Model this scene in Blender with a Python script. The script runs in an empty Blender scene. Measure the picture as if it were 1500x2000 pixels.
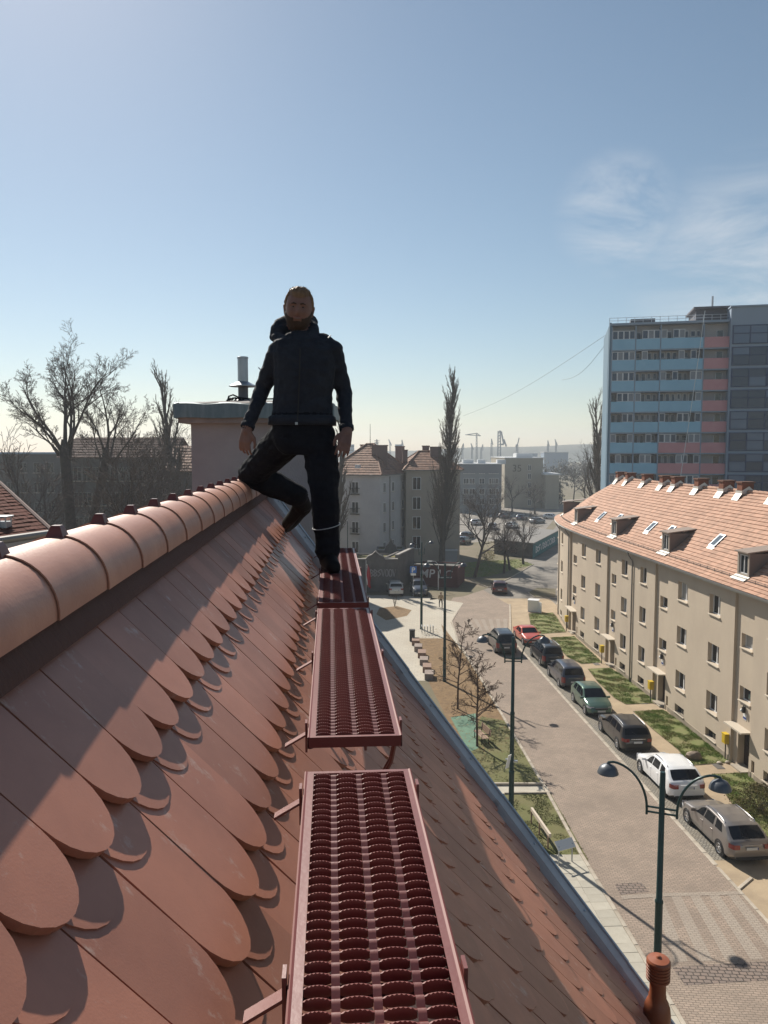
import bpy, bmesh, math, random
import numpy as np
from mathutils import Vector, Matrix, noise
from mathutils.kdtree import KDTree

S = bpy.context.scene
COL = S.collection
R = math.radians
PI = math.pi

# ------------------------------------------------------------------ camera
H = 17.5
FPX = 1500.0
TH = math.atan(120 / 1500)
CT, ST = math.cos(TH), math.sin(TH)
cd = bpy.data.cameras.new('camera')
cd.sensor_fit = 'VERTICAL'
cd.sensor_height = 24.0
cd.lens = 18.0
cd.clip_start = 0.05
cd.clip_end = 6000
cam = bpy.data.objects.new('camera', cd)
COL.objects.link(cam)
cam.location = (0, 0, H)
cam.rotation_euler = (PI / 2 - TH, 0, 0)
S.camera = cam

# ------------------------------------------------------------------ sky and sun
SUN_EL, SUN_AZ = R(39.5), R(-27.0)          # azimuth measured from +Y towards +X
SUN_DIR = Vector((math.sin(SUN_AZ) * math.cos(SUN_EL), math.cos(SUN_AZ) * math.cos(SUN_EL), math.sin(SUN_EL)))
W = bpy.data.worlds.new('World')
S.world = W
W.use_nodes = True
wt = W.node_tree
wt.nodes.clear()
wo = wt.nodes.new('ShaderNodeOutputWorld')
bg = wt.nodes.new('ShaderNodeBackground')
bg.inputs[1].default_value = 0.062
sky = wt.nodes.new('ShaderNodeTexSky')
sky.sky_type = 'NISHITA'
sky.sun_disc = False
sky.sun_elevation = SUN_EL
sky.sun_rotation = SUN_AZ
sky.altitude = 50
sky.air_density = 1.0
sky.dust_density = 0.35
sky.ozone_density = 1.6
tc = wt.nodes.new('ShaderNodeTexCoord')
nrm = wt.nodes.new('ShaderNodeVectorMath'); nrm.operation = 'NORMALIZE'
wt.links.new(tc.outputs['Generated'], nrm.inputs[0])


def wn(t, **kw):
    n = wt.nodes.new(t)
    for k, v in kw.items():
        setattr(n, k, v)
    return n


# thin cirrus: stretched noise, kept to the part of the sky where the photograph has it
mp = wn('ShaderNodeMapping')
mp.inputs['Rotation'].default_value = (0, R(-24), R(10))
mp.inputs['Scale'].default_value = (5.0, 6.0, 17.0)
wt.links.new(nrm.outputs[0], mp.inputs[0])
nz = wn('ShaderNodeTexNoise')
nz.inputs['Scale'].default_value = 1.0
nz.inputs['Detail'].default_value = 9
nz.inputs['Roughness'].default_value = 0.62
nz.inputs['Distortion'].default_value = 0.5
wt.links.new(mp.outputs[0], nz.inputs['Vector'])
cr = wn('ShaderNodeValToRGB')
cr.color_ramp.elements[0].position = 0.40
cr.color_ramp.elements[1].position = 0.66
wt.links.new(nz.outputs[0], cr.inputs[0])


def dirmask(u, v, lo, hi):
    d = Vector(((u - 750) / FPX, CT - (v - 1000) / FPX * ST, -((v - 1000) / FPX * CT + ST))).normalized()
    dt = wn('ShaderNodeVectorMath', operation='DOT_PRODUCT')
    wt.links.new(nrm.outputs[0], dt.inputs[0])
    dt.inputs[1].default_value = d
    mr = wn('ShaderNodeMapRange', interpolation_type='SMOOTHSTEP')
    mr.inputs['From Min'].default_value = lo
    mr.inputs['From Max'].default_value = hi
    wt.links.new(dt.outputs['Value'], mr.inputs['Value'])
    return mr.outputs[0]


m1 = dirmask(1205, 420, 0.9968, 0.9998)
m2 = dirmask(1490, 548, 0.9870, 0.9995)
mm = wn('ShaderNodeMath', operation='MAXIMUM')
wt.links.new(m1, mm.inputs[0]); wt.links.new(m2, mm.inputs[1])
mx2 = wn('ShaderNodeMath', operation='MULTIPLY')
wt.links.new(mm.outputs[0], mx2.inputs[0]); wt.links.new(cr.outputs[0], mx2.inputs[1])
mx3 = wn('ShaderNodeMath', operation='MULTIPLY')
wt.links.new(mx2.outputs[0], mx3.inputs[0]); mx3.inputs[1].default_value = 0.55
hsv = wn('ShaderNodeHueSaturation')
hsv.inputs['Saturation'].default_value = 0.92
hsv.inputs['Hue'].default_value = 0.490
wt.links.new(sky.outputs[0], hsv.inputs['Color'])
mixc = wn('ShaderNodeMixRGB')
mixc.inputs[2].default_value = (9.0, 9.2, 9.5, 1)
wt.links.new(mx3.outputs[0], mixc.inputs[0])
wt.links.new(hsv.outputs[0], mixc.inputs[1])
wt.links.new(mixc.outputs[0], bg.inputs[0])
wt.links.new(bg.outputs[0], wo.inputs[0])

sl = bpy.data.lights.new('sun', 'SUN')
sl.energy = 4.9
sl.angle = R(0.53)
sl.color = (1.0, 0.93, 0.82)
sun = bpy.data.objects.new('sun', sl)
COL.objects.link(sun)
sun.rotation_euler = SUN_DIR.to_track_quat('Z', 'Y').to_euler()
sun.location = (-20, 40, 60)

S.view_settings.view_transform = 'Standard'
S.view_settings.look = 'None'
S.view_settings.exposure = 0.50
S.view_settings.gamma = 1.0
S.render.film_transparent = False
S.cycles.max_bounces = 6
S.cycles.caustics_reflective = False
S.cycles.caustics_refractive = False


# ------------------------------------------------------------------ surveying: a ray of the photograph to a place on the ground
def ray(u, v):
    a = (u - 750) / FPX
    b = (v - 1000) / FPX
    return Vector((a, CT - b * ST, -(b * CT + ST)))


def gp(u, v, z=0.0):
    d = ray(u, v)
    t = (z - H) / d.z
    return Vector((d.x * t, d.y * t, z))


def at(u, v, y):
    d = ray(u, v)
    t = y / d.y
    return Vector((d.x * t, y, H + d.z * t))


# ------------------------------------------------------------------ materials
MATS = {}


def mat(name, base, rough=0.8, metal=0.0, spec=0.4, base2=None, nscale=3.0, bump=0.0, bscale=40.0, coat=0.0, rnd=0.0, detail=5, coords='Object', stretch=None, rvar=0.0, lo=0.35, hi=0.65):
    if name in MATS:
        return MATS[name]
    m = bpy.data.materials.new(name)
    m.use_nodes = True
    nt = m.node_tree
    b = nt.nodes['Principled BSDF']
    b.inputs['Base Color'].default_value = (*base, 1)
    b.inputs['Roughness'].default_value = rough
    b.inputs['Metallic'].default_value = metal
    b.inputs['Specular IOR Level'].default_value = spec
    if coat:
        b.inputs['Coat Weight'].default_value = coat
        b.inputs['Coat Roughness'].default_value = 0.06
    t = nt.nodes.new('ShaderNodeTexCoord')
    vec = t.outputs[coords]
    if coords == 'World':
        pass
    if stretch:
        mpn = nt.nodes.new('ShaderNodeMapping')
        mpn.inputs['Scale'].default_value = stretch
        nt.links.new(vec, mpn.inputs[0])
        vec = mpn.outputs[0]
    col = None
    if base2 is not None:
        n = nt.nodes.new('ShaderNodeTexNoise')
        n.inputs['Scale'].default_value = nscale
        n.inputs['Detail'].default_value = detail
        n.inputs['Roughness'].default_value = 0.65
        nt.links.new(vec, n.inputs['Vector'])
        r = nt.nodes.new('ShaderNodeMapRange')
        r.inputs['From Min'].default_value = lo
        r.inputs['From Max'].default_value = hi
        nt.links.new(n.outputs[0], r.inputs[0])
        mx = nt.nodes.new('ShaderNodeMixRGB')
        mx.inputs[1].default_value = (*base, 1)
        mx.inputs[2].default_value = (*base2, 1)
        nt.links.new(r.outputs[0], mx.inputs[0])
        col = mx.outputs[0]
        if rvar:
            rr = nt.nodes.new('ShaderNodeMapRange')
            rr.inputs['To Min'].default_value = max(0.02, rough - rvar)
            rr.inputs['To Max'].default_value = min(1, rough + rvar)
            nt.links.new(n.outputs[0], rr.inputs[0])
            nt.links.new(rr.outputs[0], b.inputs['Roughness'])
    if rnd:
        g = nt.nodes.new('ShaderNodeNewGeometry')
        oi = nt.nodes.new('ShaderNodeObjectInfo')
        ad = nt.nodes.new('ShaderNodeMath'); ad.operation = 'ADD'
        nt.links.new(g.outputs['Random Per Island'], ad.inputs[0])
        nt.links.new(oi.outputs['Random'], ad.inputs[1])
        fr = nt.nodes.new('ShaderNodeMath'); fr.operation = 'FRACT'
        nt.links.new(ad.outputs[0], fr.inputs[0])
        r2 = nt.nodes.new('ShaderNodeMapRange')
        r2.inputs['To Min'].default_value = 1 - rnd
        r2.inputs['To Max'].default_value = 1 + rnd
        nt.links.new(fr.outputs[0], r2.inputs[0])
        h = nt.nodes.new('ShaderNodeHueSaturation')
        nt.links.new(r2.outputs[0], h.inputs['Value'])
        if col is not None:
            nt.links.new(col, h.inputs['Color'])
        else:
            h.inputs['Color'].default_value = (*base, 1)
        col = h.outputs[0]
    if col is not None:
        nt.links.new(col, b.inputs['Base Color'])
    if bump:
        n2 = nt.nodes.new('ShaderNodeTexNoise')
        n2.inputs['Scale'].default_value = bscale
        n2.inputs['Detail'].default_value = 6
        nt.links.new(vec, n2.inputs['Vector'])
        bn = nt.nodes.new('ShaderNodeBump')
        bn.inputs['Strength'].default_value = bump
        bn.inputs['Distance'].default_value = 0.02
        nt.links.new(n2.outputs[0], bn.inputs['Height'])
        nt.links.new(bn.outputs[0], b.inputs['Normal'])
    MATS[name] = m
    return m


def paver_mat(name, c1, c2, mortar, bw, bh, rot=0.0, dirt=(0.2, 0.17, 0.14), offset=0.5, msize=0.012, rough=0.85, dirtamt=0.5, dirtscale=0.25, bump=0.6):
    m = bpy.data.materials.new(name)
    m.use_nodes = True
    nt = m.node_tree
    b = nt.nodes['Principled BSDF']
    b.inputs['Roughness'].default_value = rough
    b.inputs['Specular IOR Level'].default_value = 0.3
    t = nt.nodes.new('ShaderNodeTexCoord')
    mpn = nt.nodes.new('ShaderNodeMapping')
    mpn.inputs['Rotation'].default_value = (0, 0, rot)
    nt.links.new(t.outputs['Object'], mpn.inputs[0])
    # wobble so that joints are not ruler straight
    nw = nt.nodes.new('ShaderNodeTexNoise'); nw.inputs['Scale'].default_value = 2.5
    nt.links.new(t.outputs['Object'], nw.inputs['Vector'])
    sub = nt.nodes.new('ShaderNodeVectorMath'); sub.operation = 'SUBTRACT'
    nt.links.new(nw.outputs['Color'], sub.inputs[0]); sub.inputs[1].default_value = (0.5, 0.5, 0.5)
    sc = nt.nodes.new('ShaderNodeVectorMath'); sc.operation = 'SCALE'; sc.inputs['Scale'].default_value = 0.10
    nt.links.new(sub.outputs[0], sc.inputs[0])
    ad = nt.nodes.new('ShaderNodeVectorMath'); ad.operation = 'ADD'
    nt.links.new(mpn.outputs[0], ad.inputs[0]); nt.links.new(sc.outputs[0], ad.inputs[1])
    br = nt.nodes.new('ShaderNodeTexBrick')
    br.offset = offset
    br.inputs['Scale'].default_value = 1.0
    br.inputs['Brick Width'].default_value = bw
    br.inputs['Row Height'].default_value = bh
    br.inputs['Mortar Size'].default_value = msize
    br.inputs['Mortar Smooth'].default_value = 0.4
    br.inputs['Color1'].default_value = (*c1, 1)
    br.inputs['Color2'].default_value = (*c2, 1)
    br.inputs['Mortar'].default_value = (*mortar, 1)
    nt.links.new(ad.outputs[0], br.inputs['Vector'])
    n = nt.nodes.new('ShaderNodeTexNoise')
    n.inputs['Scale'].default_value = dirtscale
    n.inputs['Detail'].default_value = 10
    n.inputs['Roughness'].default_value = 0.7
    nt.links.new(t.outputs['Object'], n.inputs['Vector'])
    r = nt.nodes.new('ShaderNodeMapRange')
    r.inputs['From Min'].default_value = 0.42
    r.inputs['From Max'].default_value = 0.72
    r.inputs['To Max'].default_value = dirtamt
    nt.links.new(n.outputs[0], r.inputs[0])
    mx = nt.nodes.new('ShaderNodeMixRGB')
    nt.links.new(r.outputs[0], mx.inputs[0])
    nt.links.new(br.outputs['Color'], mx.inputs[1])
    mx.inputs[2].default_value = (*dirt, 1)
    nt.links.new(mx.outputs[0], b.inputs['Base Color'])
    bn = nt.nodes.new('ShaderNodeBump')
    bn.inputs['Strength'].default_value = bump
    bn.inputs['Distance'].default_value = 0.01
    bn.invert = True
    nt.links.new(br.outputs['Fac'], bn.inputs['Height'])
    nt.links.new(bn.outputs[0], b.inputs['Normal'])
    MATS[name] = m
    return m


# ------------------------------------------------------------------ mesh builder
class MB:
    def __init__(s):
        s.v, s.f, s.m = [], [], []

    def add(s, vs, fs, mi=0):
        o = len(s.v)
        s.v.extend(Vector(v) for v in vs)
        s.f.extend(tuple(i + o for i in f) for f in fs)
        s.m.extend([mi] * len(fs))
        return s

    def obox(s, o, a, b, c, mi=0):
        o, a, b, c = Vector(o), Vector(a), Vector(b), Vector(c)
        s.add([o, o + a, o + a + b, o + b, o + c, o + a + c, o + a + b + c, o + b + c],
              [(0, 3, 2, 1), (4, 5, 6, 7), (0, 1, 5, 4), (1, 2, 6, 5), (2, 3, 7, 6), (3, 0, 4, 7)], mi)
        return s

    def bx(s, x0, x1, y0, y1, z0, z1, mi=0):
        return s.obox((x0, y0, z0), (x1 - x0, 0, 0), (0, y1 - y0, 0), (0, 0, z1 - z0), mi)

    def cbox(s, c, ax, ay, az, mi=0):       # centre and half axes
        c, ax, ay, az = Vector(c), Vector(ax), Vector(ay), Vector(az)
        return s.obox(c - ax - ay - az, ax * 2, ay * 2, az * 2, mi)

    def tube(s, pts, rad, n=6, mi=0, cap=True):
        pts = [Vector(p) for p in pts]
        if not hasattr(rad, '__len__'):
            rad = [rad] * len(pts)
        rings = []
        ref = None
        for i, p in enumerate(pts):
            d = (pts[min(i + 1, len(pts) - 1)] - pts[max(i - 1, 0)])
            if d.length < 1e-9:
                d = Vector((0, 0, 1))
            d.normalize()
            if ref is None:
                ref = Vector((1, 0, 0)) if abs(d.x) < 0.8 else Vector((0, 1, 0))
            a = d.cross(ref)
            if a.length < 1e-6:
                a = d.orthogonal()
            a.normalize()
            b = d.cross(a)
            ref = b.cross(d) if False else ref
            rings.append([p + (a * math.cos(2 * PI * k / n) + b * math.sin(2 * PI * k / n)) * rad[i] for k in range(n)])
        vs = [v for r_ in rings for v in r_]
        fs = []
        for i in range(len(pts) - 1):
            for k in range(n):
                fs.append((i * n + k, i * n + (k + 1) % n, (i + 1) * n + (k + 1) % n, (i + 1) * n + k))
        if cap:
            fs.append(tuple(range(n - 1, -1, -1)))
            fs.append(tuple((len(pts) - 1) * n + k for k in range(n)))
        return s.add(vs, fs, mi)

    def lathe(s, prof, n=16, M=None, mi=0, cap=True):
        M = M or Matrix()
        vs = [M @ Vector((r * math.cos(2 * PI * k / n), r * math.sin(2 * PI * k / n), z)) for r, z in prof for k in range(n)]
        fs = []
        for i in range(len(prof) - 1):
            for k in range(n):
                fs.append((i * n + k, i * n + (k + 1) % n, (i + 1) * n + (k + 1) % n, (i + 1) * n + k))
        if cap:
            fs.append(tuple(range(n - 1, -1, -1)))
            fs.append(tuple((len(prof) - 1) * n + k for k in range(n)))
        return s.add(vs, fs, mi)

    def prism(s, out, f, h0, h1, mi=0):
        """outline of 2D points, f(a, b, h) gives the 3D point"""
        n = len(out)
        vs = [f(a, b, h0) for a, b in out] + [f(a, b, h1) for a, b in out]
        fs = [tuple(range(n - 1, -1, -1)), tuple(range(n, 2 * n))] + [(i, (i + 1) % n, n + (i + 1) % n, n + i) for i in range(n)]
        return s.add(vs, fs, mi)

    def grid(s, rows, mi=0, closed=False):
        nr, nc = len(rows), len(rows[0])
        vs = [v for r_ in rows for v in r_]
        fs = []
        for i in range(nr - 1):
            for k in range(nc if closed else nc - 1):
                fs.append((i * nc + k, i * nc + (k + 1) % nc, (i + 1) * nc + (k + 1) % nc, (i + 1) * nc + k))
        return s.add(vs, fs, mi)

    def mesh(s, name, mats, smooth=False, off=None):
        me = bpy.data.meshes.new(name)
        vs = s.v if off is None else [v - off for v in s.v]
        me.from_pydata([tuple(v) for v in vs], [], s.f)
        if not isinstance(mats, (list, tuple)):
            mats = [mats]
        for m in mats:
            me.materials.append(m)
        if len(mats) > 1:
            me.polygons.foreach_set('material_index', s.m)
        if smooth:
            me.polygons.foreach_set('use_smooth', [True] * len(me.polygons))
        me.update()
        return me

    def build(s, name, mats, parent=None, smooth=False, world=True, label=None, cat=None, group=None, kind=None, angle=None):
        off = worldloc(parent) if (parent is not None and world) else None
        me = s.mesh(name, mats, smooth, off)
        if smooth and angle is not None:
            try:
                me.set_sharp_from_angle(angle=R(angle))
            except Exception:
                pass
        o = bpy.data.objects.new(name, me)
        COL.objects.link(o)
        if parent is not None:
            o.parent = parent
        tag(o, label, cat, group, kind)
        return o


def worldloc(o):
    t = Vector((0, 0, 0))
    while o is not None:
        t += o.location
        o = o.parent
    return t


def tag(o, label=None, cat=None, group=None, kind=None):
    if label: o['label'] = label
    if cat: o['category'] = cat
    if group: o['group'] = group
    if kind: o['kind'] = kind
    return o


def thing(name, label, cat, loc=(0, 0, 0), group=None, rz=0.0):
    o = bpy.data.objects.new(name, None)
    o.empty_display_size = 0.3
    COL.objects.link(o)
    o.location = loc
    o.rotation_euler = (0, 0, rz)
    return tag(o, label, cat, group)


def font_mesh(o):
    """lettering becomes an ordinary mesh"""
    bpy.context.view_layer.update()
    me = bpy.data.meshes.new_from_object(o.evaluated_get(bpy.context.evaluated_depsgraph_get()))
    n = bpy.data.objects.new(o.name, me)
    COL.objects.link(n)
    n.parent = o.parent
    n.location, n.rotation_euler = o.location.copy(), o.rotation_euler.copy()
    nm = o.name
    bpy.data.objects.remove(o)
    n.name = nm
    return n


def linked(name, me, parent=None, loc=None, label=None, cat=None, group=None, kind=None):
    o = bpy.data.objects.new(name, me)
    COL.objects.link(o)
    if parent is not None:
        o.parent = parent
    if loc is not None:
        o.location = loc
    return tag(o, label, cat, group, kind)


KIDS = {}


def copy_tree(o, parent=None):
    c = o.copy()
    COL.objects.link(c)
    c.parent = parent
    for ch in o.children:
        copy_tree(ch, c)
    return c


def poly_sheet(name, pts, z, m, thick=0.0):
    mb = MB()
    n = len(pts)
    vs = [Vector((p[0], p[1], z)) for p in pts]
    mb.add(vs, [tuple(range(n))])
    bm = bmesh.new()
    vv = [bm.verts.new(v) for v in vs]
    f = bm.faces.new(vv)
    if f.normal.z < 0:
        f.normal_flip()
    if thick:
        ex = bmesh.ops.extrude_face_region(bm, geom=[f])
        for e in ex['geom']:
            if isinstance(e, bmesh.types.BMVert):
                e.co.z -= thick
    bmesh.ops.triangulate(bm, faces=bm.faces[:])
    bmesh.ops.recalc_face_normals(bm, faces=bm.faces[:])
    me = bpy.data.meshes.new(name)
    bm.to_mesh(me); bm.free()
    me.materials.append(m)
    o = bpy.data.objects.new(name, me)
    COL.objects.link(o)
    o['kind'] = 'structure'
    return o


def in_poly(x, y, pts):
    c = False
    n = len(pts)
    for i in range(n):
        x0, y0 = pts[i][0], pts[i][1]
        x1, y1 = pts[i - 1][0], pts[i - 1][1]
        if (y0 > y) != (y1 > y) and x < (x1 - x0) * (y - y0) / (y1 - y0) + x0:
            c = not c
    return c


rng = random.Random(11)

M_GLASS = mat('window_glass', (0.018, 0.022, 0.028), rough=0.06, spec=0.6)
M_WHITE = mat('white_frame', (0.72, 0.72, 0.70), rough=0.45)
M_ZINC = mat('zinc_sheet', (0.34, 0.37, 0.40), rough=0.42, metal=0.55, base2=(0.24, 0.28, 0.32), nscale=1.3, stretch=(6, 6, 1))
M_DARK = mat('dark_opening', (0.02, 0.018, 0.018), rough=0.7)
M_BLACK = mat('black_rubber', (0.015, 0.015, 0.016), rough=0.75)
# ================================================================== the roof the photograph is taken from
KR = 0.07
_L = math.hypot(1, KR)
RD = Vector((-KR, 1, 0)) / _L            # along the ridge
PD = Vector((1, KR, 0)) / _L             # level, across the slope
AL = R(50)
DN = PD * math.cos(AL) - Vector((0, 0, 1)) * math.sin(AL)     # down the slope
NN = PD * math.sin(AL) + Vector((0, 0, 1)) * math.cos(AL)     # out of the slope
O0 = Vector((0, 0, H - 1.02))


def T(y, s, h=0.0):
    return O0 + RD * y + DN * s + NN * h


def verge_y(s):
    return 6.02 - 0.754 * s


M_TILE = mat('clay_tile', (0.40, 0.165, 0.106), rough=0.45, spec=0.5, base2=(0.31, 0.128, 0.086), nscale=3.2, detail=11, bump=0.035, bscale=240, rnd=0.16, rvar=0.08)
# light lime streaks and bird marks on the clay
nt = M_TILE.node_tree
_b = nt.nodes['Principled BSDF']
_src = _b.inputs['Base Color'].links[0].from_socket
_t = nt.nodes.new('ShaderNodeTexCoord')
_mp = nt.nodes.new('ShaderNodeMapping')
_mp.inputs['Rotation'].default_value = (R(20), R(50), 0)
_mp.inputs['Scale'].default_value = (1.2, 9, 9)
nt.links.new(_t.outputs['Object'], _mp.inputs[0])
_n = nt.nodes.new('ShaderNodeTexNoise'); _n.inputs['Scale'].default_value = 1.6; _n.inputs['Detail'].default_value = 8
_n.inputs['Roughness'].default_value = 0.7
nt.links.new(_mp.outputs[0], _n.inputs['Vector'])
_r = nt.nodes.new('ShaderNodeMapRange'); _r.inputs['From Min'].default_value = 0.60; _r.inputs['From Max'].default_value = 0.78; _r.inputs['To Max'].default_value = 0.75
nt.links.new(_n.outputs[0], _r.inputs[0])
_mx = nt.nodes.new('ShaderNodeMixRGB')
nt.links.new(_r.outputs[0], _mx.inputs[0]); nt.links.new(_src, _mx.inputs[1]); _mx.inputs[2].default_value = (0.55, 0.50, 0.45, 1)
nt.links.new(_mx.outputs[0], _b.inputs['Base Color'])
M_CLIP = mat('ridge_clip_paint', (0.13, 0.036, 0.028), rough=0.32, spec=0.5)
M_ROLL = mat('ridge_roll', (0.115, 0.052, 0.038), rough=0.75, base2=(0.085, 0.04, 0.03), nscale=30, stretch=(1, 6, 1), bump=0.5, bscale=60)
M_STUCCO = mat('grey_stucco', (0.40, 0.37, 0.36), rough=0.92, base2=(0.34, 0.31, 0.31), nscale=2.2, bump=0.35, bscale=90)
M_DECK = mat('roof_deck', (0.05, 0.03, 0.025), rough=0.9)

own = thing('tiled_house', 'terracotta roof in the foreground with round ended clay tiles', 'house', T(3, 0.5) * 1.0)

# deck under the tiles, far slope and walls
mb = MB()
S0, S1 = -1.08, 5.2
mb.add([T(-1.5, S0, -0.07), T(verge_y(S0), S0, -0.07), T(verge_y(S1), S1, -0.07), T(-1.5, S1, -0.07)], [(0, 1, 2, 3)])
mb.build('roof_deck', M_DECK, own)
ridge_off, ridge_drop, ridge_r = -0.66, 0.325, 0.119


def RP(y, off, drop):
    return RD * y + PD * off + Vector((0, 0, H - drop))


mb = MB()                                   # the slope on the far side of the ridge, laid in courses
for c in range(14):
    a0, a1 = 0.06 + c * 0.2, 0.06 + (c + 1) * 0.2 + 0.015
    d = ridge_drop - 0.05
    q = 1.19
    for i in range(40):
        y0 = -1.5 + i * 0.205
        if y0 > 6.5: break
        lift = 0.012 * rng.random()
        A = [RP(y0 + 0.003, ridge_off - a0, d + q * a0 - 0.0), RP(y0 + 0.202, ridge_off - a0, d + q * a0),
             RP(y0 + 0.202, ridge_off - a1, d + q * a1 - 0.03 - lift), RP(y0 + 0.003, ridge_off - a1, d + q * a1 - 0.03 - lift)]
        B = [v - Vector((0, 0, 0.03)) for v in A]
        mb.add(A + B, [(0, 1, 2, 3), (2, 3, 7, 6), (0, 3, 7, 4), (1, 2, 6, 5)])
mb.build('rear_slope_tiles', M_TILE, own, kind='stuff')

# gable wall under the verge, back wall
mb = MB()
v0, v1 = T(verge_y(S0), S0, -0.08), T(verge_y(S1), S1, -0.08)
edge = (v1 - v0).normalized()
hed = Vector((edge.x, edge.y, 0)).normalized()
hn = Vector((-hed.y, hed.x, 0))
if hn.y < 0:
    hn = -hn
n0 = 8
for thick_a, thick_b in ((0.0, 0.055),):
    top = [v0 + (v1 - v0) * (i / n0) for i in range(n0 + 1)]
    f_in = [p + hn * thick_a for p in top]
    f_out = [p + hn * thick_b for p in top]
    rows = [[Vector((p.x, p.y, 0)) for p in f_in], f_in, f_out, [Vector((p.x, p.y, 0)) for p in f_out]]
    mb.grid(rows)
w2 = RP(6.6, ridge_off, 0.4)
w3 = w2 + Vector((-6, 0.5, -6.0))
mb.add([w2, w3, Vector((w3.x, w3.y, 0)), Vector((w2.x, w2.y, 0))], [(0, 1, 2, 3)])
mb.build('gable_wall', M_STUCCO, own)

# verge: raised parapet with a sheet metal cap
mb = MB(); mr = MB(); ms = MB()
n0 = 7
for i in range(n0):
    sa = -1.02 + (S1 + 1.02) * i / n0
    sb = -1.02 + (S1 + 1.02) * (i + 1) / n0 + 0.03
    g = 0.004 * (i % 2)
    pa, pb = T(verge_y(sa), sa, 0), T(verge_y(sb), sb, 0)
    ex = pb - pa
    up = NN * 0.075
    wd = hn * 0.050 + Vector((0, 0, 0.005))
    ms.obox(pa - NN * 0.08 - hn * 0.012, ex, hn * 0.02, NN * 0.098)
    mb.obox(pa + NN * (0.012 + g) - hn * 0.01, ex, wd, NN * 0.012)
    mr.obox(pa + NN * (0.008 + g) + hn * 0.040 - Vector((0, 0, 0.06)), ex, hn * 0.012, NN * 0.020 + Vector((0, 0, 0.075)))
    if i < 5:
        for k in range(2):
            q_ = pa + ex * (0.3 + 0.4 * k) + NN * 0.024 + hn * 0.02
            mr.lathe([(0.009, 0), (0.009, 0.010), (0.003, 0.014)], 8, Matrix.Translation(q_) @ NN.to_track_quat('Z', 'Y').to_matrix().to_4x4())
M_CAP = mat('verge_sheet', (0.60, 0.58, 0.56), rough=0.5, metal=0.0, base2=(0.46, 0.44, 0.43), nscale=2.5, bump=0.08, bscale=8)
mb.build('verge_cap', M_CAP, own)
mr.build('verge_rim', mat('rim_sheet', (0.50, 0.54, 0.57), rough=.5, metal=.2, base2=(.4, .44, .47), nscale=3), own)
ms.build('verge_upstand', M_CAP, own)

# -------- clay tiles, laid in pairs (crown covering): rounded ends, each a part
TW, TL, TT = 0.181, 0.385, 0.015
EXPO = 0.314


def tile_outline(w=TW - 0.004, l=TL):
    hw = w / 2
    out = [(-hw, -l), (hw, -l)]
    rr = hw * 1.18                              # the end is a little longer than half a circle
    for k in range(0, 13):
        a = PI * k / 12
        out.append((hw * math.cos(a), -rr + rr * math.sin(a)))
    return out


def clip_verge(out, yc, s_tip):
    """keep the side of the verge line that belongs to the roof; points are (dy, ds) about the tip"""
    res = []
    n = len(out)
    g = lambda p: verge_y(s_tip + p[1]) - (yc + p[0]) - 0.004
    for i in range(n):
        a, b_ = out[i], out[(i + 1) % n]
        ga, gb = g(a), g(b_)
        if ga >= 0:
            res.append(a)
        if (ga >= 0) != (gb >= 0):
            t = ga / (ga - gb)
            res.append((a[0] + (b_[0] - a[0]) * t, a[1] + (b_[1] - a[1]) * t))
    return res


def tile_fn(yc, s_tip, h_tip, h_head, skew=0.0):
    def f(a, b, h):
        t = -b / TL
        return T(yc + a + skew * b, s_tip + b, h_tip * (1 - t) + h_head * t + h)
    return f


OUT = tile_outline()
base_h = -0.068
shared = {}
cands = []
for k in range(0, 15):
    s_tip = -0.532 + EXPO * k
    for layer in (0, 1):
        st = s_tip + (0.068 if layer == 0 else 0.0)
        off = 0.5 * TW if layer == 0 else 0.0
        off += 0.5 * TW * (k % 2)
        for j in range(-3, 44):
            yc = 0.1 + off + TW * j + rng.uniform(-0.0025, 0.0025)
            if yc < 0.25 or yc - TW > verge_y(st - TL):
                continue
            jit = rng.uniform(-0.004, 0.004)
            sk = rng.uniform(-0.012, 0.012)
            hh = rng.uniform(0, 0.003)
            if layer == 0:
                h_tip, h_head = base_h + 2 * TT, base_h
            else:
                h_tip, h_head = base_h + 3 * TT + 0.002, base_h + TT + 0.001
            cands.append((yc, st + jit, h_tip + hh, h_head, sk, layer))


def in_view(p):
    d = p - Vector((0, 0, H))
    dep = d.y * CT - d.z * ST
    up = d.y * ST + d.z * CT
    if dep < 0.1: return None
    return 750 + FPX * d.x / dep, 1000 - FPX * up / dep, dep


scored = []
for c in cands:
    tipv = in_view(T(c[0], c[1] - 0.03, 0.0))
    if tipv is None:
        score = 99
    else:
        u, v, dep = tipv
        inside = -160 < u < 1600 and v < 2120
        score = dep * (1.45 if c[5] == 0 else 1.0) + (0 if inside else 60)
    scored.append((score, c))
scored.sort(key=lambda t: t[0])
stuff = MB()
n_tiles = 0
for score, c in scored:
    yc, st, ht, hh, sk, layer = c
    out = clip_verge(OUT, yc, st)
    if len(out) < 3:
        continue
    if st - TL < -1.0:                          # heads stay under the ridge roll
        out = [(a, max(b, -0.36)) for a, b in out]
    if n_tiles < 298 and score < 50:
        mb = MB()
        mb.prism(out, tile_fn(yc, st, ht, hh, sk), 0, TT)
        mb.build('tile', M_TILE, own)
        n_tiles += 1
    else:
        stuff.prism(out, tile_fn(yc, st, ht, hh, sk), 0, TT)
stuff.build('roof_tiles', M_TILE, own, kind='stuff')

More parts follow.
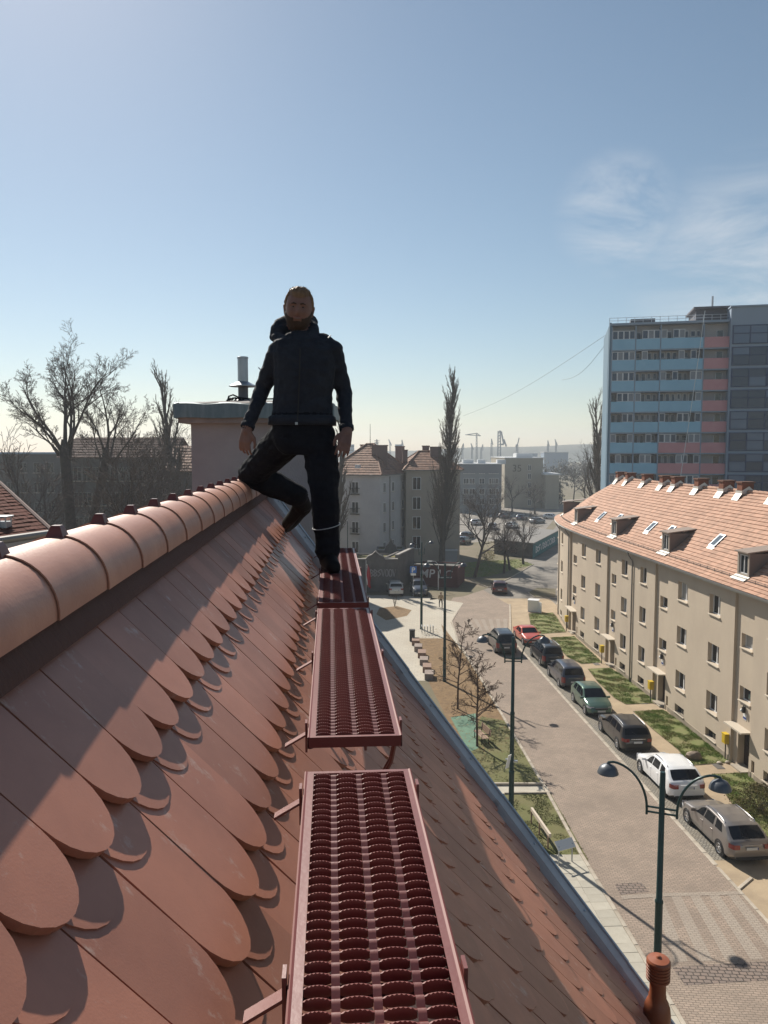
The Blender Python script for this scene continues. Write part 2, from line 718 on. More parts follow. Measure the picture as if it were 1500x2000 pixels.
# -------- ridge roll and ridge tiles
mb = MB()
rows = []
for i in range(60):
    y = 0.2 + 6.55 * i / 59
    w = 0.003 * math.sin(i * 1.9)
    rows.append([RP(y, ridge_off + 0.07, ridge_drop - 0.03), T(y, -0.90, 0.012 + w), T(y, -0.834, 0.004 + w * 0.6), T(y, -0.818, -0.004)])
mb.grid(rows)
mb.build('ridge_roll', M_ROLL, own, smooth=True)

M_RIDGE = mat('ridge_tile_clay', (0.48, 0.235, 0.16), rough=0.44, spec=0.7, base2=(0.39, 0.185, 0.13), nscale=5, bump=0.06, bscale=120, rnd=0.07, rvar=0.08)
nt = M_RIDGE.node_tree
_b = nt.nodes['Principled BSDF']
_src = _b.inputs['Base Color'].links[0].from_socket
_t = nt.nodes.new('ShaderNodeTexCoord')
_mp = nt.nodes.new('ShaderNodeMapping'); _mp.inputs['Scale'].default_value = (1.6, 22, 1.6)
nt.links.new(_t.outputs['Object'], _mp.inputs[0])
_n = nt.nodes.new('ShaderNodeTexNoise'); _n.inputs['Scale'].default_value = 1.3; _n.inputs['Detail'].default_value = 6
nt.links.new(_mp.outputs[0], _n.inputs['Vector'])
_r = nt.nodes.new('ShaderNodeMapRange'); _r.inputs['From Min'].default_value = 0.68; _r.inputs['From Max'].default_value = 0.78; _r.inputs['To Max'].default_value = 0.6
nt.links.new(_n.outputs[0], _r.inputs[0])
_mx = nt.nodes.new('ShaderNodeMixRGB')
nt.links.new(_r.outputs[0], _mx.inputs[0]); nt.links.new(_src, _mx.inputs[1]); _mx.inputs[2].default_value = (0.6, 0.52, 0.46, 1)
nt.links.new(_mx.outputs[0], _b.inputs['Base Color'])

RL = 0.345


def ridge_pt(y, a, r, lift=0.0):
    return RP(y, ridge_off + r * math.sin(a), ridge_drop - r * math.cos(a) - lift)


y = 0.17
i = 0
while y < 6.6:
    mb = MB()
    L = RL + 0.06
    rows = []
    for q in range(7):
        t = q / 6
        rr = ridge_r + 0.0025 * (1 - t) - 0.0025 * t + (0.001 if q == 0 else 0)
        rows.append([ridge_pt(y + L * t, R(-96 + 192 * k / 22), rr) for k in range(23)])
    rin = [[p - (p - RP(y + L * q / 6, ridge_off, ridge_drop)) * 0.03 for p in rows[q]] for q in range(7)]
    mb.grid(rows)
    mb.grid([rows[0], rin[0]])
    mb.grid([[r_[0] for r_ in rows], [r_[0] for r_ in rin]])
    mb.grid([[r_[-1] for r_ in rows], [r_[-1] for r_ in rin]])
    rt = mb.build('ridge_tile', M_RIDGE, own, smooth=True, angle=50)
    mc = MB()
    c0 = RP(y + 0.005, ridge_off, ridge_drop - ridge_r - 0.008)
    up = Vector((0, 0, 1))
    bot = [c0 + PD * a * 0.023 + RD * b * 0.024 for a, b in ((-1, -1), (1, -1), (1, 1), (-1, 1))]
    mid = [c0 + PD * a * 0.014 + RD * b * 0.016 + up * 0.010 for a, b in ((-1, -1), (1, -1), (1, 1), (-1, 1))]
    tp = [c0 + PD * a * 0.010 + RD * b * 0.012 + up * 0.018 for a, b in ((-1, -1), (1, -1), (1, 1), (-1, 1))]
    bot = [p - up * (0.012 + 0.004) for p in bot]
    mc.add(bot + mid + tp, [(0, 1, 5, 4), (1, 2, 6, 5), (2, 3, 7, 6), (3, 0, 4, 7), (4, 5, 9, 8), (5, 6, 10, 9), (6, 7, 11, 10), (7, 4, 8, 11), (8, 9, 10, 11)])
    mc.build('ridge_clip', M_CLIP, rt)
    y += RL
    i += 1

# -------- chimney stack at the gable
M_CHIM = mat('chimney_render', (0.35, 0.325, 0.34), rough=0.9, base2=(0.285, 0.265, 0.28), nscale=1.5, bump=0.3, bscale=70)
CY = 7.15
cx0, cx1 = (375 - 750) / 1500 * CY, (628 - 750) / 1500 * CY
chim = thing('chimney', 'wide rendered chimney stack with sheet metal edged cap behind the man', 'chimney', (cx0 / 2 + cx1 / 2, CY + 0.35, 15.5))
mb = MB()
mb.bx(cx0, cx1, CY, CY + 0.75, 13.0, at(0, 824, CY).z + 0.02)
mb.build('shaft', M_CHIM, chim)
z0, z1 = at(0, 826, CY - 0.1).z, at(0, 786, CY - 0.1).z
mb = MB()
mb.bx(cx0 - 0.09, cx1 + 0.09, CY - 0.09, CY + 0.84, z0, z0 + 0.05)
M_SLAB = mat('cap_concrete', (0.30, 0.26, 0.25), rough=0.9, base2=(0.2, 0.17, 0.17), nscale=5)
mb.build('cap_slab', M_SLAB, chim)
mb = MB()
o = 0.125
for (xa, ya), (xb, yb) in (((cx0 - o, CY - o), (cx1 + o, CY - o)), ((cx1 + o, CY - o), (cx1 + o, CY + 0.75 + o)), ((cx1 + o, CY + 0.75 + o), (cx0 - o, CY + 0.75 + o)), ((cx0 - o, CY + 0.75 + o), (cx0 - o, CY - o))):
    A, B = Vector((xa, ya, 0)), Vector((xb, yb, 0))
    e = (B - A); nd = Vector((e.y, -e.x, 0)).normalized()
    nseg = max(2, int(e.length / 0.055))
    lo, hi = [], []
    for q in range(nseg + 1):
        p = A + e * q / nseg
        wv = 0.004 * math.sin(q * 2.1) + 0.003 * rng.random()
        lo.append(p + nd * wv + Vector((0, 0, z0 + 0.045 + 0.004 * math.sin(q * .7))))
        hi.append(p + nd * (wv * .6) + Vector((0, 0, z1 - 0.012 + 0.005 * math.sin(q * 0.9))))
    mb.grid([[p - nd * 0.03 for p in lo], lo, hi, [p - nd * 0.05 + Vector((0, 0, .012)) for p in hi]])
M_EDGE = mat('weathered_zinc', (0.12, 0.175, 0.205), rough=0.55, metal=0.2, base2=(0.22, 0.28, 0.30), nscale=2.0, stretch=(14, 14, 2), lo=.4, hi=.75)
mb.build('cap_edging', M_EDGE, chim, smooth=True, angle=40)
mb = MB()                                     # roofing felt, domed a little and wrinkled
rows = []
for i in range(9):
    row = []
    for k in range(17):
        x = cx0 - 0.1 + (cx1 - cx0 + 0.2) * k / 16
        yy = CY - 0.1 + 0.95 * i / 8
        e = math.sin(PI * i / 8) * math.sin(PI * min(1, k / 16 * 1.1)) ** 0.5 if 0 < k < 16 else 0
        row.append(Vector((x, yy, z1 - 0.005 + 0.05 * e + 0.012 * noise.noise(Vector((x * 6, yy * 6, 0))))))
    rows.append(row)
mb.grid(rows)
mb.build('felt', mat('roofing_felt', (0.09, 0.075, 0.075), rough=0.85, base2=(0.2, 0.18, 0.18), nscale=8), chim, smooth=True)

fl = at(475, 770, CY + 0.38)
flue = thing('flue_pipe', 'galvanised flue pipe with rain collar standing on the chimney cap', 'flue', (fl.x, fl.y, z1 + 0.02))
zt = at(475, 697, CY + 0.38).z
zc = at(475, 748, CY + 0.38).z
k = (CY + 0.38) / 1500
M_GALV = mat('galvanised', (0.42, 0.44, 0.46), rough=0.38, metal=0.7, base2=(0.30, 0.33, 0.36), nscale=4, stretch=(4, 4, 1))
mb = MB(); mb.lathe([(10 * k, zc - 0.03), (10 * k, zt - 0.02), (10.8 * k, zt - 0.018), (10.8 * k, zt - 0.004), (10 * k, zt), (8.6 * k, zt), (8.6 * k, zt - 0.1)], 24, Matrix.Translation((fl.x, fl.y, 0)))
mb.build('pipe', M_GALV, flue, smooth=True, angle=40)
mb = MB(); mb.lathe([(27 * k, zc - 0.035), (27 * k, zc - 0.028), (10.5 * k, zc + 0.012), (10 * k, zc + 0.012)], 28, Matrix.Translation((fl.x, fl.y, 0)))
mb.build('rain_collar', M_GALV, flue, smooth=True, angle=30)
mb = MB(); mb.lathe([(17 * k, z1 - 0.0), (17 * k, z1 + 0.045), (12 * k, z1 + 0.06), (9.6 * k, z1 + 0.065), (9.6 * k, zc - 0.03)], 24, Matrix.Translation((fl.x, fl.y, 0)))
mb.build('base_ring', mat('flue_base', (0.16, 0.16, 0.17), rough=0.6, metal=0.4), flue, smooth=True, angle=35)
mb = MB()
for q in range(6):
    a = at(446 + q * 9, 776, CY + 0.22 + 0.03 * q)
    pts = [Vector((a.x + 0.035 * math.cos(t / 9 * 2 * PI) * (1 + 0.3 * q % 2), a.y + 0.05 * math.sin(t / 9 * 2 * PI), z1 + 0.035 + 0.03 * math.sin(t * 0.9 + q))) for t in range(9)]
    mb.tube(pts, 0.007, 6)
mb.tube([at(444, 784, CY + 0.1), at(447, 774, CY + 0.12), at(455, 771, CY + 0.14), at(468, 777, CY + 0.15), at(500, 780, CY + .15), at(560, 778, CY + .16)], 0.008, 6)
tag(mb.build('cable', M_BLACK), 'black cable coiled loosely round the flue base on the chimney cap', 'cable')

# -------- vent pipe low on the slope, bottom right
vp_top = in_view
vb = T(4.55, 2.80, 0.0)
pc = at(1286, 1885, 3.93)
vent = thing('vent_pipe', 'terracotta roof vent pipe with ribbed cap at the bottom right corner', 'vent', (pc.x, pc.y, 0 + pc.z - 0.9))
kk = 3.93 / 1500 * 1.06
M_VENT = mat('vent_plastic', (0.30, 0.095, 0.045), rough=0.42, spec=0.45, base2=(0.25, 0.08, 0.04), nscale=12)
zt = at(1286, 1874, 3.93).z
mb = MB()
prof = [(21 * kk, zt - 0.112)]
for q in range(5):
    za = zt - 0.108 + q * 0.0175
    prof += [(22.5 * kk, za), (22.5 * kk, za + 0.010), (20.5 * kk, za + 0.012), (20.5 * kk, za + 0.016)]
prof += [(22.8 * kk, zt - 0.02), (22.5 * kk, zt - 0.006), (20 * kk, zt + 0.004), (6 * kk, zt + 0.012), (3 * kk, zt + 0.022), (0.5 * kk, zt + 0.024)]
mb.lathe(prof, 28, Matrix.Translation((pc.x, pc.y, 0)))
mb.build('ribbed_cap', M_VENT, vent, smooth=True, angle=28)
mb = MB()
prof = [(15.5 * kk, zt - 0.11), (15.5 * kk, zt - 0.19), (16.5 * kk, zt - 0.20), (17 * kk, zt - 0.22), (20 * kk, zt - 0.235), (24 * kk, zt - 0.265), (26 * kk, zt - 0.31), (25 * kk, zt - 0.36), (26 * kk, zt - 0.42), (34 * kk, zt - 0.62)]
mb.lathe(prof[::-1], 28, Matrix.Translation((pc.x, pc.y, 0)))
mb.build('stem', M_VENT, vent, smooth=True, angle=40)

# -------- roof walkway gratings
M_WALK = mat('walkway_paint', (0.150, 0.036, 0.032), rough=0.40, spec=0.75, base2=(0.18, 0.05, 0.042), nscale=5, bump=0.03, bscale=90)
M_FLANGE = mat('walkway_flange', (0.16, 0.04, 0.035), rough=0.55, spec=0.35)
WZ = H - 0.77
OFFC = 0.063
HWK = 0.125


def WP(y, o, z=0.0):
    return RD * y + PD * (OFFC + o) + Vector((0, 0, WZ + z))


def walkway(y0, y1, label, pitch=0.0255):
    w = thing('roof_walkway', label, 'walkway', WP((y0 + y1) / 2, 0), 'steel walkway gratings along the roof')
    mb = MB()
    strips = [(-HWK, -0.106), (-0.0655, -0.053), (-0.006, 0.0065), (0.0535, 0.066), (0.109, HWK)]
    cols = [(strips[i][1], strips[i + 1][0]) for i in range(4)]
    tk = 0.002
    e0, e1 = y0 + 0.012, y1 - 0.012
    for a, b_ in (strips[0], strips[-1]):
        mb.obox(WP(y0, a), RD * (y1 - y0), PD * (b_ - a), Vector((0, 0, -tk)))
    for a, b_ in ((y0, e0), (e1, y1)):
        mb.obox(WP(a, strips[0][1]), RD * (b_ - a), PD * (strips[-1][0] - strips[0][1]), Vector((0, 0, -tk)))
    n = int((e1 - e0) / pitch)
    pt = (e1 - e0) / n
    for i in range(n):
        ya = e0 + i * pt
        for (a, b_) in strips[1:4]:              # flat lands between the slots, slightly dished
            rows = []
            for (dy, dz) in ((0, -0.0075), (pt * 0.30, -0.002), (pt * 0.42, 0.0), (pt * 0.60, 0.0), (pt * 0.68, -0.003), (pt, -0.0075)):
                rows.append([WP(ya + dy, a, dz), WP(ya + dy, b_, dz)])
            mb.grid(rows)
        for ci, (a, b_) in enumerate(cols):      # arched, toothed lip over each slot
            m_ = 14
            rf, r0, r1, r2, r3 = [], [], [], [], []
            for q in range(m_ + 1):
                t = q / m_
                o_ = a + (b_ - a) * t
                arch = math.sin(PI * t) ** 0.6
                tooth = 0.0026 * (q % 2) * (1 if 0 < q < m_ else 0)
                rf.append(WP(ya + pt * 0.50, o_, -0.012 - 0.004 * arch))
                r0.append(WP(ya + pt * 0.46, o_, 0.0062 * arch - tooth * .8))
                r1.append(WP(ya + pt * 0.56, o_, 0.0052 * arch - 0.001))
                r2.append(WP(ya + pt * 0.80, o_, -0.005 - 0.001 * arch))
                r3.append(WP(ya + pt * 1.15, o_, -0.016 - 0.004 * arch))
            mb.grid([rf, r0, r1, r2, r3])
    mb.build('grating', M_WALK, w, smooth=True, angle=40)
    mf = MB()                                    # folded edges
    for sgn in (-1, 1):
        rows = []
        for dz, do in ((0.0, -0.004), (0.0015, 0.0), (0.0, 0.003), (-0.03, 0.003), (-0.032, -0.004), (-0.030, -0.012)):
            rows.append([WP(y0, sgn * (HWK + do), dz), WP(y1, sgn * (HWK + do), dz)])
        mf.grid(rows)
    for ye in (y0, y1):
        mf.obox(WP(ye, -HWK, -0.001), RD * 0.002, PD * 2 * HWK, Vector((0, 0, -0.028)))
    mf.build('edge_flange', M_FLANGE, w, smooth=True, angle=30)
    for yb in ((y0 + 0.12, y1 - 0.12) if y1 - y0 < 1.4 else (y0 + 0.1, (y0 + y1) / 2, y1 - 0.1)):
        ba = MB()                                # bracket: strap up the slope, cross bar, bent support arm
        ba.obox(WP(yb - 0.015, -HWK - 0.006, -0.034), RD * 0.03, PD * (2 * HWK + 0.012), Vector((0, 0, 0.008)))
        s_hi = (OFFC - HWK - 0.02) / math.cos(AL)
        ba.obox(WP(yb - 0.013, -HWK - 0.004, -0.026), RD * 0.026, (-PD * 0.87 - Vector((0, 0, 0.5))) * 0.075, Vector((0, 0, 0.006)))
        ba.obox(WP(yb - 0.015, -HWK - 0.012, -0.075), RD * 0.03, PD * 0.006, Vector((0, 0, 0.085)))
        ba.obox(WP(yb - 0.015, HWK + 0.004, -0.05), RD * 0.03, PD * 0.006, Vector((0, 0, 0.062)))
        ang = [WP(yb, HWK - 0.005, -0.04), WP(yb, HWK - 0.02, -0.11), WP(yb, HWK - 0.07, -0.20), T(yb, (OFFC + 0.02) / math.cos(AL) + 0.05, 0.02)]
        for dq in (-0.011, 0.011):
            ba.tube([p + RD * dq for p in ang], 0.006, 6)
        ba.build('bracket', M_WALK, w)
    return w


walkway(0.35, 1.80, 'nearest dark red perforated walkway grating, at the bottom of the photo')
walkway(2.02, 3.72, 'middle dark red perforated walkway grating between the nearest one and the man')
walkway(3.86, 6.05, 'farthest dark red walkway grating, under the boot of the standing man', 0.03)
# ================================================================== ground, road, pavements
M_SOIL = mat('earth', (0.19, 0.15, 0.105), rough=0.95, base2=(0.125, 0.115, 0.065), nscale=0.12, detail=10)
M_ROAD = paver_mat('road_pavers', (0.36, 0.28, 0.225), (0.295, 0.235, 0.19), (0.16, 0.13, 0.10), 0.21, 0.105, rot=R(4), dirt=(0.20, 0.16, 0.13), dirtamt=0.85, dirtscale=0.5)
M_COB = paver_mat('grey_setts', (0.30, 0.275, 0.23), (0.22, 0.205, 0.18), (0.075, 0.066, 0.055), 0.15, 0.14, rot=R(4), dirt=(0.24, 0.2, 0.15), dirtamt=0.6, msize=0.017, dirtscale=0.6, bump=0.9)
M_COBD = paver_mat('dark_setts', (0.24, 0.18, 0.15), (0.20, 0.16, 0.14), (0.055, 0.045, 0.04), 0.24, 0.17, rot=R(4), msize=0.022, dirtamt=0.3, bump=0.9)
M_XW = paver_mat('pale_pavers', (0.37, 0.315, 0.26), (0.33, 0.28, 0.235), (0.2, 0.17, 0.14), 0.21, 0.105, rot=R(4), dirt=(0.27, 0.22, 0.18), dirtamt=0.7)
M_KERB = mat('kerb_concrete', (0.46, 0.41, 0.34), rough=0.9, base2=(0.34, 0.29, 0.23), nscale=1.6, bump=0.2, bscale=60, rnd=0.10)
M_SLABP = mat('pavement_slab', (0.43, 0.40, 0.335), rough=0.9, base2=(0.36, 0.33, 0.27), nscale=1.2, bump=0.15, bscale=80, rnd=0.09)
M_PLAZA = paver_mat('plaza_slabs', (0.47, 0.43, 0.355), (0.43, 0.395, 0.33), (0.32, 0.28, 0.23), 0.5, 0.5, rot=R(4), dirt=(0.33, 0.28, 0.22), dirtamt=0.5, dirtscale=0.2, bump=0.3)
M_SAND = mat('sandy_path', (0.41, 0.32, 0.215), rough=0.95, base2=(0.31, 0.24, 0.165), nscale=0.8, detail=12, bump=0.25, bscale=30)
M_ASPH = mat('worn_asphalt', (0.25, 0.225, 0.195), rough=0.9, base2=(0.155, 0.14, 0.125), nscale=0.35, detail=12, bump=0.2, bscale=25)
M_LAWN = mat('lawn', (0.13, 0.17, 0.045), rough=0.95, base2=(0.19, 0.165, 0.08), nscale=0.75, detail=12, bump=0.8, bscale=14)
M_LAWN2 = mat('dry_lawn', (0.115, 0.125, 0.04), rough=0.95, base2=(0.15, 0.135, 0.06), nscale=0.6, detail=12, bump=0.8, bscale=14)
M_MULCH = mat('bark_mulch', (0.24, 0.155, 0.075), rough=0.95, base2=(0.15, 0.095, 0.05), nscale=2.2, detail=12, bump=1.0, bscale=22)
M_MAT = mat('green_safety_surface', (0.13, 0.23, 0.16), rough=0.9, base2=(0.10, 0.17, 0.12), nscale=1.5)

g = poly_sheet('ground', [(-1400, -120), (1400, -120), (1400, 1450), (-1400, 1450)], 0.0, M_SOIL)


def P(*uv):
    return [(gp(u, v).x, gp(u, v).y) for u, v in uv]


# left kerb line and right gutter line of the street (x at a given y)
LK = [(8, 10.2), (18, 9.45), (24.8, 9.05), (32, 8.62), (39, 8.42), (47.5, 8.0), (58.6, 7.45), (67.7, 6.95), (73, 6.6)]
RK = [(8, 15.6), (20, 14.75), (30.9, 14.05), (42.2, 13.4), (50, 12.95), (59.2, 12.45), (70, 11.86), (86, 11.3)]


def xat(line, y):
    for (y0, x0), (y1, x1) in zip(line, line[1:]):
        if y0 <= y <= y1:
            return x0 + (x1 - x0) * (y - y0) / (y1 - y0)
    return line[0][1] if y < line[0][0] else line[-1][1]


def strip(name, la, lb, ya, yb, z, m, da=0.0, db=0.0, n=24):
    a = [(xat(la, ya + (yb - ya) * i / n) + da, ya + (yb - ya) * i / n) for i in range(n + 1)]
    b_ = [(xat(lb, ya + (yb - ya) * i / n) + db, ya + (yb - ya) * i / n) for i in range(n + 1)]
    return poly_sheet(name, a + b_[::-1], z, m)


far_road = poly_sheet('asphalt_street', P((1140, 1215), (1000, 1215), (900, 1190), (893, 1172), (960, 1135), (1010, 1105), (1060, 1060), (1105, 1005), (1200, 1005), (1250, 1060), (1200, 1150)), 0.006, M_ASPH)
park_lot = poly_sheet('parking_lot', P((880, 1062), (1050, 1052), (1095, 1000), (1120, 975), (960, 985), (880, 1010)), 0.007, M_ASPH)
road = strip('road', LK, RK, 8, 73, 0.012, M_ROAD)
junction = poly_sheet('junction_pavers', [(xat(LK, 72.5), 72.4), (6.2, 80), (8.3, 91), (12.5, 95.5), (14.3, 86), (11.9, 72.4)], 0.010, M_ROAD)
parking = strip('parking_strip', RK, RK, 31.6, 70, 0.016, M_COB, 0.1, 2.55)
path = strip('sandy_footpath', RK, RK, 5, 90, 0.008, M_SAND, 0.0, 8.3)
plaza = poly_sheet('plaza', P((690, 1163), (780, 1163), (845, 1168), (905, 1178), (893, 1195), (880, 1215), (897, 1258), (905, 1290), (830, 1330), (740, 1330)), 0.014, M_PLAZA)
mulch = poly_sheet('planting_bed', P((862, 1219), (899, 1268), (922, 1302), (949, 1342), (981, 1398), (1010, 1441), (985, 1470), (930, 1520), (836, 1330), (815, 1247), (869, 1247)), 0.018, M_MULCH)
lawn_dark = poly_sheet('olive_lawn', P((940, 1400), (985, 1408), (1010, 1441), (1064, 1532), (960, 1532), (900, 1480)), 0.024, M_LAWN2)
lawn_low = poly_sheet('square_lawn', P((985, 1553), (1076, 1552), (1149, 1681), (1060, 1684)), 0.024, M_LAWN2)
lawn_cross = poly_sheet('cross_path', P((960, 1536), (1068, 1536), (1075, 1550), (970, 1551)), 0.02, M_SLABP)
safety = poly_sheet('safety_surface', P((880, 1402), (929, 1394), (934, 1462), (916, 1470)), 0.028, M_MAT)
bed_oval = poly_sheet('oval_bed', P((741, 1188), (775, 1184), (804, 1192), (795, 1203), (754, 1212), (735, 1200)), 0.022, M_MULCH)
lawn_park = poly_sheet('park_lawn', P((893, 1100), (1010, 1092), (1043, 1103), (1000, 1113), (955, 1126), (897, 1128)), 0.018, M_LAWN)
bare = poly_sheet('trodden_earth', P((895, 1128), (955, 1126), (1000, 1113), (1040, 1104), (995, 1130), (945, 1152), (905, 1165), (840, 1172), (845, 1150)), 0.014, M_SOIL)
patch_wall = poly_sheet('corner_verge', P((1030, 1158), (1050, 1148), (1085, 1150), (1085, 1166), (1045, 1166)), 0.02, M_SOIL)
dark_setts = poly_sheet('sett_patch', P((1200, 1727), (1252, 1724), (1268, 1742), (1212, 1748)), 0.016, M_COBD)
dark_setts2 = poly_sheet('sett_patch', P((1313, 1890), (1500, 1878), (1500, 1915), (1338, 1925)), 0.016, M_COBD)

# crossings: bands of paler pavers
def crossing(uvs, n, label):
    (a, b_, c, d) = [gp(*q) for q in uvs]        # near-left, near-right, far-right, far-left
    for i in range(n):
        t0, t1 = (i + 0.1) / n, (i + 0.62) / n
        poly_sheet('crossing_band', [(a + (b_ - a) * t0).to_tuple(), (a + (b_ - a) * t1).to_tuple(), (d + (c - d) * t1).to_tuple(), (d + (c - d) * t0).to_tuple()], 0.0165, M_XW)


crossing([(1313, 1880), (1560, 1872), (1452, 1744), (1268, 1747)], 5, 'near')
crossing([(924, 1232), (995, 1231), (996, 1209), (908, 1210)], 6, 'far')
poly_sheet('crossing_edge', P((1212, 1750), (1300, 1745), (1445, 1741), (1450, 1748), (1300, 1752), (1216, 1757)), 0.0205, M_XW)

# kerbs: every stone of about a metre by itself
kerb_mesh = {}


def kerb_run(pts, w=0.12, h=0.12, ln=1.0, name='kerb', skip=0.0):
    root = bpy.data.objects.new(name, None)
    COL.objects.link(root); root['kind'] = 'structure'
    pts = [Vector((p[0], p[1], 0)) for p in pts]
    for a, b_ in zip(pts, pts[1:]):
        d = b_ - a
        n = max(1, round(d.length / ln))
        L = d.length / n
        key = (round(L, 2), w, h)
        if key not in kerb_mesh:
            mb = MB()
            c = 0.012
            mb.add([(0.006, -w / 2, 0), (L - 0.006, -w / 2, 0), (L - 0.006, w / 2, 0), (0.006, w / 2, 0),
                    (0.006, -w / 2, h - c), (L - 0.006, -w / 2, h - c), (L - 0.006, w / 2, h - c), (0.006, w / 2, h - c),
                    (0.006 + c, -w / 2 + c, h), (L - 0.006 - c, -w / 2 + c, h), (L - 0.006 - c, w / 2 - c, h), (0.006 + c, w / 2 - c, h)],
                   [(0, 1, 5, 4), (1, 2, 6, 5), (2, 3, 7, 6), (3, 0, 4, 7), (4, 5, 9, 8), (5, 6, 10, 9), (6, 7, 11, 10), (7, 4, 8, 11), (8, 9, 10, 11)])
            kerb_mesh[key] = mb.mesh('kerb_stone', M_KERB)
        for i in range(n):
            o = linked('kerb_stone', kerb_mesh[key], root, a + d * i / n)
            o.rotation_euler = (0, 0, math.atan2(d.y, d.x))
            o.location.z = rng.uniform(-0.006, 0.004)
    return root


kerb_run([(xat(LK, y) - 0.07, y) for y in (14, 20, 24.8, 32, 39, 47.5, 58.6, 67)], w=0.15, h=0.1)
kerb_run([(xat(RK, y), y) for y in (16, 20, 31)], w=0.14, h=0.05, name='flush_kerb')
kerb_run([(xat(RK, y) + 0.02, y) for y in (31.2, 42.2, 50, 59.2, 70)], w=0.20, h=0.026, name='gutter_stones')
kerb_run(P((1442, 1738), (1468, 1716)), w=0.14, h=0.06, name='flush_kerb')
kerb_run(P((960, 1534), (1066, 1534)), w=0.14, h=0.14)
kerb_run(P((985, 1551), (1076, 1550)), w=0.12, h=0.10)
kerb_run(P((996, 1181), (997, 1236)), w=0.18, h=0.08)
kerb_run(P((893, 1128), (955, 1148), (995, 1130), (1040, 1104)), w=0.14, h=0.1)
kerb_run(P((893, 1196), (882, 1214), (897, 1262)), w=0.14, h=0.06)
kerb_run(P((1032, 1158), (1044, 1167), (1084, 1168)), w=0.14, h=0.08)

# pavement by the near kerb: concrete slabs one by one
pav = bpy.data.objects.new('pavement', None); COL.objects.link(pav); pav['kind'] = 'structure'
sm = MB(); sm.obox((0.004, 0.004, -0.03), (0.692, 0, 0), (0, 0.492, 0), (0, 0, 0.06))
slab_me = sm.mesh('paving_slab', M_SLABP)
for i in range(29):
    for c in range(5):
        y = 17.4 + i * 0.5
        x = xat(LK, y) - 0.16 - 0.7 * (c + 1)
        o = linked('paving_slab', slab_me, pav, Vector((x, y, 0.055 + rng.uniform(-0.006, 0.006))))
        o.rotation_euler = (rng.uniform(-.008, .008), rng.uniform(-.008, .008), R(3.2) + rng.uniform(-.006, .006))
poly_sheet('pavement_bed', [(4.5, 17.3), (9.2, 17.3), (8.45, 32), (4.5, 32)], 0.045, M_SLABP)
# grass strips in front of the curved block
M_EDGE_SOIL = mat('edge_soil', (0.13, 0.095, 0.06), rough=0.95, base2=(0.09, 0.07, 0.045), nscale=3, bump=0.8, bscale=20)
LAWNS = [
    P((1033, 1199), (1079, 1197), (1086, 1204), (1105, 1235), (1057, 1238), (1039, 1228)),
    P((1076, 1246), (1121, 1243), (1164, 1283), (1175, 1294), (1136, 1297), (1108, 1283)),
    P((1149, 1307), (1192, 1305), (1238, 1334), (1287, 1373), (1223, 1376), (1201, 1364), (1168, 1332)),
    P((1238, 1390), (1295, 1387), (1355, 1427), (1428, 1489), (1349, 1495), (1324, 1464), (1277, 1426)),
    P((1391, 1513), (1458, 1510), (1500, 1545), (1560, 1590), (1560, 1700), (1500, 1655), (1470, 1625), (1440, 1585), (1410, 1540))]
for i, pl in enumerate(LAWNS):
    cx = sum(p[0] for p in pl) / len(pl); cy = sum(p[1] for p in pl) / len(pl)
    poly_sheet('lawn_edge', [(cx + (x - cx) * 1.04, cy + (y - cy) * 1.02) for x, y in pl], 0.016, M_EDGE_SOIL)
    poly_sheet('lawn', pl, 0.03, M_LAWN)

# grass blades: tufts over the lawns, nobody could count them
M_BLADE = mat('grass_blades', (0.17, 0.25, 0.05), rough=0.8, base2=(0.27, 0.25, 0.10), nscale=0.9, rnd=0.35, coords='Object', lo=.42, hi=.62)
M_BLADE2 = mat('dry_grass_blades', (0.14, 0.155, 0.05), rough=0.8, base2=(0.19, 0.17, 0.075), nscale=1.0, rnd=0.3, lo=.4, hi=.65)


def tufts(name, polys, n, hmin, hmax, m, dens_noise=0.0):
    mb = MB()
    for pl, cnt in zip(polys, n):
        xs = [p[0] for p in pl]; ys = [p[1] for p in pl]
        made = 0
        for _ in range(cnt * 4):
            if made >= cnt: break
            x, y = rng.uniform(min(xs), max(xs)), rng.uniform(min(ys), max(ys))
            if not in_poly(x, y, pl): continue
            nv = noise.noise(Vector((x * 1.1, y * 1.1, 3.0)))
            if nv < dens_noise * rng.uniform(-1.2, 0.6): continue
            made += 1
            h = rng.uniform(hmin, hmax) * (1 + 0.6 * nv)
            for b_ in range(3):
                a = rng.uniform(0, 2 * PI); w = 0.011 + 0.012 * rng.random()
                ox, oy = rng.uniform(-.05, .05), rng.uniform(-.05, .05)
                dx, dy = math.cos(a) * w, math.sin(a) * w
                lx, ly = rng.uniform(-.8, .8) * h, rng.uniform(-.8, .8) * h
                mb.add([(x + ox - dx, y + oy - dy, 0.02), (x + ox + dx, y + oy + dy, 0.02), (x + ox + lx, y + oy + ly, 0.02 + h)], [(0, 1, 2)])
    return mb.build(name, m, kind='stuff')


tufts('grass', LAWNS, [2600, 3600, 4600, 6500, 5000], 0.035, 0.09, M_BLADE, 0.3)
tufts('grass', [P((940, 1400), (985, 1408), (1010, 1441), (1064, 1532), (960, 1532), (900, 1480)), P((985, 1553), (1076, 1552), (1149, 1681), (1060, 1684))], [1600, 2200], 0.02, 0.045, M_BLADE2, 0.1)
tufts('grass', [P((893, 1100), (1010, 1092), (1043, 1103), (1000, 1113), (955, 1126), (897, 1128))], [4000], 0.05, 0.12, M_BLADE, 0.4)

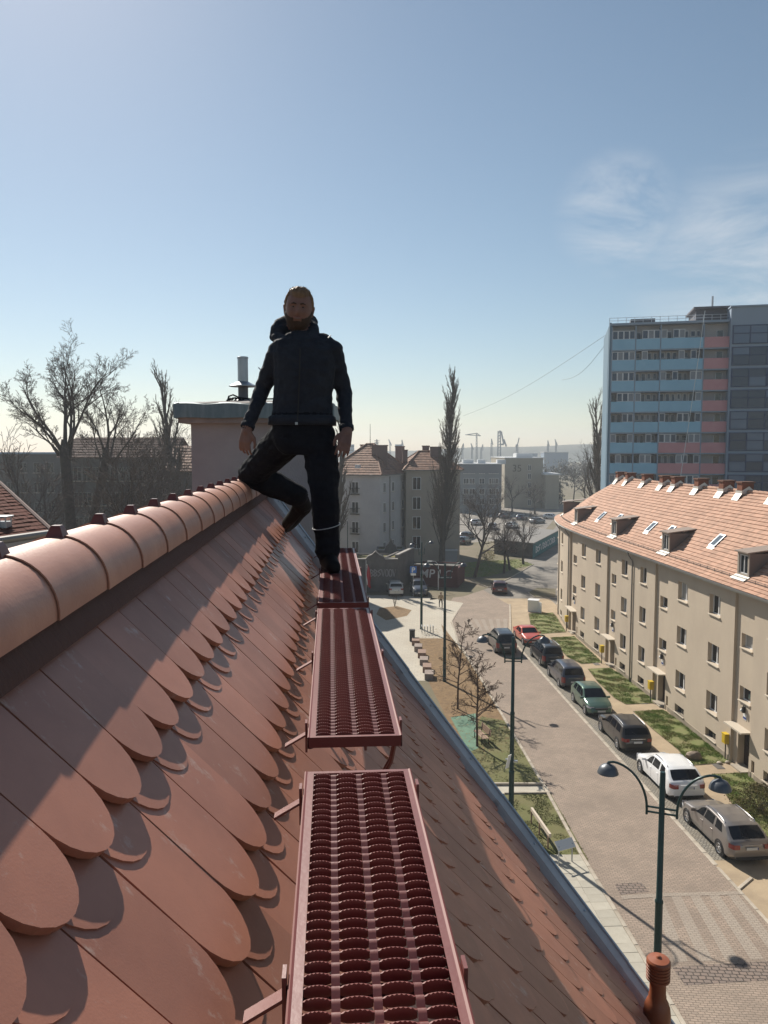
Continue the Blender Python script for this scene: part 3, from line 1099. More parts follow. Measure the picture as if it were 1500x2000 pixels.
# weeds, kerb litter of leaves
mb = MB()
for _ in range(2600):
    pl = P((862, 1219), (899, 1268), (949, 1342), (1010, 1441), (985, 1470), (930, 1520), (836, 1330), (815, 1247)) if _ == 0 else pl
    x, y = rng.uniform(1, 9), rng.uniform(36, 76)
    if not in_poly(x, y, pl): continue
    a = rng.uniform(0, PI); w = rng.uniform(.03, .08)
    mb.add([(x - w * math.cos(a), y - w * math.sin(a), .03), (x + w * math.sin(a), y - w * math.cos(a), .035), (x + w * math.cos(a), y + w * math.sin(a), .05)], [(0, 1, 2)])
mb.build('leaf_litter', mat('dry_leaf', (0.22, 0.13, 0.06), rough=0.9, rnd=0.4), kind='stuff')

# manhole cover on the road
mh = gp(1072, 1418)
mb = MB(); mb.lathe([(0.36, 0.013), (0.36, 0.019), (0.30, 0.019), (0.29, 0.017), (0.02, 0.017)], 20, Matrix.Translation((gp(1190, 1417).x, gp(1190, 1417).y, 0)))
# hills and the far side of the bay
M_HILL = mat('wooded_hill', (0.07, 0.08, 0.06), rough=1.0, base2=(0.11, 0.105, 0.08), nscale=0.02)


def ridge_of_hills(name, y, x0, x1, f, label=None):
    mb = MB()
    n = 90
    rows = []
    for dz, dy in ((0, -60), (0.6, -20), (1.0, 0), (0.6, 60), (0, 160)):
        rows.append([Vector((x0 + (x1 - x0) * i / n, y + dy, f(i / n) * dz + (0.8 * noise.noise(Vector((i * 1.7, dz * 3, y))) if dz else -0.5))) for i in range(n + 1)])
    mb.grid(rows)
    return mb.build(name, M_HILL, smooth=True, kind='structure')


ridge_of_hills('hills', 1240, -250, 1250, lambda t: 17 + 9.5 * max(0, math.sin(min(1, max(0, (t - .18) / .62)) * PI)) ** .6 + 2.2 * math.sin(t * 21) * .5 + 1.2 * math.sin(t * 53))
ridge_of_hills('hills', 1300, -1350, 200, lambda t: 15.5 + 2.0 * math.sin(t * 9) + 1.2 * math.sin(t * 41))

# haze: one closed box of thin air round everything
M_HAZE = bpy.data.materials.new('haze_air'); M_HAZE.use_nodes = True
hn_ = M_HAZE.node_tree
for n_ in list(hn_.nodes):
    if n_.type == 'BSDF_PRINCIPLED': hn_.nodes.remove(n_)
pv = hn_.nodes.new('ShaderNodeVolumePrincipled')
pv.inputs['Color'].default_value = (0.86, 0.93, 1.0, 1)
pv.inputs['Density'].default_value = 0.00045
pv.inputs['Anisotropy'].default_value = 0.25
out = [n_ for n_ in hn_.nodes if n_.type == 'OUTPUT_MATERIAL'][0]
hn_.links.new(pv.outputs[0], out.inputs['Volume'])
mb = MB(); mb.bx(-1500, 1500, -200, 1550, -1.0, 52)
hz = mb.build('haze', M_HAZE, kind='stuff')
# ================================================================== curved apartment block along the street
M_FAC = mat('beige_render', (0.53, 0.445, 0.345), rough=0.92, base2=(0.465, 0.385, 0.30), nscale=0.45, detail=14, bump=0.25, bscale=45, stretch=(1, 1, 0.55), lo=.38, hi=.7)
M_REV = M_FAC
M_SILL = mat('sill_render', (0.50, 0.44, 0.36), rough=0.8)
M_PLASTIC = mat('window_upvc', (0.70, 0.70, 0.70), rough=0.4)
M_RTILE = mat('block_roof_tiles', (0.46, 0.27, 0.185), rough=0.8, base2=(0.36, 0.205, 0.14), nscale=0.5, rnd=0.17, lo=.3, hi=.75, detail=8)
M_BRICKC = mat('chimney_brick', (0.24, 0.085, 0.045), rough=0.85, base2=(0.18, 0.07, 0.04), nscale=4)
M_LEAD = mat('pale_flashing', (0.66, 0.63, 0.58), rough=0.5, metal=0.2)
M_GUT = mat('gutter_zinc', (0.50, 0.50, 0.48), rough=0.45, metal=0.35)
M_DPIPE = mat('downpipe', (0.23, 0.22, 0.21), rough=0.5, metal=0.3)
M_DOOR = mat('door_wood', (0.035, 0.022, 0.018), rough=0.5)

WC = [(22, 20.75), (30, 20.15), (38.3, 19.75), (42.3, 19.5), (52, 19.0), (62.3, 18.42), (68, 18.2), (72, 18.12), (76, 18.2), (80, 18.55), (84, 19.2), (87.5, 20.1), (90, 21.2), (92, 22.8), (93, 24.6), (93.5, 27)]


def cr_curve(pts, n=8):
    out = []
    for i in range(len(pts) - 1):
        p0, p1, p2, p3 = pts[max(i - 1, 0)], pts[i], pts[i + 1], pts[min(i + 2, len(pts) - 1)]
        for k in range(n):
            t = k / n
            q = []
            for a in range(2):
                q.append(0.5 * ((2 * p1[a]) + (-p0[a] + p2[a]) * t + (2 * p0[a] - 5 * p1[a] + 4 * p2[a] - p3[a]) * t * t + (-p0[a] + 3 * p1[a] - 3 * p2[a] + p3[a]) * t ** 3))
            out.append(tuple(q))
    out.append(pts[-1])
    return out


WCURVE = cr_curve(WC)
YS = [p[0] for p in WCURVE]


import bisect
XS = [p[1] for p in WCURVE]


def Wx(y):
    i = min(max(bisect.bisect_right(YS, y) - 1, 0), len(YS) - 2)
    return XS[i] + (XS[i + 1] - XS[i]) * (y - YS[i]) / max(1e-9, YS[i + 1] - YS[i])


def Wn(y):                       # outward normal (towards the street)
    dx = Wx(min(93.4, y + 0.15)) - Wx(y - 0.15)
    dy = min(93.4, y + 0.15) - (y - 0.15)
    v = Vector((-dy, dx, 0))
    return v.normalized()


def WPt(y, z, out=0.0):
    n = Wn(y)
    return Vector((Wx(y) + n.x * out, y + n.y * out, z))


block = thing('curved_apartment_block', 'beige four storey apartment block curving along the street with a terracotta roof', 'apartment block', (19, 50, 0))
EAVE = 10.0
bays = [(30.0, 32.1), (40.1, 42.1), (50.95, 53.07), (60.6, 62.75), (71.4, 74.3)]
talls = [(34.2, 35.5), (37.4, 38.75), (43.75, 45.1), (48.0, 49.4), (54.58, 55.75), (58.25, 59.45), (64.43, 65.72), (68.68, 69.95), (78.2, 79.45), (84.5, 85.5)]
smalls = [(30.4, 31.6), (40.48, 41.6), (51.3, 52.52), (61.04, 62.05), (71.95, 74.0)]
smalls[4] = (72.2, 73.5)
ops = []
for a, b_ in talls:
    for q in range(3):
        z1 = 9.05 - 2.92 * q
        ops.append((a, b_, z1 - 1.18, z1, 'tall', 0.30))
    ops.append((a + 0.02, b_ - 0.02, 0.42, 0.95, 'cellar', 0.26))
for (a, b_), (ya, yb) in zip(smalls, bays):
    for q in range(2):
        z1 = 7.52 - 2.95 * q
        ops.append((a, b_, z1 - 0.8, z1, 'small', 0.28))
    ops.append((a - 0.05, b_ - 0.02, 0.02, 2.2, 'door', 0.42))
    ops.append((ya - 0.5, ya - 0.2, 0.35, 1.0, 'hatch', 0.16))
zs = sorted(set([0.0, EAVE + 0.1] + [o[2] for o in ops] + [o[3] for o in ops]))
ys = set([22.0, 93.4])
for o in ops: ys.update((o[0], o[1]))
for b_ in bays: ys.update(b_)
for y in np.arange(23, 93.3, 0.9):
    if all(abs(y - q) > 0.25 for q in ys): ys.add(float(y))
ys = sorted(ys)
REC = -0.16


def rec(ym):
    return REC if any(a < ym < b_ for a, b_ in bays) else 0.0


mb = MB()
for ya, yb in zip(ys, ys[1:]):
    r_ = rec((ya + yb) / 2)
    for za, zb in zip(zs, zs[1:]):
        ym, zm = (ya + yb) / 2, (za + zb) / 2
        if any(o[0] < ym < o[1] and o[2] < zm < o[3] for o in ops):
            continue
        mb.add([WPt(ya, za, r_), WPt(yb, za, r_), WPt(yb, zb, r_), WPt(ya, zb, r_)], [(0, 1, 2, 3)])
for a, b_ in bays:
    for y in (a, b_):
        mb.add([WPt(y, 0), WPt(y, 0, REC), WPt(y, EAVE + .1, REC), WPt(y, EAVE + .1)], [(0, 1, 2, 3)])
for (a, b_, z0, z1, kind, dp) in ops:
    r_ = rec((a + b_) / 2)
    F = [WPt(a, z0, r_), WPt(b_, z0, r_), WPt(b_, z1, r_), WPt(a, z1, r_)]
    B = [p - Wn((a + b_) / 2) * dp for p in F]
    mb.add(F + B, [(0, 1, 5, 4), (1, 2, 6, 5), (2, 3, 7, 6), (3, 0, 4, 7)])
mb.build('wall', M_FAC, block)
for (a, b_, z0, z1, kind, dp) in ops:
    r_ = rec((a + b_) / 2)
    n = Wn((a + b_) / 2)
    A, Bq = WPt(a, 0, r_) - n * (dp - 0.0), WPt(b_, 0, r_) - n * (dp - 0.0)
    e = (Bq - A); e.z = 0
    L = e.length; e.normalize()
    zz = Vector((0, 0, 1))
    if kind in ('tall', 'small'):
        fb = MB()
        w = 0.07
        fb.obox(A + zz * z0, e * w, n * 0.06, zz * (z1 - z0)); fb.obox(A + e * (L - w) + zz * z0, e * w, n * 0.06, zz * (z1 - z0))
        fb.obox(A + e * w + zz * z0, e * (L - 2 * w), n * 0.058, zz * w); fb.obox(A + e * w + zz * (z1 - w), e * (L - 2 * w), n * 0.058, zz * w)
        if kind == 'tall':
            fb.obox(A + e * (L / 2 - 0.05) + zz * (z0 + w), e * 0.10, n * 0.062, zz * (z1 - z0 - 2 * w))
        wo_ = fb.build('window', M_PLASTIC, block)
        pm = MB(); pm.obox(A + e * 0.03 + n * 0.012 + zz * (z0 + .03), e * (L - 0.06), n * 0.012, zz * (z1 - z0 - .06)); pm.build('pane', M_GLASS, wo_)
        if rng.random() < .6:
            cm = MB(); cm.obox(A + e * 0.07 + n * 0.025 + zz * (z0 + .07), e * (L - .14) * rng.choice((.3, .45, 1.0)), n * 0.006, zz * (z1 - z0 - .14)); cm.build('curtain', mat('net_curtain', (0.36, 0.35, 0.33), rough=.9), wo_)
        sm_ = MB(); sm_.obox(WPt(a, 0, r_) - e * 0.06 + zz * (z0 - 0.05) - n * (dp - .07), e * (L + 0.12), n * (dp - .07 + 0.09), zz * 0.045 + Vector((0, 0, 0)));  sm_.build('sill', M_SILL, wo_)
    elif kind == 'cellar':
        fb = MB(); fb.obox(A + zz * z0, e * L, n * 0.02, zz * (z1 - z0)); wo_ = fb.build('cellar_window', M_GLASS, block)
        sm_ = MB(); sm_.obox(WPt(a, 0, r_) - e * 0.05 + zz * (z0 - 0.05) - n * 0.2, e * (L + 0.1), n * 0.28, zz * 0.05); sm_.build('sill', M_SILL, wo_)
        gb = MB()
        for q in range(1, 4): gb.obox(A + n * 0.03 + e * (L * q / 4) + zz * z0, e * 0.02, n * 0.02, zz * (z1 - z0))
        gb.build('bars', M_BLACK, wo_)
    elif kind == 'hatch':
        fb = MB(); fb.obox(A + zz * z0, e * L, n * 0.03, zz * (z1 - z0)); fb.build('hatch', mat('hatch_paint', (0.06, 0.03, 0.025), rough=0.6), block)
    else:
        fb = MB(); fb.obox(A + zz * z0, e * L, n * 0.05, zz * (z1 - z0))
        do = fb.build('door', M_DOOR, block)
        hb = MB(); hb.obox(A + e * 0.14 + n * 0.05 + zz * 1.0, e * 0.03, n * 0.05, zz * 0.14); hb.build('handle', M_GALV, do)
        pm = MB(); pm.obox(A + e * 0.3 + n * 0.05 + zz * 1.2, e * (L - .6), n * 0.01, zz * 0.7); pm.build('pane', M_GLASS, do)
        ya, yb = next(bb for bb in bays if bb[0] < (a + b_) / 2 < bb[1])
        cb = MB(); cb.obox(WPt(ya + 0.1, 2.27, REC), WPt(yb - 0.02, 2.27, REC) - WPt(ya + 0.1, 2.27, REC), n * 0.62, zz * 0.09)
        cb.build('door_canopy', M_SILL, block)
        lp = WPt((a + b_) / 2 - 0.05, 0, REC)
        lb = MB(); lb.cbox(lp + n * 0.10 + zz * 3.38, e * 0.07, n * 0.07, zz * 0.16); lb.obox(lp + zz * 3.5 - e * 0.02, e * 0.04, n * 0.14, zz * 0.04); lb.cbox(lp + n * 0.1 + zz * 3.58, e * 0.02, n * 0.02, zz * 0.06)
        le = lb.build('porch_lamp', M_DARK, block)
        gl = MB(); gl.lathe([(0.03, -0.09), (0.085, -0.05), (0.085, 0.03), (0.04, 0.08)], 10, Matrix.Translation(lp + n * 0.14 + zz * 3.32 + e * 0.12)); gl.build('globe', M_WHITE, le, smooth=True)
        pb = MB(); pb.obox(lp - e * 0.17 + zz * 2.82, e * 0.34, n * 0.02, zz * 0.36); pl_ = pb.build('number_plate', M_WHITE, block)
        pb = MB(); pb.obox(lp - e * 0.16 + n * 0.021 + zz * 2.86, e * 0.32, n * 0.004, zz * 0.12); pb.build('plate_band', mat('plate_blue', (0.03, 0.06, 0.22), rough=.4), pl_)
        sb = MB(); sb.obox(A + n * 0.05, e * L, n * (dp + 0.35), zz * 0.10); sb.build('door_step', M_KERB, block)
        gb = MB(); gq = WPt((a + b_) / 2 + 0.1, 0.012, 0.75); gb.obox(gq, e * 0.7, n * 0.45, zz * 0.012); gb.build('doormat_grate', mat('grate_iron', (0.13, 0.12, 0.11), rough=.7, metal=.3), block)
# plinth band
M_PLIN = mat('plinth_render', (0.36, 0.30, 0.23), rough=.95, base2=(.27, .22, .17), nscale=1.5)
runs, cur = [], []
for ya, yb in zip(ys, ys[1:]):
    if rec((ya + yb) / 2) or any(o[0] < (ya + yb) / 2 < o[1] and o[2] < 0.36 for o in ops):
        if cur: runs.append(cur)
        cur = []
    else:
        cur.append((ya, yb))
if cur: runs.append(cur)
for run in runs:
    yy = [run[0][0]] + [q[1] for q in run]
    mb = MB()
    mb.grid([[WPt(y, z, o_) for y in yy] for z, o_ in ((0, .025), (.32, .025), (.34, 0))])
    mb.build('plinth', M_PLIN, block)

# roof
OVER, RIDGE_Z, RIN, YR = 0.42, 14.75, 5.15, 76.0


def roof_pt(y, t, lift=0.0):
    """t 0 at the eave, 1 at the ridge"""
    e = WPt(y, EAVE, OVER)
    yr = min(y, YR)
    r_ = WPt(yr, 0, -RIN)
    if y > YR:                      # the ridge stops, the slope swings round
        r_ = r_ + Vector((0.02 * (y - YR), 0.03 * (y - YR), 0))
    p = e.lerp(Vector((r_.x, r_.y, RIDGE_Z)), t)
    p.z = EAVE + (RIDGE_Z - EAVE) * (t - 0.10 * math.sin(PI * min(1, t * 1.6)) * (1 - t) * 0.6) + lift
    return p


NC = 25
rt_mb = MB()
yv = []
y = 22.0
while y < 93.2:
    yv.append(y)
    step = 0.235 * abs(Wn(y).x) if y < 90 else 0.235 * max(0.25, abs(Wn(y).x))
    y += max(0.06, step)
yv.append(93.2)
slope_n = Vector((-0.68, 0, 0.73))
for c in range(NC):
    t0 = c / NC - 0.004
    t1 = (c + 1) / NC + 0.004
    for i in range(len(yv) - 1):
        if yv[i] > YR and c > 4 and i % (1 + c // 7): continue
        j = i + (1 + c // 7 if yv[i] > YR and c > 4 else 1)
        j = min(j, len(yv) - 1)
        ya, yb = yv[i], yv[j]
        sh = 0.5 * (c % 2) * (yb - ya)
        ya, yb = min(93.2, ya + sh), min(93.2, yb + sh)
        if yb - ya < 0.02: continue
        lf = 0.062 + 0.010 * rng.random()
        n = Wn(ya) * 0.6 + Vector((0, 0, 0.8))
        a, b_, c_, d = roof_pt(ya, t0), roof_pt(yb, t0), roof_pt(yb, t1), roof_pt(ya, t1)
        a2, b2 = a + n * lf, b_ + n * (lf + 0.004 * rng.random())
        c2, d2 = c_ + n * 0.012, d + n * 0.012
        rt_mb.add([a2, b2, c2, d2, a, b_], [(0, 1, 2, 3), (0, 4, 5, 1)])
rt_mb.build('roof_tiles', M_RTILE, block, kind='stuff')
mb = MB()
rows = []
for q in range(9):
    rows.append([roof_pt(y, q / 8, -0.01) for y in np.linspace(22, 93.2, 70)])
mb.grid(rows)
mb.grid([[WPt(y, EAVE - 0.02, OVER) for y in np.linspace(22, 93.2, 70)], [WPt(y, EAVE - 0.02, -0.05) for y in np.linspace(22, 93.2, 70)]])
# slope towards the yard and yard wall
back = [Vector((Wx(min(y, YR)) + 11.2, min(y, YR + 8), 0)) for y in np.linspace(22, 93.2, 70)]
rows = [[roof_pt(y, 1) for y in np.linspace(22, 93.2, 70)], [p + Vector((0, 0, EAVE)) for p in back], back]
mb.grid(rows)
mb.add([WPt(22, 0), WPt(22, EAVE), roof_pt(22, 1), back[0] + Vector((0, 0, EAVE)), back[0]], [(0, 1, 2, 3, 4)])
mb.build('roof_deck', mat('roof_under', (0.25, 0.15, 0.11), rough=0.9), block)
mb = MB()
rows = []
for k in range(7):
    a = PI + PI * k / 6
    rows.append([WPt(y, EAVE - 0.01 + 0.075 * math.sin(a), OVER + 0.07 + 0.075 * math.cos(a)) for y in np.linspace(22, 93.2, 110)])
mb.grid(rows)
mb.grid([[WPt(y, EAVE - 0.03, OVER - 0.02) for y in np.linspace(22, 93.2, 110)], [WPt(y, EAVE - 0.2, OVER - 0.03) for y in np.linspace(22, 93.2, 110)]])
mb.build('gutter', M_GUT, block, smooth=True)
mb = MB()
for k in range(0, 96):          # ridge caps
    y = 23 + k * 0.56
    if y > YR + 0.3: break
    mb.tube([roof_pt(y, 1, 0.02), roof_pt(y + 0.58, 1, 0.035)], [0.12, 0.135], 8)
mb.build('ridge_caps', M_RTILE, block, kind='stuff')
for y in (53.5 - 10.95, 57.1, 63.1, 74.6, 81.0, 33.2):
    if y in (53.5 - 10.95, 63.1): continue
    mb = MB()
    mb.tube([WPt(y, EAVE - 0.06, OVER + .05), WPt(y, EAVE - 0.25, OVER + .02), WPt(y, EAVE - 0.75, 0.10), WPt(y, EAVE - 1.0, 0.08), WPt(y, 0.05, 0.08)], 0.055, 8)
    for z in (1.5, 4.5, 7.5): mb.tube([WPt(y, z, 0.08), WPt(y, z + 0.05, 0.08)], 0.068, 8)
    mb.build('downpipe', M_DPIPE, block, smooth=True)
# snow guard
mb = MB()
for dz in (0.10, 0.2):
    mb.tube([roof_pt(y, 0.10, dz) for y in np.linspace(26, 86, 80)], 0.016, 4)
for y in np.arange(26, 86, 0.9): mb.tube([roof_pt(y, 0.10, 0.02), roof_pt(y, 0.10, 0.24)], 0.012, 4)
mb.build('snow_guard', M_BLACK, block)


def roof_y(u, v, tz=None):
    """where the line of sight meets the roof: (y, t)"""
    d = ray(u, v)
    best = None
    for y in np.arange(24, 92, 0.4):
        for t in np.arange(0, 1.01, 0.025):
            p = roof_pt(float(y), float(t), 0.05) - Vector((0, 0, H))
            k = p.dot(d) / d.dot(d)
            if k <= 0: continue
            e = (p - d * k).length / p.length
            if best is None or e < best[0]: best = (e, float(y), float(t))
    return best[1], best[2]


# brick stacks on the ridge
for i, (u, v) in enumerate([(1160, 936), (1166, 937), (1178, 938), (1200, 941), (1218, 943), (1251, 945), (1286, 949), (1310, 951), (1355, 956), (1404, 962), (1440, 967), (1506, 974)]):
    yb = None
    for y in np.arange(26, 76.4, 0.05):
        q = roof_pt(float(y), 0.95) - Vector((0, 0, H))
        uu = 750 + FPX * q.x / (q.y * CT - q.z * ST)
        if yb is None or abs(uu - u - 8) < yb[0]: yb = (abs(uu - u - 8), float(y))
    y = yb[1]
    p = roof_pt(y, 0.95)
    n = Wn(y); e = Vector((-n.y, n.x, 0))
    if i == 0: y = 75.9
    hh = 1.05 if i > 2 else 0.9
    mb = MB()
    c = Vector((p.x, p.y, 0)) - n * 0.25
    hh *= .85
    nz_ = int(hh / 0.075)
    for q in range(nz_ + 6):
        z = p.z - 0.5 + q * 0.078
        jt = 0.004 * (q % 2)
        mb.cbox(c + Vector((0, 0, z + 0.035)), e * (0.33 - jt), n * (0.40 - jt), Vector((0, 0, 0.036)))
    zt = p.z - 0.5 + (nz_ + 6) * 0.078
    ch = mb.build('chimney', M_BRICKC, block)
    mb = MB(); mb.cbox(c + Vector((0, 0, zt + 0.05)), e * 0.40, n * 0.47, Vector((0, 0, 0.05))); mb.build('chimney_cap', mat('cap_brick', (0.15, 0.075, 0.05), rough=.9), ch)
    mb = MB()
    a = roof_pt(y, 0.86, 0.10)
    mb.add([a - e * 0.42, a + e * 0.42, c + n * 0.44 + e * 0.42 + Vector((0, 0, p.z + 0.14)), c + n * 0.44 - e * 0.42 + Vector((0, 0, p.z + 0.14)), c + n * 0.45 + e * 0.42 + Vector((0, 0, p.z + 0.32)), c + n * 0.45 - e * 0.42 + Vector((0, 0, p.z + 0.32))], [(0, 1, 2, 3), (3, 2, 4, 5)])
    for sgn in (-1, 1):
        s0 = e * sgn * 0.385
        mb.add([c + s0 + n * 0.44 + Vector((0, 0, p.z + .1)), c + s0 + n * 0.44 + Vector((0, 0, p.z + 0.32)), c + s0 - n * 0.05 + Vector((0, 0, p.z + 0.62)), c + s0 - n * 0.44 + Vector((0, 0, p.z + 0.30)), c + s0 - n * .44 + Vector((0, 0, p.z + .05))], [(0, 1, 2, 3, 4)])
    mb.build('chimney_flashing', M_LEAD, ch)

# dormers
M_DORM = mat('dormer_sheet', (0.20, 0.155, 0.135), rough=0.6, metal=0.2)
for (u, v) in [(1089, 1012), (1128, 1034), (1203, 1059), (1304, 1093), (1456, 1146), (1640, 1225)]:
    d = ray(u, v)
    bst = None
    for y in np.arange(27, 91, 0.1):
        p = roof_pt(float(y), 0.17, 0.05)
        q = p - Vector((0, 0, H))
        uu = 750 + FPX * q.x / (q.y * CT - q.z * ST)
        if bst is None or abs(uu - u) < bst[0]: bst = (abs(uu - u), float(y))
    y = bst[1]
    p = roof_pt(y, 0.14, 0.03)
    n = Wn(y); e = Vector((-n.y, n.x, 0)); zz = Vector((0, 0, 1))
    hw, hh, dp = 0.62, 1.35, 1.75
    mb = MB()
    mb.obox(p - e * hw, e * 0.16, -n * dp, zz * hh); mb.obox(p + e * (hw - 0.16), e * 0.16, -n * dp, zz * hh)
    mb.obox(p - e * (hw - .16), e * (2 * hw - .32), -n * 0.14, zz * 0.16); mb.obox(p - e * (hw - .16) + zz * (hh - 0.12), e * (2 * hw - .32), -n * 0.14, zz * 0.12)
    dm = mb.build('dormer', mat('dormer_front', (0.34, 0.29, 0.24), rough=0.8), block)
    for sgn in (-1, 1):
        mb = MB()
        mb.obox(p + e * sgn * hw - n * 0.05, e * sgn * 0.012, -n * (dp - 0.05), zz * hh)
        mb.build('dormer_cheek', M_DORM, dm)
    mb = MB()
    mb.obox(p - e * (hw + 0.10) + n * 0.14 + zz * hh, e * (2 * hw + 0.2), -n * (dp + 0.9) + zz * 0.34, zz * 0.07)
    mb.build('dormer_roof', mat('dormer_roof_sheet', (0.30, 0.24, 0.20), rough=.55, metal=.2), dm)
    mb = MB(); w = 0.05; q0 = p - e * (hw - .17) - n * 0.06 + zz * 0.17; Lw = 2 * hw - .34; hz_ = hh - .30
    mb.obox(q0, e * w, -n * .05, zz * hz_); mb.obox(q0 + e * (Lw - w), e * w, -n * .05, zz * hz_); mb.obox(q0 + e * (Lw / 2 - w / 2), e * w, -n * .05, zz * hz_)
    mb.obox(q0 + e * w, e * (Lw - 2 * w), -n * .048, zz * w); mb.obox(q0 + e * w + zz * (hz_ - w), e * (Lw - 2 * w), -n * .048, zz * w)
    mb.build('dormer_window', M_PLASTIC, dm)
    mb = MB(); mb.obox(q0 - n * 0.04, e * Lw, -n * 0.01, zz * hz_); mb.build('dormer_pane', M_GLASS, dm)
    mb = MB(); mb.obox(p - e * (hw + .12) + n * 0.0 + zz * 0.04, e * (2 * hw + .24), n * 0.36 - zz * 0.20, zz * 0.03); mb.build('dormer_apron', M_LEAD, dm)
# skylights
for (u, v) in [(1136, 998), (1176, 1009), (1208, 1016), (1272, 1032), (1306, 1038), (1400, 1060), (1118, 993), (1560, 1100)]:
    y, t = roof_y(u, v)
    p = roof_pt(y, t, 0.10)
    up = (roof_pt(y, min(1, t + 0.05), 0.10) - roof_pt(y, t - 0.05, 0.10)).normalized()
    n = Wn(y); e = Vector((-n.y, n.x, 0)); nn = e.cross(up)
    if nn.z < 0: nn = -nn
    mb = MB(); hl, hw = 0.52, 0.34
    for sgn in (-1, 1):
        mb.cbox(p + e * sgn * hw, e * 0.045, up * hl, nn * 0.05); mb.cbox(p + up * sgn * (hl - .045), e * (hw - .045), up * 0.045, nn * 0.048)
    sk = mb.build('skylight', M_ZINC, block)
    mb = MB(); mb.cbox(p + nn * 0.01, e * (hw - .04), up * (hl - .08), nn * 0.02); mb.build('skylight_pane', mat('skylight_glass', (0.10, 0.12, 0.14), rough=0.08, spec=0.6), sk)
    mb = MB(); mb.cbox(p - up * (hl + .10) - nn * .02, e * (hw + .08), up * 0.12, nn * 0.015); mb.build('skylight_apron', M_LEAD, sk)

# yellow boxes on posts beside the doors, boulder, shrub, overturned cabinet
M_YEL = mat('yellow_paint', (0.55, 0.38, 0.02), rough=0.5)
gx = [(1416, 1445, 1483), (1270, 1338, 1372), (1175, 1272, 1296), (1106, 1216, 1233)]
desc = ['yellow box on a post beside the nearest entrance door', 'yellow box on a post beside the second entrance from the right', 'yellow box on a post beside the third entrance from the right', 'small yellow box on a post at the far entrance of the curved block']
for (u, vt, vb), ds in zip(gx, desc):
    b_ = gp(u, vb)
    n = Wn(b_.y); e = Vector((-n.y, n.x, 0)); zz = Vector((0, 0, 1))
    t = thing('yellow_box', ds, 'utility box', b_, 'yellow boxes beside the entrances')
    mb = MB(); mb.tube([b_, b_ + zz * 1.0], 0.035, 8); mb.build('post', M_DARK, t)
    mb = MB(); mb.cbox(b_ + zz * 1.22, e * 0.19, n * 0.14, zz * 0.26); mb.cbox(b_ + zz * 1.505, e * 0.21, n * 0.16, zz * 0.025); mb.cbox(b_ + zz * 1.25 + n * .145, e * 0.15, n * 0.006, zz * 0.18)
    mb.build('box', M_YEL, t)
# ================================================================== tower block
M_BLUE = mat('balcony_blue', (0.30, 0.54, 0.70), rough=0.6, base2=(0.26, 0.49, 0.65), nscale=0.5)
M_PINK = mat('balcony_pink', (0.58, 0.29, 0.31), rough=0.6, base2=(0.53, 0.25, 0.27), nscale=0.5)
M_TWALL = mat('tower_wall', (0.50, 0.48, 0.48), rough=0.9, base2=(0.42, 0.41, 0.42), nscale=0.4)
M_TGREY = mat('tower_grey', (0.27, 0.34, 0.43), rough=0.8)
M_TGLASS = mat('tower_glass', (0.035, 0.06, 0.105), rough=0.12, spec=0.4)
M_TG2 = mat('tower_curtains', (0.22, 0.24, 0.27), rough=0.5)
M_TFRAME = mat('tower_frame', (0.62, 0.63, 0.64), rough=0.5)
M_NAVY = mat('glazing_bars', (0.03, 0.055, 0.13), rough=0.5)

tA = Vector(((1183 - 750) / FPX * 108 * 1.0, 108, 0))
tB = Vector(((1412 - 750) / FPX * 104.6, 104.6, 0))
te = (tB - tA); TLn = te.length; te.normalize()
tn = Vector((te.y, -te.x, 0))                 # towards the camera
zz = Vector((0, 0, 1))
tower = thing('tower_block', 'tall apartment tower with blue and pink balcony bands beyond the tiled roofs', 'apartment tower', (tA.x + 8, tA.y + 6, 0))


def upx(u):                                    # distance along the front from a column in the photograph
    k = (u - 750) / FPX
    # tA + te*s : x = k*y
    return (k * tA.y - tA.x) / (te.x - k * te.y)


def zpx(v, y=106.5):
    return at(800, v, y).z


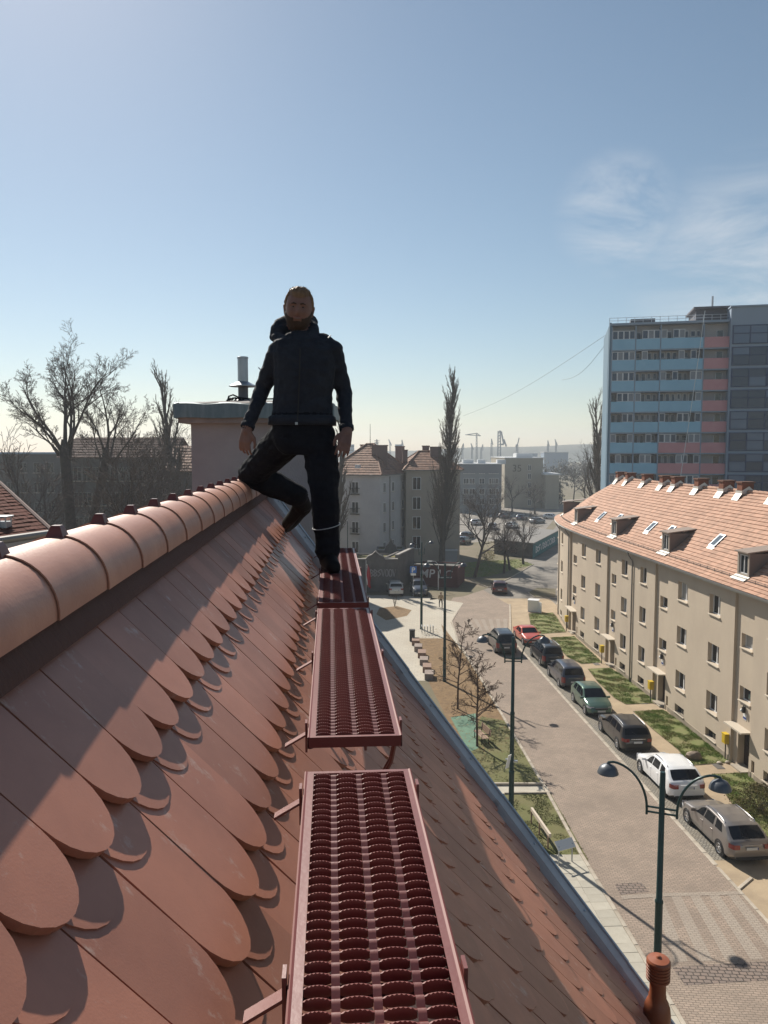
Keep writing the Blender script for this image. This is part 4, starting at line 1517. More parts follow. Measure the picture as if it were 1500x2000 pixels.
TOP = zpx(637, 107)
FH = 39.3 / 1500 * 107
mb = MB()
mb.obox(tA - tn * 12, te * TLn, tn * 12, zz * TOP)
mb2 = MB(); mb2.obox(tA - tn * 0.0 - te * .02, te * 0.28, tn * 1.35, zz * (TOP + 0.4)); mb2.obox(tA - tn * 12.0 - te * .06, te * .05, tn * 12.0, zz * (TOP + .1)); mb2.build('end_wall', mat('end_wall_blue', (0.13, 0.21, 0.28), rough=.8), tower)
mb.build('tower_wall', M_TWALL, tower)
edges = [upx(1187.5), upx(1233), upx(1280.5), upx(1362.5), upx(1412)]
row0 = zpx(683)                                # underside of top balcony band
rr = random.Random(5)
for fl_ in range(12):
    zb = row0 - FH * fl_
    zt_ = zb + FH * 0.54
    slab = MB()
    slab.obox(tA + zz * (zb - 0.22) , te * TLn, tn * 1.3, zz * 0.18)
    slab.build('floor_slab', M_TGREY, tower)
    for b_ in range(4):
        s0, s1 = edges[b_] + 0.08, edges[b_ + 1] - 0.08
        pink = b_ == 3 or (b_ == 2 and fl_ >= 5) or (b_ == 1 and fl_ >= 8)
        pm = MB()
        pm.obox(tA + te * s0 + tn * 1.25 + zz * (zb - 0.05), te * (s1 - s0), tn * 0.10, zz * (zt_ - zb - 0.12))
        pm.build('balcony_panel', M_PINK if pink else M_BLUE, tower)
        # loggia: glazed stretches and open dark stretches
        z0, z1 = zb + FH * 0.48, zb + FH * 0.90
        Ls = s1 - s0
        if b_ == 3:
            mb = MB(); mb.obox(tA + te * (s0 + Ls * 0.56) + zz * (z0 - .2), te * (Ls * 0.27), tn * 0.06, zz * (z1 - z0)); w_ = mb.build('window', M_GLASS, tower)
            mb = MB()
            for q in (0, .27): mb.obox(tA + te * (s0 + Ls * (0.56 + q) - .05) + zz * (z0 - .2), te * 0.1, tn * 0.1, zz * (z1 - z0))
            mb.build('window_frame', M_TFRAME, w_)
            continue
        npn = 4 if b_ < 2 else 7
        for q in range(npn):
            a = s0 + Ls * q / npn
            wv = Ls / npn
            r_ = rr.random()
            fm = MB(); gm = MB()
            cur_ = rr.random()
            if b_ == 0 and r_ < .8 or r_ < 0.45:      # glazed-in balcony: frame flush with the parapet
                o, x0, wd, zb_, hh = 1.15, a, wv, z0, z1 - z0
                curt = cur_ < .45
            else:                                    # open: window or door in the wall behind
                wd = wv * rr.uniform(.6, .85); hh = rr.choice((1.0, 1.0, .7)) * (z1 - z0)
                o, x0, zb_ = 0.0, a + .08, z1 - hh - .1
                curt = cur_ > .75
            P_ = tA + te * x0 + tn * o + zz * zb_
            fm.obox(P_, te * 0.08, tn * 0.08, zz * hh); fm.obox(P_ + te * (wd - .08), te * 0.08, tn * 0.08, zz * hh)
            fm.obox(P_ + te * .08, te * (wd - .16), tn * 0.078, zz * 0.09); fm.obox(P_ + te * .08 + zz * (hh - .09), te * (wd - .16), tn * 0.078, zz * 0.09)
            w_ = fm.build('window', M_TFRAME, tower)
            gm.obox(P_ + te * .05 + tn * .02 + zz * .05, te * (wd - .1), tn * 0.03, zz * (hh - .1))
            gm.build('pane', M_TG2 if curt else M_TGLASS, w_)
for i, s in enumerate(edges[:4]):
    mb = MB(); mb.obox(tA + te * (s - 0.06) + tn * 0.0, te * 0.14, tn * 1.32, zz * (TOP - .1)); mb.build('balcony_divider', M_TGREY, tower)
mb = MB(); mb.obox(tA + te * 0.0 + zz * TOP - tn * 0.1, te * TLn, tn * 1.5, zz * 0.30); mb.obox(tA + zz * (TOP + .3), te * TLn, tn * 0.25, zz * 0.12)
mb.build('roof_slab', M_TGREY, tower)
mb = MB()
for q in range(15): mb.tube([tA + te * (TLn * q / 14) + zz * TOP + tn * 0.6, tA + te * (TLn * q / 14) + zz * (TOP + 1.15) + tn * 0.6], 0.035, 4)
for dz in (0.75, 1.13): mb.tube([tA + zz * (TOP + dz) + tn * .6, tA + te * TLn + zz * (TOP + dz) + tn * .6], 0.03, 4)
mb.build('railing', M_TFRAME, tower)
mb = MB(); s0, s1 = upx(1351), upx(1414)
mb.obox(tA + te * s0 - tn * 7 + zz * TOP, te * (s1 - s0), tn * 6.2, zz * (zpx(604, 106) - TOP)); mb.obox(tA + te * (s0 - .4) - tn * 7.3 + zz * (zpx(604, 106)), te * (s1 - s0 + .6), tn * 7.2, zz * 0.25)
mb.build('lift_house', mat('lift_house', (0.10, 0.10, 0.12), rough=.8), tower)
mb = MB(); mb.obox(tA + te * upx(1224) - tn * 2 + zz * (TOP + .1), te * 3.2, tn * 2, zz * 0.9); mb.build('roof_box', mat('roof_box', (0.09, 0.10, 0.12), rough=.8), tower)
mb = MB(); mb.tube([tA + te * upx(1388) - tn * 3 + zz * (TOP + 2), tA + te * upx(1388) - tn * 3 + zz * (TOP + 4.2)], 0.14, 8); mb.build('roof_pipe', M_TFRAME, tower)
# stair and gallery wing with large glazing
g0, g1 = upx(1411), upx(1411) + 17.5
GT = zpx(601, 103.0)
mb = MB(); mb.obox(tA + te * g0 - tn * 12 + tn * 0.0, te * (g1 - g0), tn * 13.9, zz * GT)
mb.obox(tA + te * (g0 - .1) + tn * 1.9 - tn * 14.2 + zz * GT, te * (g1 - g0 + .2), tn * 14.4, zz * 0.2)
mb.build('stair_wing', M_TGREY, tower)
gz0 = zpx(671, 102.6)
for fl_ in range(11):
    zb = gz0 - FH * fl_
    fm = MB(); gm = MB()
    n = 8
    Lw = g1 - g0 - 0.6
    for c in range(n + 1):
        fm.obox(tA + te * (g0 + 0.3 + Lw * c / n - .07) + tn * 1.9 + zz * zb, te * 0.14, tn * 0.14, zz * FH * 0.83)
    for dz in (0, 0.47, 0.83):
        fm.obox(tA + te * (g0 + 0.23) + tn * 1.9 + zz * (zb + FH * dz - .07), te * (Lw + .14), tn * 0.135, zz * 0.12)
    fr = fm.build('gallery_window', M_NAVY, tower)
    for c in range(n):
        for r_ in range(2):
            pm = MB(); pm.obox(tA + te * (g0 + 0.3 + Lw * c / n + .05) + tn * 1.93 + zz * (zb + FH * (0.03 if r_ == 0 else .49)), te * (Lw / n - .1), tn * (0.04 + .012 * rr.random()), zz * FH * (.42 if r_ == 0 else .33))
            pm.build('pane', M_TGLASS if rr.random() < .55 else mat('gallery_pane', (0.11, 0.16, 0.245), rough=.15, spec=.4), fr)
# rope down the front of the tower, two wires in the sky
r0 = tA + te * upx(1362) + tn * 1.6 + zz * (TOP + 1.5); r1 = tA + te * upx(1314) + tn * 6.0 + zz * zpx(940)
mb = MB(); mb.tube([r0 + (r1 - r0) * q / 12 - zz * (0.6 * math.sin(PI * q / 12)) for q in range(13)], 0.045, 5)
tag(mb.build('rope', M_WHITE), 'long white rope hanging down the front of the tower block', 'rope')
for j, (uvA, uvB) in enumerate([((1182, 655), (905, 812)), ((1180, 676), (1098, 742))]):
    a, b_ = at(*uvA, 106.5), at(*uvB, 190 if j == 0 else 130)
    mb = MB(); mb.tube([a + (b_ - a) * q / 20 - zz * 1.2 * math.sin(PI * q / 20) for q in range(21)], 0.03, 4)
    tag(mb.build('wire', mat('aerial_wire', (0.2, 0.22, 0.25), rough=.6)), ['upper thin aerial wire running from the tower towards the poplar', 'lower short aerial wire leaving the corner of the tower'][j], 'wire')

# ================================================================== houses in the middle distance
M_HWALL = mat('pale_house_render', (0.56, 0.55, 0.55), rough=0.92, base2=(0.47, 0.46, 0.47), nscale=0.35, detail=9)
M_HWALL2 = mat('beige_house_render', (0.45, 0.39, 0.32), rough=0.92, base2=(0.38, 0.33, 0.28), nscale=0.35)
M_HROOF = mat('red_brown_roof', (0.24, 0.13, 0.085), rough=0.8, rnd=0.22, base2=(0.20, 0.105, 0.07), nscale=.8)
M_HCH = mat('old_chimney', (0.19, 0.13, 0.115), rough=0.9)


M_OLDFR = mat('old_window_frame', (0.20, 0.19, 0.18), rough=.7)


def window_on(root, o, e, n, w, h, balc=False, split=2, fm_=None):
    f = MB(); t = 0.09
    f.obox(o, e * t, n * 0.05, zz * h); f.obox(o + e * (w - t), e * t, n * 0.05, zz * h)
    f.obox(o + e * t, e * (w - 2 * t), n * 0.048, zz * t); f.obox(o + e * t + zz * (h - t), e * (w - 2 * t), n * 0.048, zz * t)
    for q in range(1, split):
        f.obox(o + e * (w * q / split - t / 2) + zz * t, e * t, n * 0.052, zz * (h - 2 * t))
    wi = f.build('window', fm_ or M_WHITE, root)
    p = MB(); p.obox(o + e * 0.04 + n * 0.008 + zz * 0.04, e * (w - .08), n * 0.02, zz * (h - .08)); p.build('pane', M_GLASS, wi)
    s = MB(); s.obox(o - e * 0.08 - zz * 0.07, e * (w + .16), n * 0.14, zz * 0.06); s.build('sill', M_SILL, wi)
    if balc:
        b_ = MB()
        for q in range(9): b_.obox(o + e * (w * q / 8 - .15 + .0) + n * 0.3 - zz * 0.1, e * 0.03, n * 0.03, zz * 0.85)
        b_.obox(o - e * 0.2 + n * 0.0 + zz * 0.72, e * (w + .35), n * 0.33, zz * 0.05); b_.obox(o - e * 0.2 - zz * 0.16, e * (w + .35), n * 0.36, zz * 0.07)
        b_.build('french_balcony', M_BLACK, wi)
    return wi


def tiled_slope(mb, a, b_, c, d, nr, nt_, lift=0.07):
    """a,b at the eave, c,d at the ridge; rows of tiles with their own edges"""
    n = (b_ - a).cross(d - a)
    if n.length < 1e-6: n = (b_ - a).cross(c - a)
    n.normalize()
    if n.z < 0: n = -n
    for r_ in range(nr):
        t0, t1 = r_ / nr, (r_ + 1) / nr + 0.01
        A0, B0, A1, B1 = a.lerp(d, t0), b_.lerp(c, t0), a.lerp(d, t1), b_.lerp(c, t1)
        m_ = max(1, int(nt_ * (B0 - A0).length / max(.01, (b_ - a).length)))
        for q in range(m_):
            f0, f1 = q / m_, (q + 1) / m_ - 0.002
            lf = lift + 0.03 * rng.random()
            p0, p1, p2, p3 = A0.lerp(B0, f0), A0.lerp(B0, f1), A1.lerp(B1, f1), A1.lerp(B1, f0)
            mb.add([p0 + n * lf, p1 + n * lf, p2 + n * .015, p3 + n * .015, p0, p1], [(0, 1, 2, 3), (0, 4, 5, 1)])


def hip_house(root, c0, e, n_in, L, D, zE, zR, wallm, ridge_inset, roofm, rows=14, cols=40, over=0.45):
    """c0 front left corner, e along the front, n_in into the depth"""
    mb = MB(); mb.obox(c0, e * L, n_in * D, zz * zE); mb.build('wall', wallm, root)
    mb = MB(); mb.obox(c0 - e * .3 - n_in * .3 + zz * (zE - .28), e * (L + .6), n_in * (D + .6), zz * 0.26); mb.build('cornice', wallm, root)
    o = over
    A, B, C, Dd = c0 - e * o - n_in * o + zz * zE, c0 + e * (L + o) - n_in * o + zz * zE, c0 + e * (L + o) + n_in * (D + o) + zz * zE, c0 - e * o + n_in * (D + o) + zz * zE
    r0, r1 = c0 + e * ridge_inset + n_in * (D / 2) + zz * zR, c0 + e * (L - ridge_inset) + n_in * (D / 2) + zz * zR
    mb = MB()
    tiled_slope(mb, A, B, r1, r0, rows, cols)
    tiled_slope(mb, B, C, r1, r1, rows, cols // 2)
    tiled_slope(mb, C, Dd, r0, r1, rows, cols)
    tiled_slope(mb, Dd, A, r0, r0, rows, cols // 2)
    mb.build('roof_tiles', roofm, root, kind='stuff')
    mb = MB(); mb.add([A, B, C, Dd, r0, r1], [(0, 1, 5, 4), (1, 2, 5), (2, 3, 4, 5), (3, 0, 4), (3, 2, 1, 0)]); mb.build('roof', roofm, root)
    mb = MB()
    for p, q in ((A, r0), (B, r1), (C, r1), (Dd, r0), (r0, r1)): mb.tube([p + zz * .08, q + zz * .12], 0.13, 6)
    mb.build('ridge_caps', roofm, root)
    mb = MB()
    for p, q in ((A, B), (B, C), (Dd, A)): mb.tube([p - zz * .02, q - zz * .02], 0.09, 6)
    mb.build('gutter', M_DPIPE, root)
    return r0, r1


# pale house with the hipped roof behind the man
c_right = at(742, 1000, 112); c_right.z = 0
zE = at(742, 928, 112).z; zR = at(715, 882, 118).z
c_left = at(640, 1000, 115); c_left.z = 0
e1 = Vector((c_right.x - c_left.x, c_right.y - c_left.y, 0)); L1 = e1.length; e1.normalize()
n1 = Vector((-e1.y, e1.x, 0))
hA = thing('pale_house', 'pale grey four storey house with hipped tile roof right behind the man', 'house', (c_left.x, c_left.y, 0))
hip_house(hA, c_left, e1, n1, L1, 13.5, zE, zR + 1.1, M_HWALL, 3.6, M_HROOF, 13, 34)
for q, v in enumerate((946, 989, 1027, 1062)):
    z = zE - 2.75 - 2.95 * q
    o = at(681, 900, 112.6); o.z = 0
    s = (Vector((o.x, o.y, 0)) - c_left).dot(e1)
    window_on(hA, c_left + e1 * s - n1 * 0.0 + zz * z, e1, -n1, 1.15, 1.75, balc=q < 3)
    for k_, sd in enumerate((1.3, 5.0, 9.4)):
        wv = 1.0
        window_on(hA, c_right + n1 * sd + zz * (z + .1), n1, e1, wv, 1.5, split=2)
mb = MB(); mb.tube([c_right + n1 * 4.0 + e1 * 0.08 + zz * zE, c_right + n1 * 4.0 + e1 * .08], 0.08, 6); mb.build('downpipe', M_DPIPE, hA)
for (u0, u1, v0, v1, y) in ((704, 719, 870, 900, 122), (726, 757, 871, 905, 117), (650, 660, 880, 905, 122)):
    a, b_ = at(u0, v0, y), at(u1, v0, y)
    mb = MB(); zb_ = at(u0, v1, y).z; mb.bx(a.x, b_.x, y - .4, y + .6, zb_ - 1, a.z); mb.bx(a.x - .1, b_.x + .1, y - .5, y + .7, a.z, a.z + .15); mb.build('chimney', M_HCH, hA)
an = at(723, 870, 119); mb = MB(); mb.tube([an - zz * 1, at(723, 828, 119)], [0.06, 0.03], 5); mb.build('antenna_mast', M_BLACK, hA)
sk = at(699, 911, 113); mb = MB(); mb.cbox(sk, e1 * 0.35, n1 * .3, zz * 0.25); mb.build('skylight', M_TFRAME, hA)

# beige house with the same roof, to the right of it
c_l2 = at(793, 1000, 120); c_l2.z = 0
zE2 = at(793, 918, 120).z; zR2 = at(830, 882, 127).z
hB = thing('beige_house', 'beige house with tile roof and two chimneys between pale house and poplar', 'house', (c_l2.x, c_l2.y, 0))
e2 = Vector((1, 0.12, 0)).normalized(); n2 = Vector((-e2.y, e2.x, 0))
hip_house(hB, c_l2, e2, n2, 8.6, 12, zE2, zR2, M_HWALL2, 3.0, M_HROOF, 11, 26)
for q in range(4):
    window_on(hB, c_l2 + e2 * 1.0 + zz * (zE2 - 3.1 - 3.1 * q), e2, -n2, 1.35, 2.0, split=2)
for (u0, u1, v0, v1, y) in ((772, 790, 873, 903, 131), (786, 796, 880, 905, 124), (840, 862, 874, 900, 125), (825, 838, 872, 890, 128)):
    a, b_ = at(u0, v0, y), at(u1, v0, y)
    mb = MB(); zb_ = at(u0, v1, y).z; mb.bx(a.x, b_.x, y - .4, y + .6, zb_ - 1.5, a.z); mb.bx(a.x - .1, b_.x + .1, y - .5, y + .7, a.z, a.z + .15); mb.build('chimney', M_HCH, hB)

# grey blocks of flats farther off
def flat_block(name, label, u0, u1, vt, y, D, wallm, wins, split_band=None, side=0.0):
    a, b_ = at(u0, vt, y), at(u1, vt, y)
    r_ = thing(name, label, 'apartment block', (a.x, y, 0))
    e = Vector((b_.x - a.x, side, 0)); L = e.length; e.normalize(); n = Vector((-e.y, e.x, 0))
    c = Vector((a.x, y, 0))
    mb = MB(); mb.obox(c, e * L, n * D, zz * a.z); mb.build('wall', wallm, r_)
    mb = MB(); mb.obox(c - e * .15 - n * .15 + zz * a.z, e * (L + .3), n * (D + .3), zz * .25); mb.build('roof_slab', M_TFRAME, r_)
    for (u, v, w, h) in wins:
        o = at(u, v, y); s = o.x - a.x
        if v > 985: continue
        window_on(r_, c + e * s + zz * (o.z - h), e, -n, w, h)
    return r_, c, e, n, L, a.z


M_GBLK = mat('grey_block_panel', (0.25, 0.27, 0.28), rough=.9, base2=(.22, .235, .245), nscale=.3)
M_YBLK = mat('yellow_grey_block', (0.40, 0.36, 0.29), rough=.9, base2=(.36, .32, .26), nscale=.3)
wins = [(u, v, 1.5, 1.6) for v in (914, 934, 954, 974) for u in (905, 917, 936, 955, 963)]
fb_, c, e, n, L, z = flat_block('grey_flats', 'low grey block of flats between the poplar and the block numbered 35', 896, 980, 907, 215, 14, M_GBLK, wins)
mb = MB(); mb.obox(c - n * .08 + zz * (z - 2.4), e * L, n * .1, zz * 2.3); mb.build('attic_band', mat('attic_band', (0.19, 0.20, 0.22), rough=.9), fb_)
for (u, w) in ((905, 3), (934, 2.2), (972, 2.5)):
    o = at(u, 905, 218); mb = MB(); mb.bx(o.x, o.x + w, 219, 221, z, z + 1.3); mb.build('roof_box', M_TFRAME, fb_)
wins = [(1031, v, 1.0, 1.7) for v in (908, 925, 942, 959, 976)]
fb2, c, e, n, L, z = flat_block('numbered_flats', 'pale yellow block of flats with the number 35 painted on its end wall', 986, 1061, 895, 235, 30, M_YBLK, wins)
mb = MB(); mb.obox(c + e * 4 + n * 3 + zz * z, e * 5, n * 6, zz * 1.4); mb.build('lift_house', M_TFRAME, fb2)
fc = bpy.data.curves.new('house_number', 'FONT'); fc.body = '35'; fc.size = 3.0; fc.extrude = 0.03
fo = bpy.data.objects.new('house_number', fc); COL.objects.link(fo); fo.parent = fb2
o = at(1000, 921, 234.9); fo.location = Vector((o.x, 234.9, o.z)) - worldloc(fb2); fo.rotation_euler = (PI / 2, 0, 0)
fc.materials.append(mat('number_paint', (0.13, 0.11, 0.08), rough=.8)); font_mesh(fo)
for i, (u0, u1, vt, vb, y) in enumerate([(1066, 1092, 928, 965, 230), (1063, 1110, 884, 900, 560), (1010, 1050, 886, 900, 620)]):
    a, b_ = at(u0, vt, y), at(u1, vt, y)
    t = thing('low_shed', ['ochre garage shed at the end of the block numbered 35', 'long pale warehouse near the harbour below the hill', 'grey harbour warehouse behind the numbered block'][i], 'shed', (a.x, y, 0))
    mb = MB(); mb.bx(a.x, b_.x, y, y + 12, 0, a.z); mb.build('wall', M_YBLK if i == 0 else M_TGREY, t)
    mb = MB(); mb.bx(a.x - .3, b_.x + .3, y - .3, y + 12.3, a.z, a.z + .5); mb.build('roof', M_TFRAME, t)

# old tenements behind the bare trees on the left
M_TEN = mat('tenement_wall', (0.145, 0.135, 0.13), rough=.92, base2=(.115, .108, .108), nscale=.25, detail=9)
tl = thing('long_tenement', 'long dark tenement with flat ended chimneys behind the bare trees on the left', 'house', (-40, 96, 0))
y = 96
xL, xR = (120 - 750) / FPX * y, (330 - 750) / FPX * y
zT = at(200, 894, y).z
mb = MB(); mb.bx(xL, xR, y, y + 12, 0, zT); mb.build('wall', M_TEN, tl)
mb = MB(); A = Vector((xL - .4, y - .4, zT)); B = Vector((xR + .4, y - .4, zT)); tiled_slope(mb, A, B, Vector((xR + .4, y + 6, zT + 2.6)), Vector((xL - .4, y + 6, zT + 2.6)), 8, 60)
mb.add([A, B, Vector((xR + .4, y + 6, zT + 2.6)), Vector((xL - .4, y + 6, zT + 2.6)), Vector((xR + .4, y + 12.4, zT)), Vector((xL - .4, y + 12.4, zT))], [(0, 1, 2, 3), (3, 2, 4, 5)])
mb.build('roof', mat('dark_roof', (0.12, 0.085, 0.075), rough=.95, spec=.1, rnd=.2), tl)
for (u0, u1, v0) in ((127, 152, 868), (158, 172, 868), (222, 275, 868), (294, 309, 867), (352, 366, 869)):
    a, b_ = at(u0, v0, y + 5.5), at(u1, v0, y + 5.5)
    mb = MB(); mb.bx(a.x, b_.x, y + 5, y + 6, zT + 1, a.z); mb.build('chimney', M_HCH, tl)
for r_ in range(4):
    for q in range(9):
        x = xL + 1.5 + q * (xR - xL - 3) / 9
        window_on(tl, Vector((x, y, zT - 2.9 - 3.1 * r_)), Vector((1, 0, 0)), Vector((0, -1, 0)), 1.1, 1.7, fm_=M_OLDFR)
tr = thing('tall_tenement', 'dark tenement with a tiled roof just left of the chimney stack', 'house', (-26, 92, 0))
y = 90
xL2, xR2 = (326 - 750) / FPX * y, (618 - 750) / FPX * y
zT2 = at(330, 921, y).z
mb = MB(); mb.bx(xL2, xR2, y, y + 10, 0, zT2); mb.build('wall', M_TEN, tr)
mb = MB(); A = Vector((xL2 - .3, y - .4, zT2)); B = Vector((xR2, y - .4, zT2)); C = Vector((xR2, y + 5, zT2 + 3.0)); Dv = Vector((xL2 - .3, y + 5, zT2 + 3.0))
tiled_slope(mb, A, B, C, Dv, 9, 32); mb.add([A, B, C, Dv, Vector((xR2, y + 10, zT2)), Vector((xL2, y + 10, zT2))], [(0, 1, 2, 3), (3, 2, 4, 5)])
mb.build('roof', M_HROOF, tr)
for r_ in range(3):
    for q in range(7):
        window_on(tr, Vector((xL2 + .8 + q * 2.2, y, zT2 - 2.9 - 3.1 * r_)), Vector((1, 0, 0)), Vector((0, -1, 0)), 1.0, 1.6, fm_=M_OLDFR)
fl_ = thing('flat_tenement', 'low dark flat roofed building at the left edge beyond the trees', 'house', (-60, 120, 0))
a, b_ = at(-60, 887, 120), at(128, 887, 120)
mb = MB(); mb.bx(a.x, b_.x, 120, 132, 0, a.z); mb.build('wall', M_TEN, fl_)
mb = MB(); mb.bx(a.x - .3, b_.x + .3, 119.7, 132.3, a.z, a.z + .3); mb.build('roof_slab', M_TGREY, fl_)
for r_ in range(4):
    for q in range(7):
        window_on(fl_, Vector((a.x + 1.5 + q * 2.1, 120, a.z - 2.9 - 3.1 * r_)), Vector((1, 0, 0)), Vector((0, -1, 0)), 1.1, 1.6, fm_=M_OLDFR)

# neighbouring tiled roof, bottom left behind the ridge
nb = thing('neighbour_house', 'low brown tiled roof of the neighbouring house at the left edge', 'house', (-14, 22, 0))
M_NROOF = mat('brown_roof', (0.12, 0.045, 0.034), rough=.95, spec=.1, rnd=.10, base2=(.10, .04, .03), nscale=3)
e0 = at(102, 1040, 21.5); e1_ = at(-260, 1092, 16.5); top0 = at(-2, 944, 26.0)
d_ = (e0 - e1_)
A, B = e1_, e0
C = top0 + d_.normalized() * 0.0
Dq = C - d_
mb = MB(); tiled_slope(mb, A, B, C, Dq, 16, 34, 0.03); mb.add([A, B, C, Dq], [(0, 1, 2, 3)])
mb.build('roof_tiles', M_NROOF, nb, kind='stuff')
mb = MB(); mb.tube([A, B], 0.09, 8); mb.obox(A - zz * .12, B - A, Vector((.1, .3, 0)), zz * .1); mb.build('gutter', M_DPIPE, nb)
mb = MB(); mb.tube([B + zz * .05, C + zz * .05], 0.06, 6); mb.build('verge_trim', M_HCH, nb)
mb = MB()
mb.add([A, B, Vector((B.x, B.y, 0)), Vector((A.x, A.y, 0))], [(0, 1, 2, 3)])
mb.add([B, C, Vector((C.x, C.y, 0)), Vector((B.x, B.y, 0))], [(0, 1, 2, 3)])
mb.build('wall', M_STUCCO, nb)
w = at(5, 1020, 21.0)
mb = MB(); mb.cbox(w + zz * 0.16, Vector((.22, 0, 0)), Vector((0, .22, 0)), zz * .02); 
for sx in (-1, 1):
    for sy in (-1, 1): mb.tube([w + Vector((sx * .16, sy * .16, -.2)), w + Vector((sx * .16, sy * .16, .15))], .02, 5)
mb.cbox(w - zz * .12, Vector((.17, 0, 0)), Vector((0, .17, 0)), zz * .14)
mb.build('roof_vent', M_GALV, nb)

# ================================================================== harbour cranes on the horizon
M_CRANE = mat('crane_steel', (0.16, 0.20, 0.25), rough=.7)


def sticks(name, label, segs, y, r, cat='crane'):
    pts = [(at(*a, y), at(*b_, y)) for a, b_ in segs]
    base = pts[0][0].copy(); base.z = 0
    t = thing(name, label, cat, base, 'harbour cranes on the horizon' if cat == 'crane' else None)
    mb = MB()
    a, b_ = pts[0]
    d = b_ - a
    for o in ((-.5, -.5), (.5, -.5), (.5, .5), (-.5, .5)):
        mb.tube([a + Vector((o[0] * r * 3, o[1] * r * 3, 0)), b_ + Vector((o[0] * r * 2, o[1] * r * 2, 0))], r * .5, 4)
    n = 10
    for q in range(n):
        p, p2 = a + d * q / n, a + d * (q + 1) / n
        mb.tube([p + Vector((-1.5 * r, 0, 0)), p2 + Vector((1.5 * r, 0, 0))], r * .35, 3)
    mb.build('mast', M_CRANE, t)
    for a, b_ in pts[1:]:
        mb = MB(); mb.tube([a, b_], r * .8, 4); mb.build('jib', M_CRANE, t)
    return t


sticks('tower_crane', 'thin tower crane with a level jib over the harbour skyline', [((931, 905), (931, 846)), ((909, 849), (939, 851)), ((931, 846), (938, 851)), ((931, 846), (912, 849))], 600, 0.35)
sticks('gantry_crane', 'tall pale looped shipyard gantry crane, biggest on the skyline', [((975, 900), (975, 842)), ((975, 842), (979, 843)), ((979, 843), (984, 868)), ((984, 858), (989, 872)), ((976, 868), (984, 868))], 760, 1.0)
sticks('jib_crane', 'slewing jib crane with one raised arm, right of the gantry', [((1010, 895), (1010, 868)), ((1010, 872), (1014, 855)), ((1007, 872), (1010, 868))], 700, 0.6)
for i, (u, v, lab) in enumerate([(762, 858, 'jib crane with its arm leaning left above the tiled roofs'), (785, 859, 'upright thin crane mast above the beige house chimneys'), (903, 866, 'small crane cluster just right of the poplar'), (922, 866, 'crane directly under the tower crane jib'), (940, 868, 'small leaning crane beside the tower crane'), (960, 857, 'upright crane left of the looped gantry'), (1070, 860, 'slender mast crane on the hill skyline'), (1086, 858, 'short slanting crane nearest the tower block')]):
    k_ = (-3, 0, 2, -2, 3, 0, 0, -2)[i]
    sticks('jib_crane', lab, [((u, 897), (u, v + 8)), ((u, v + 9), (u + k_, v)), ((u + 3, v + 12), (u + k_, v))], 720, 0.45)
# power pylon and far towers
for i, (u, v, w_, y, lab) in enumerate([(736, 858, 8, 500, 'distant electricity pylon behind the pale house chimneys'), ]):
    sticks('pylon', lab, [((u, 890), (u, v)), ((u - 5, v + 3), (u + 5, v + 3)), ((u - 5, v + 7), (u + 5, v + 7)), ((u - 6, 885), (u, v)), ((u + 6, 885), (u, v))], y, 0.25, 'pylon')
for (u0, u1, v, lab) in ((682, 691, 868, 'hazy grey tower block far off beside the man'), (772, 786, 868, 'hazy pale tower block far off behind the beige house')):
    a, b_ = at(u0, v, 620), at(u1, v, 620)
    t = thing('far_tower', lab, 'building', (a.x, 620, 0))
    mb = MB(); mb.bx(a.x, b_.x, 620, 630, 0, a.z); mb.build('wall', M_TGREY, t)
    mb = MB()
    for r_ in range(6): mb.bx(a.x + .3, b_.x - .3, 619.9, 620.02, a.z - 2.2 - 3 * r_, a.z - 1.2 - 3 * r_)
    mb.build('window_band', M_GLASS, t)
# ================================================================== cars
M_TYRE = M_BLACK
M_RIM = mat('alloy', (0.45, 0.45, 0.46), rough=0.3, metal=0.8)
M_TRIM = mat('black_trim', (0.02, 0.02, 0.022), rough=0.55)
M_CARGL = mat('car_glass', (0.006, 0.008, 0.013), rough=0.05, spec=0.3)
M_TAIL = mat('tail_lamp', (0.22, 0.012, 0.012), rough=0.15, spec=.6, coat=.5)
M_HEAD = mat('head_lamp', (0.55, 0.57, 0.60), rough=0.12, spec=.7)
M_PLATE = mat('number_plate', (0.62, 0.62, 0.60), rough=0.5)
M_CHROME = mat('chrome', (0.6, 0.6, 0.62), rough=0.18, metal=1.0)


def interp(keys, x):
    if x <= keys[0][0]: return keys[0][1]
    for (a, va), (b_, vb) in zip(keys, keys[1:]):
        if x <= b_:
            t = (x - a) / (b_ - a)
            return va + (vb - va) * t
    return keys[-1][1]


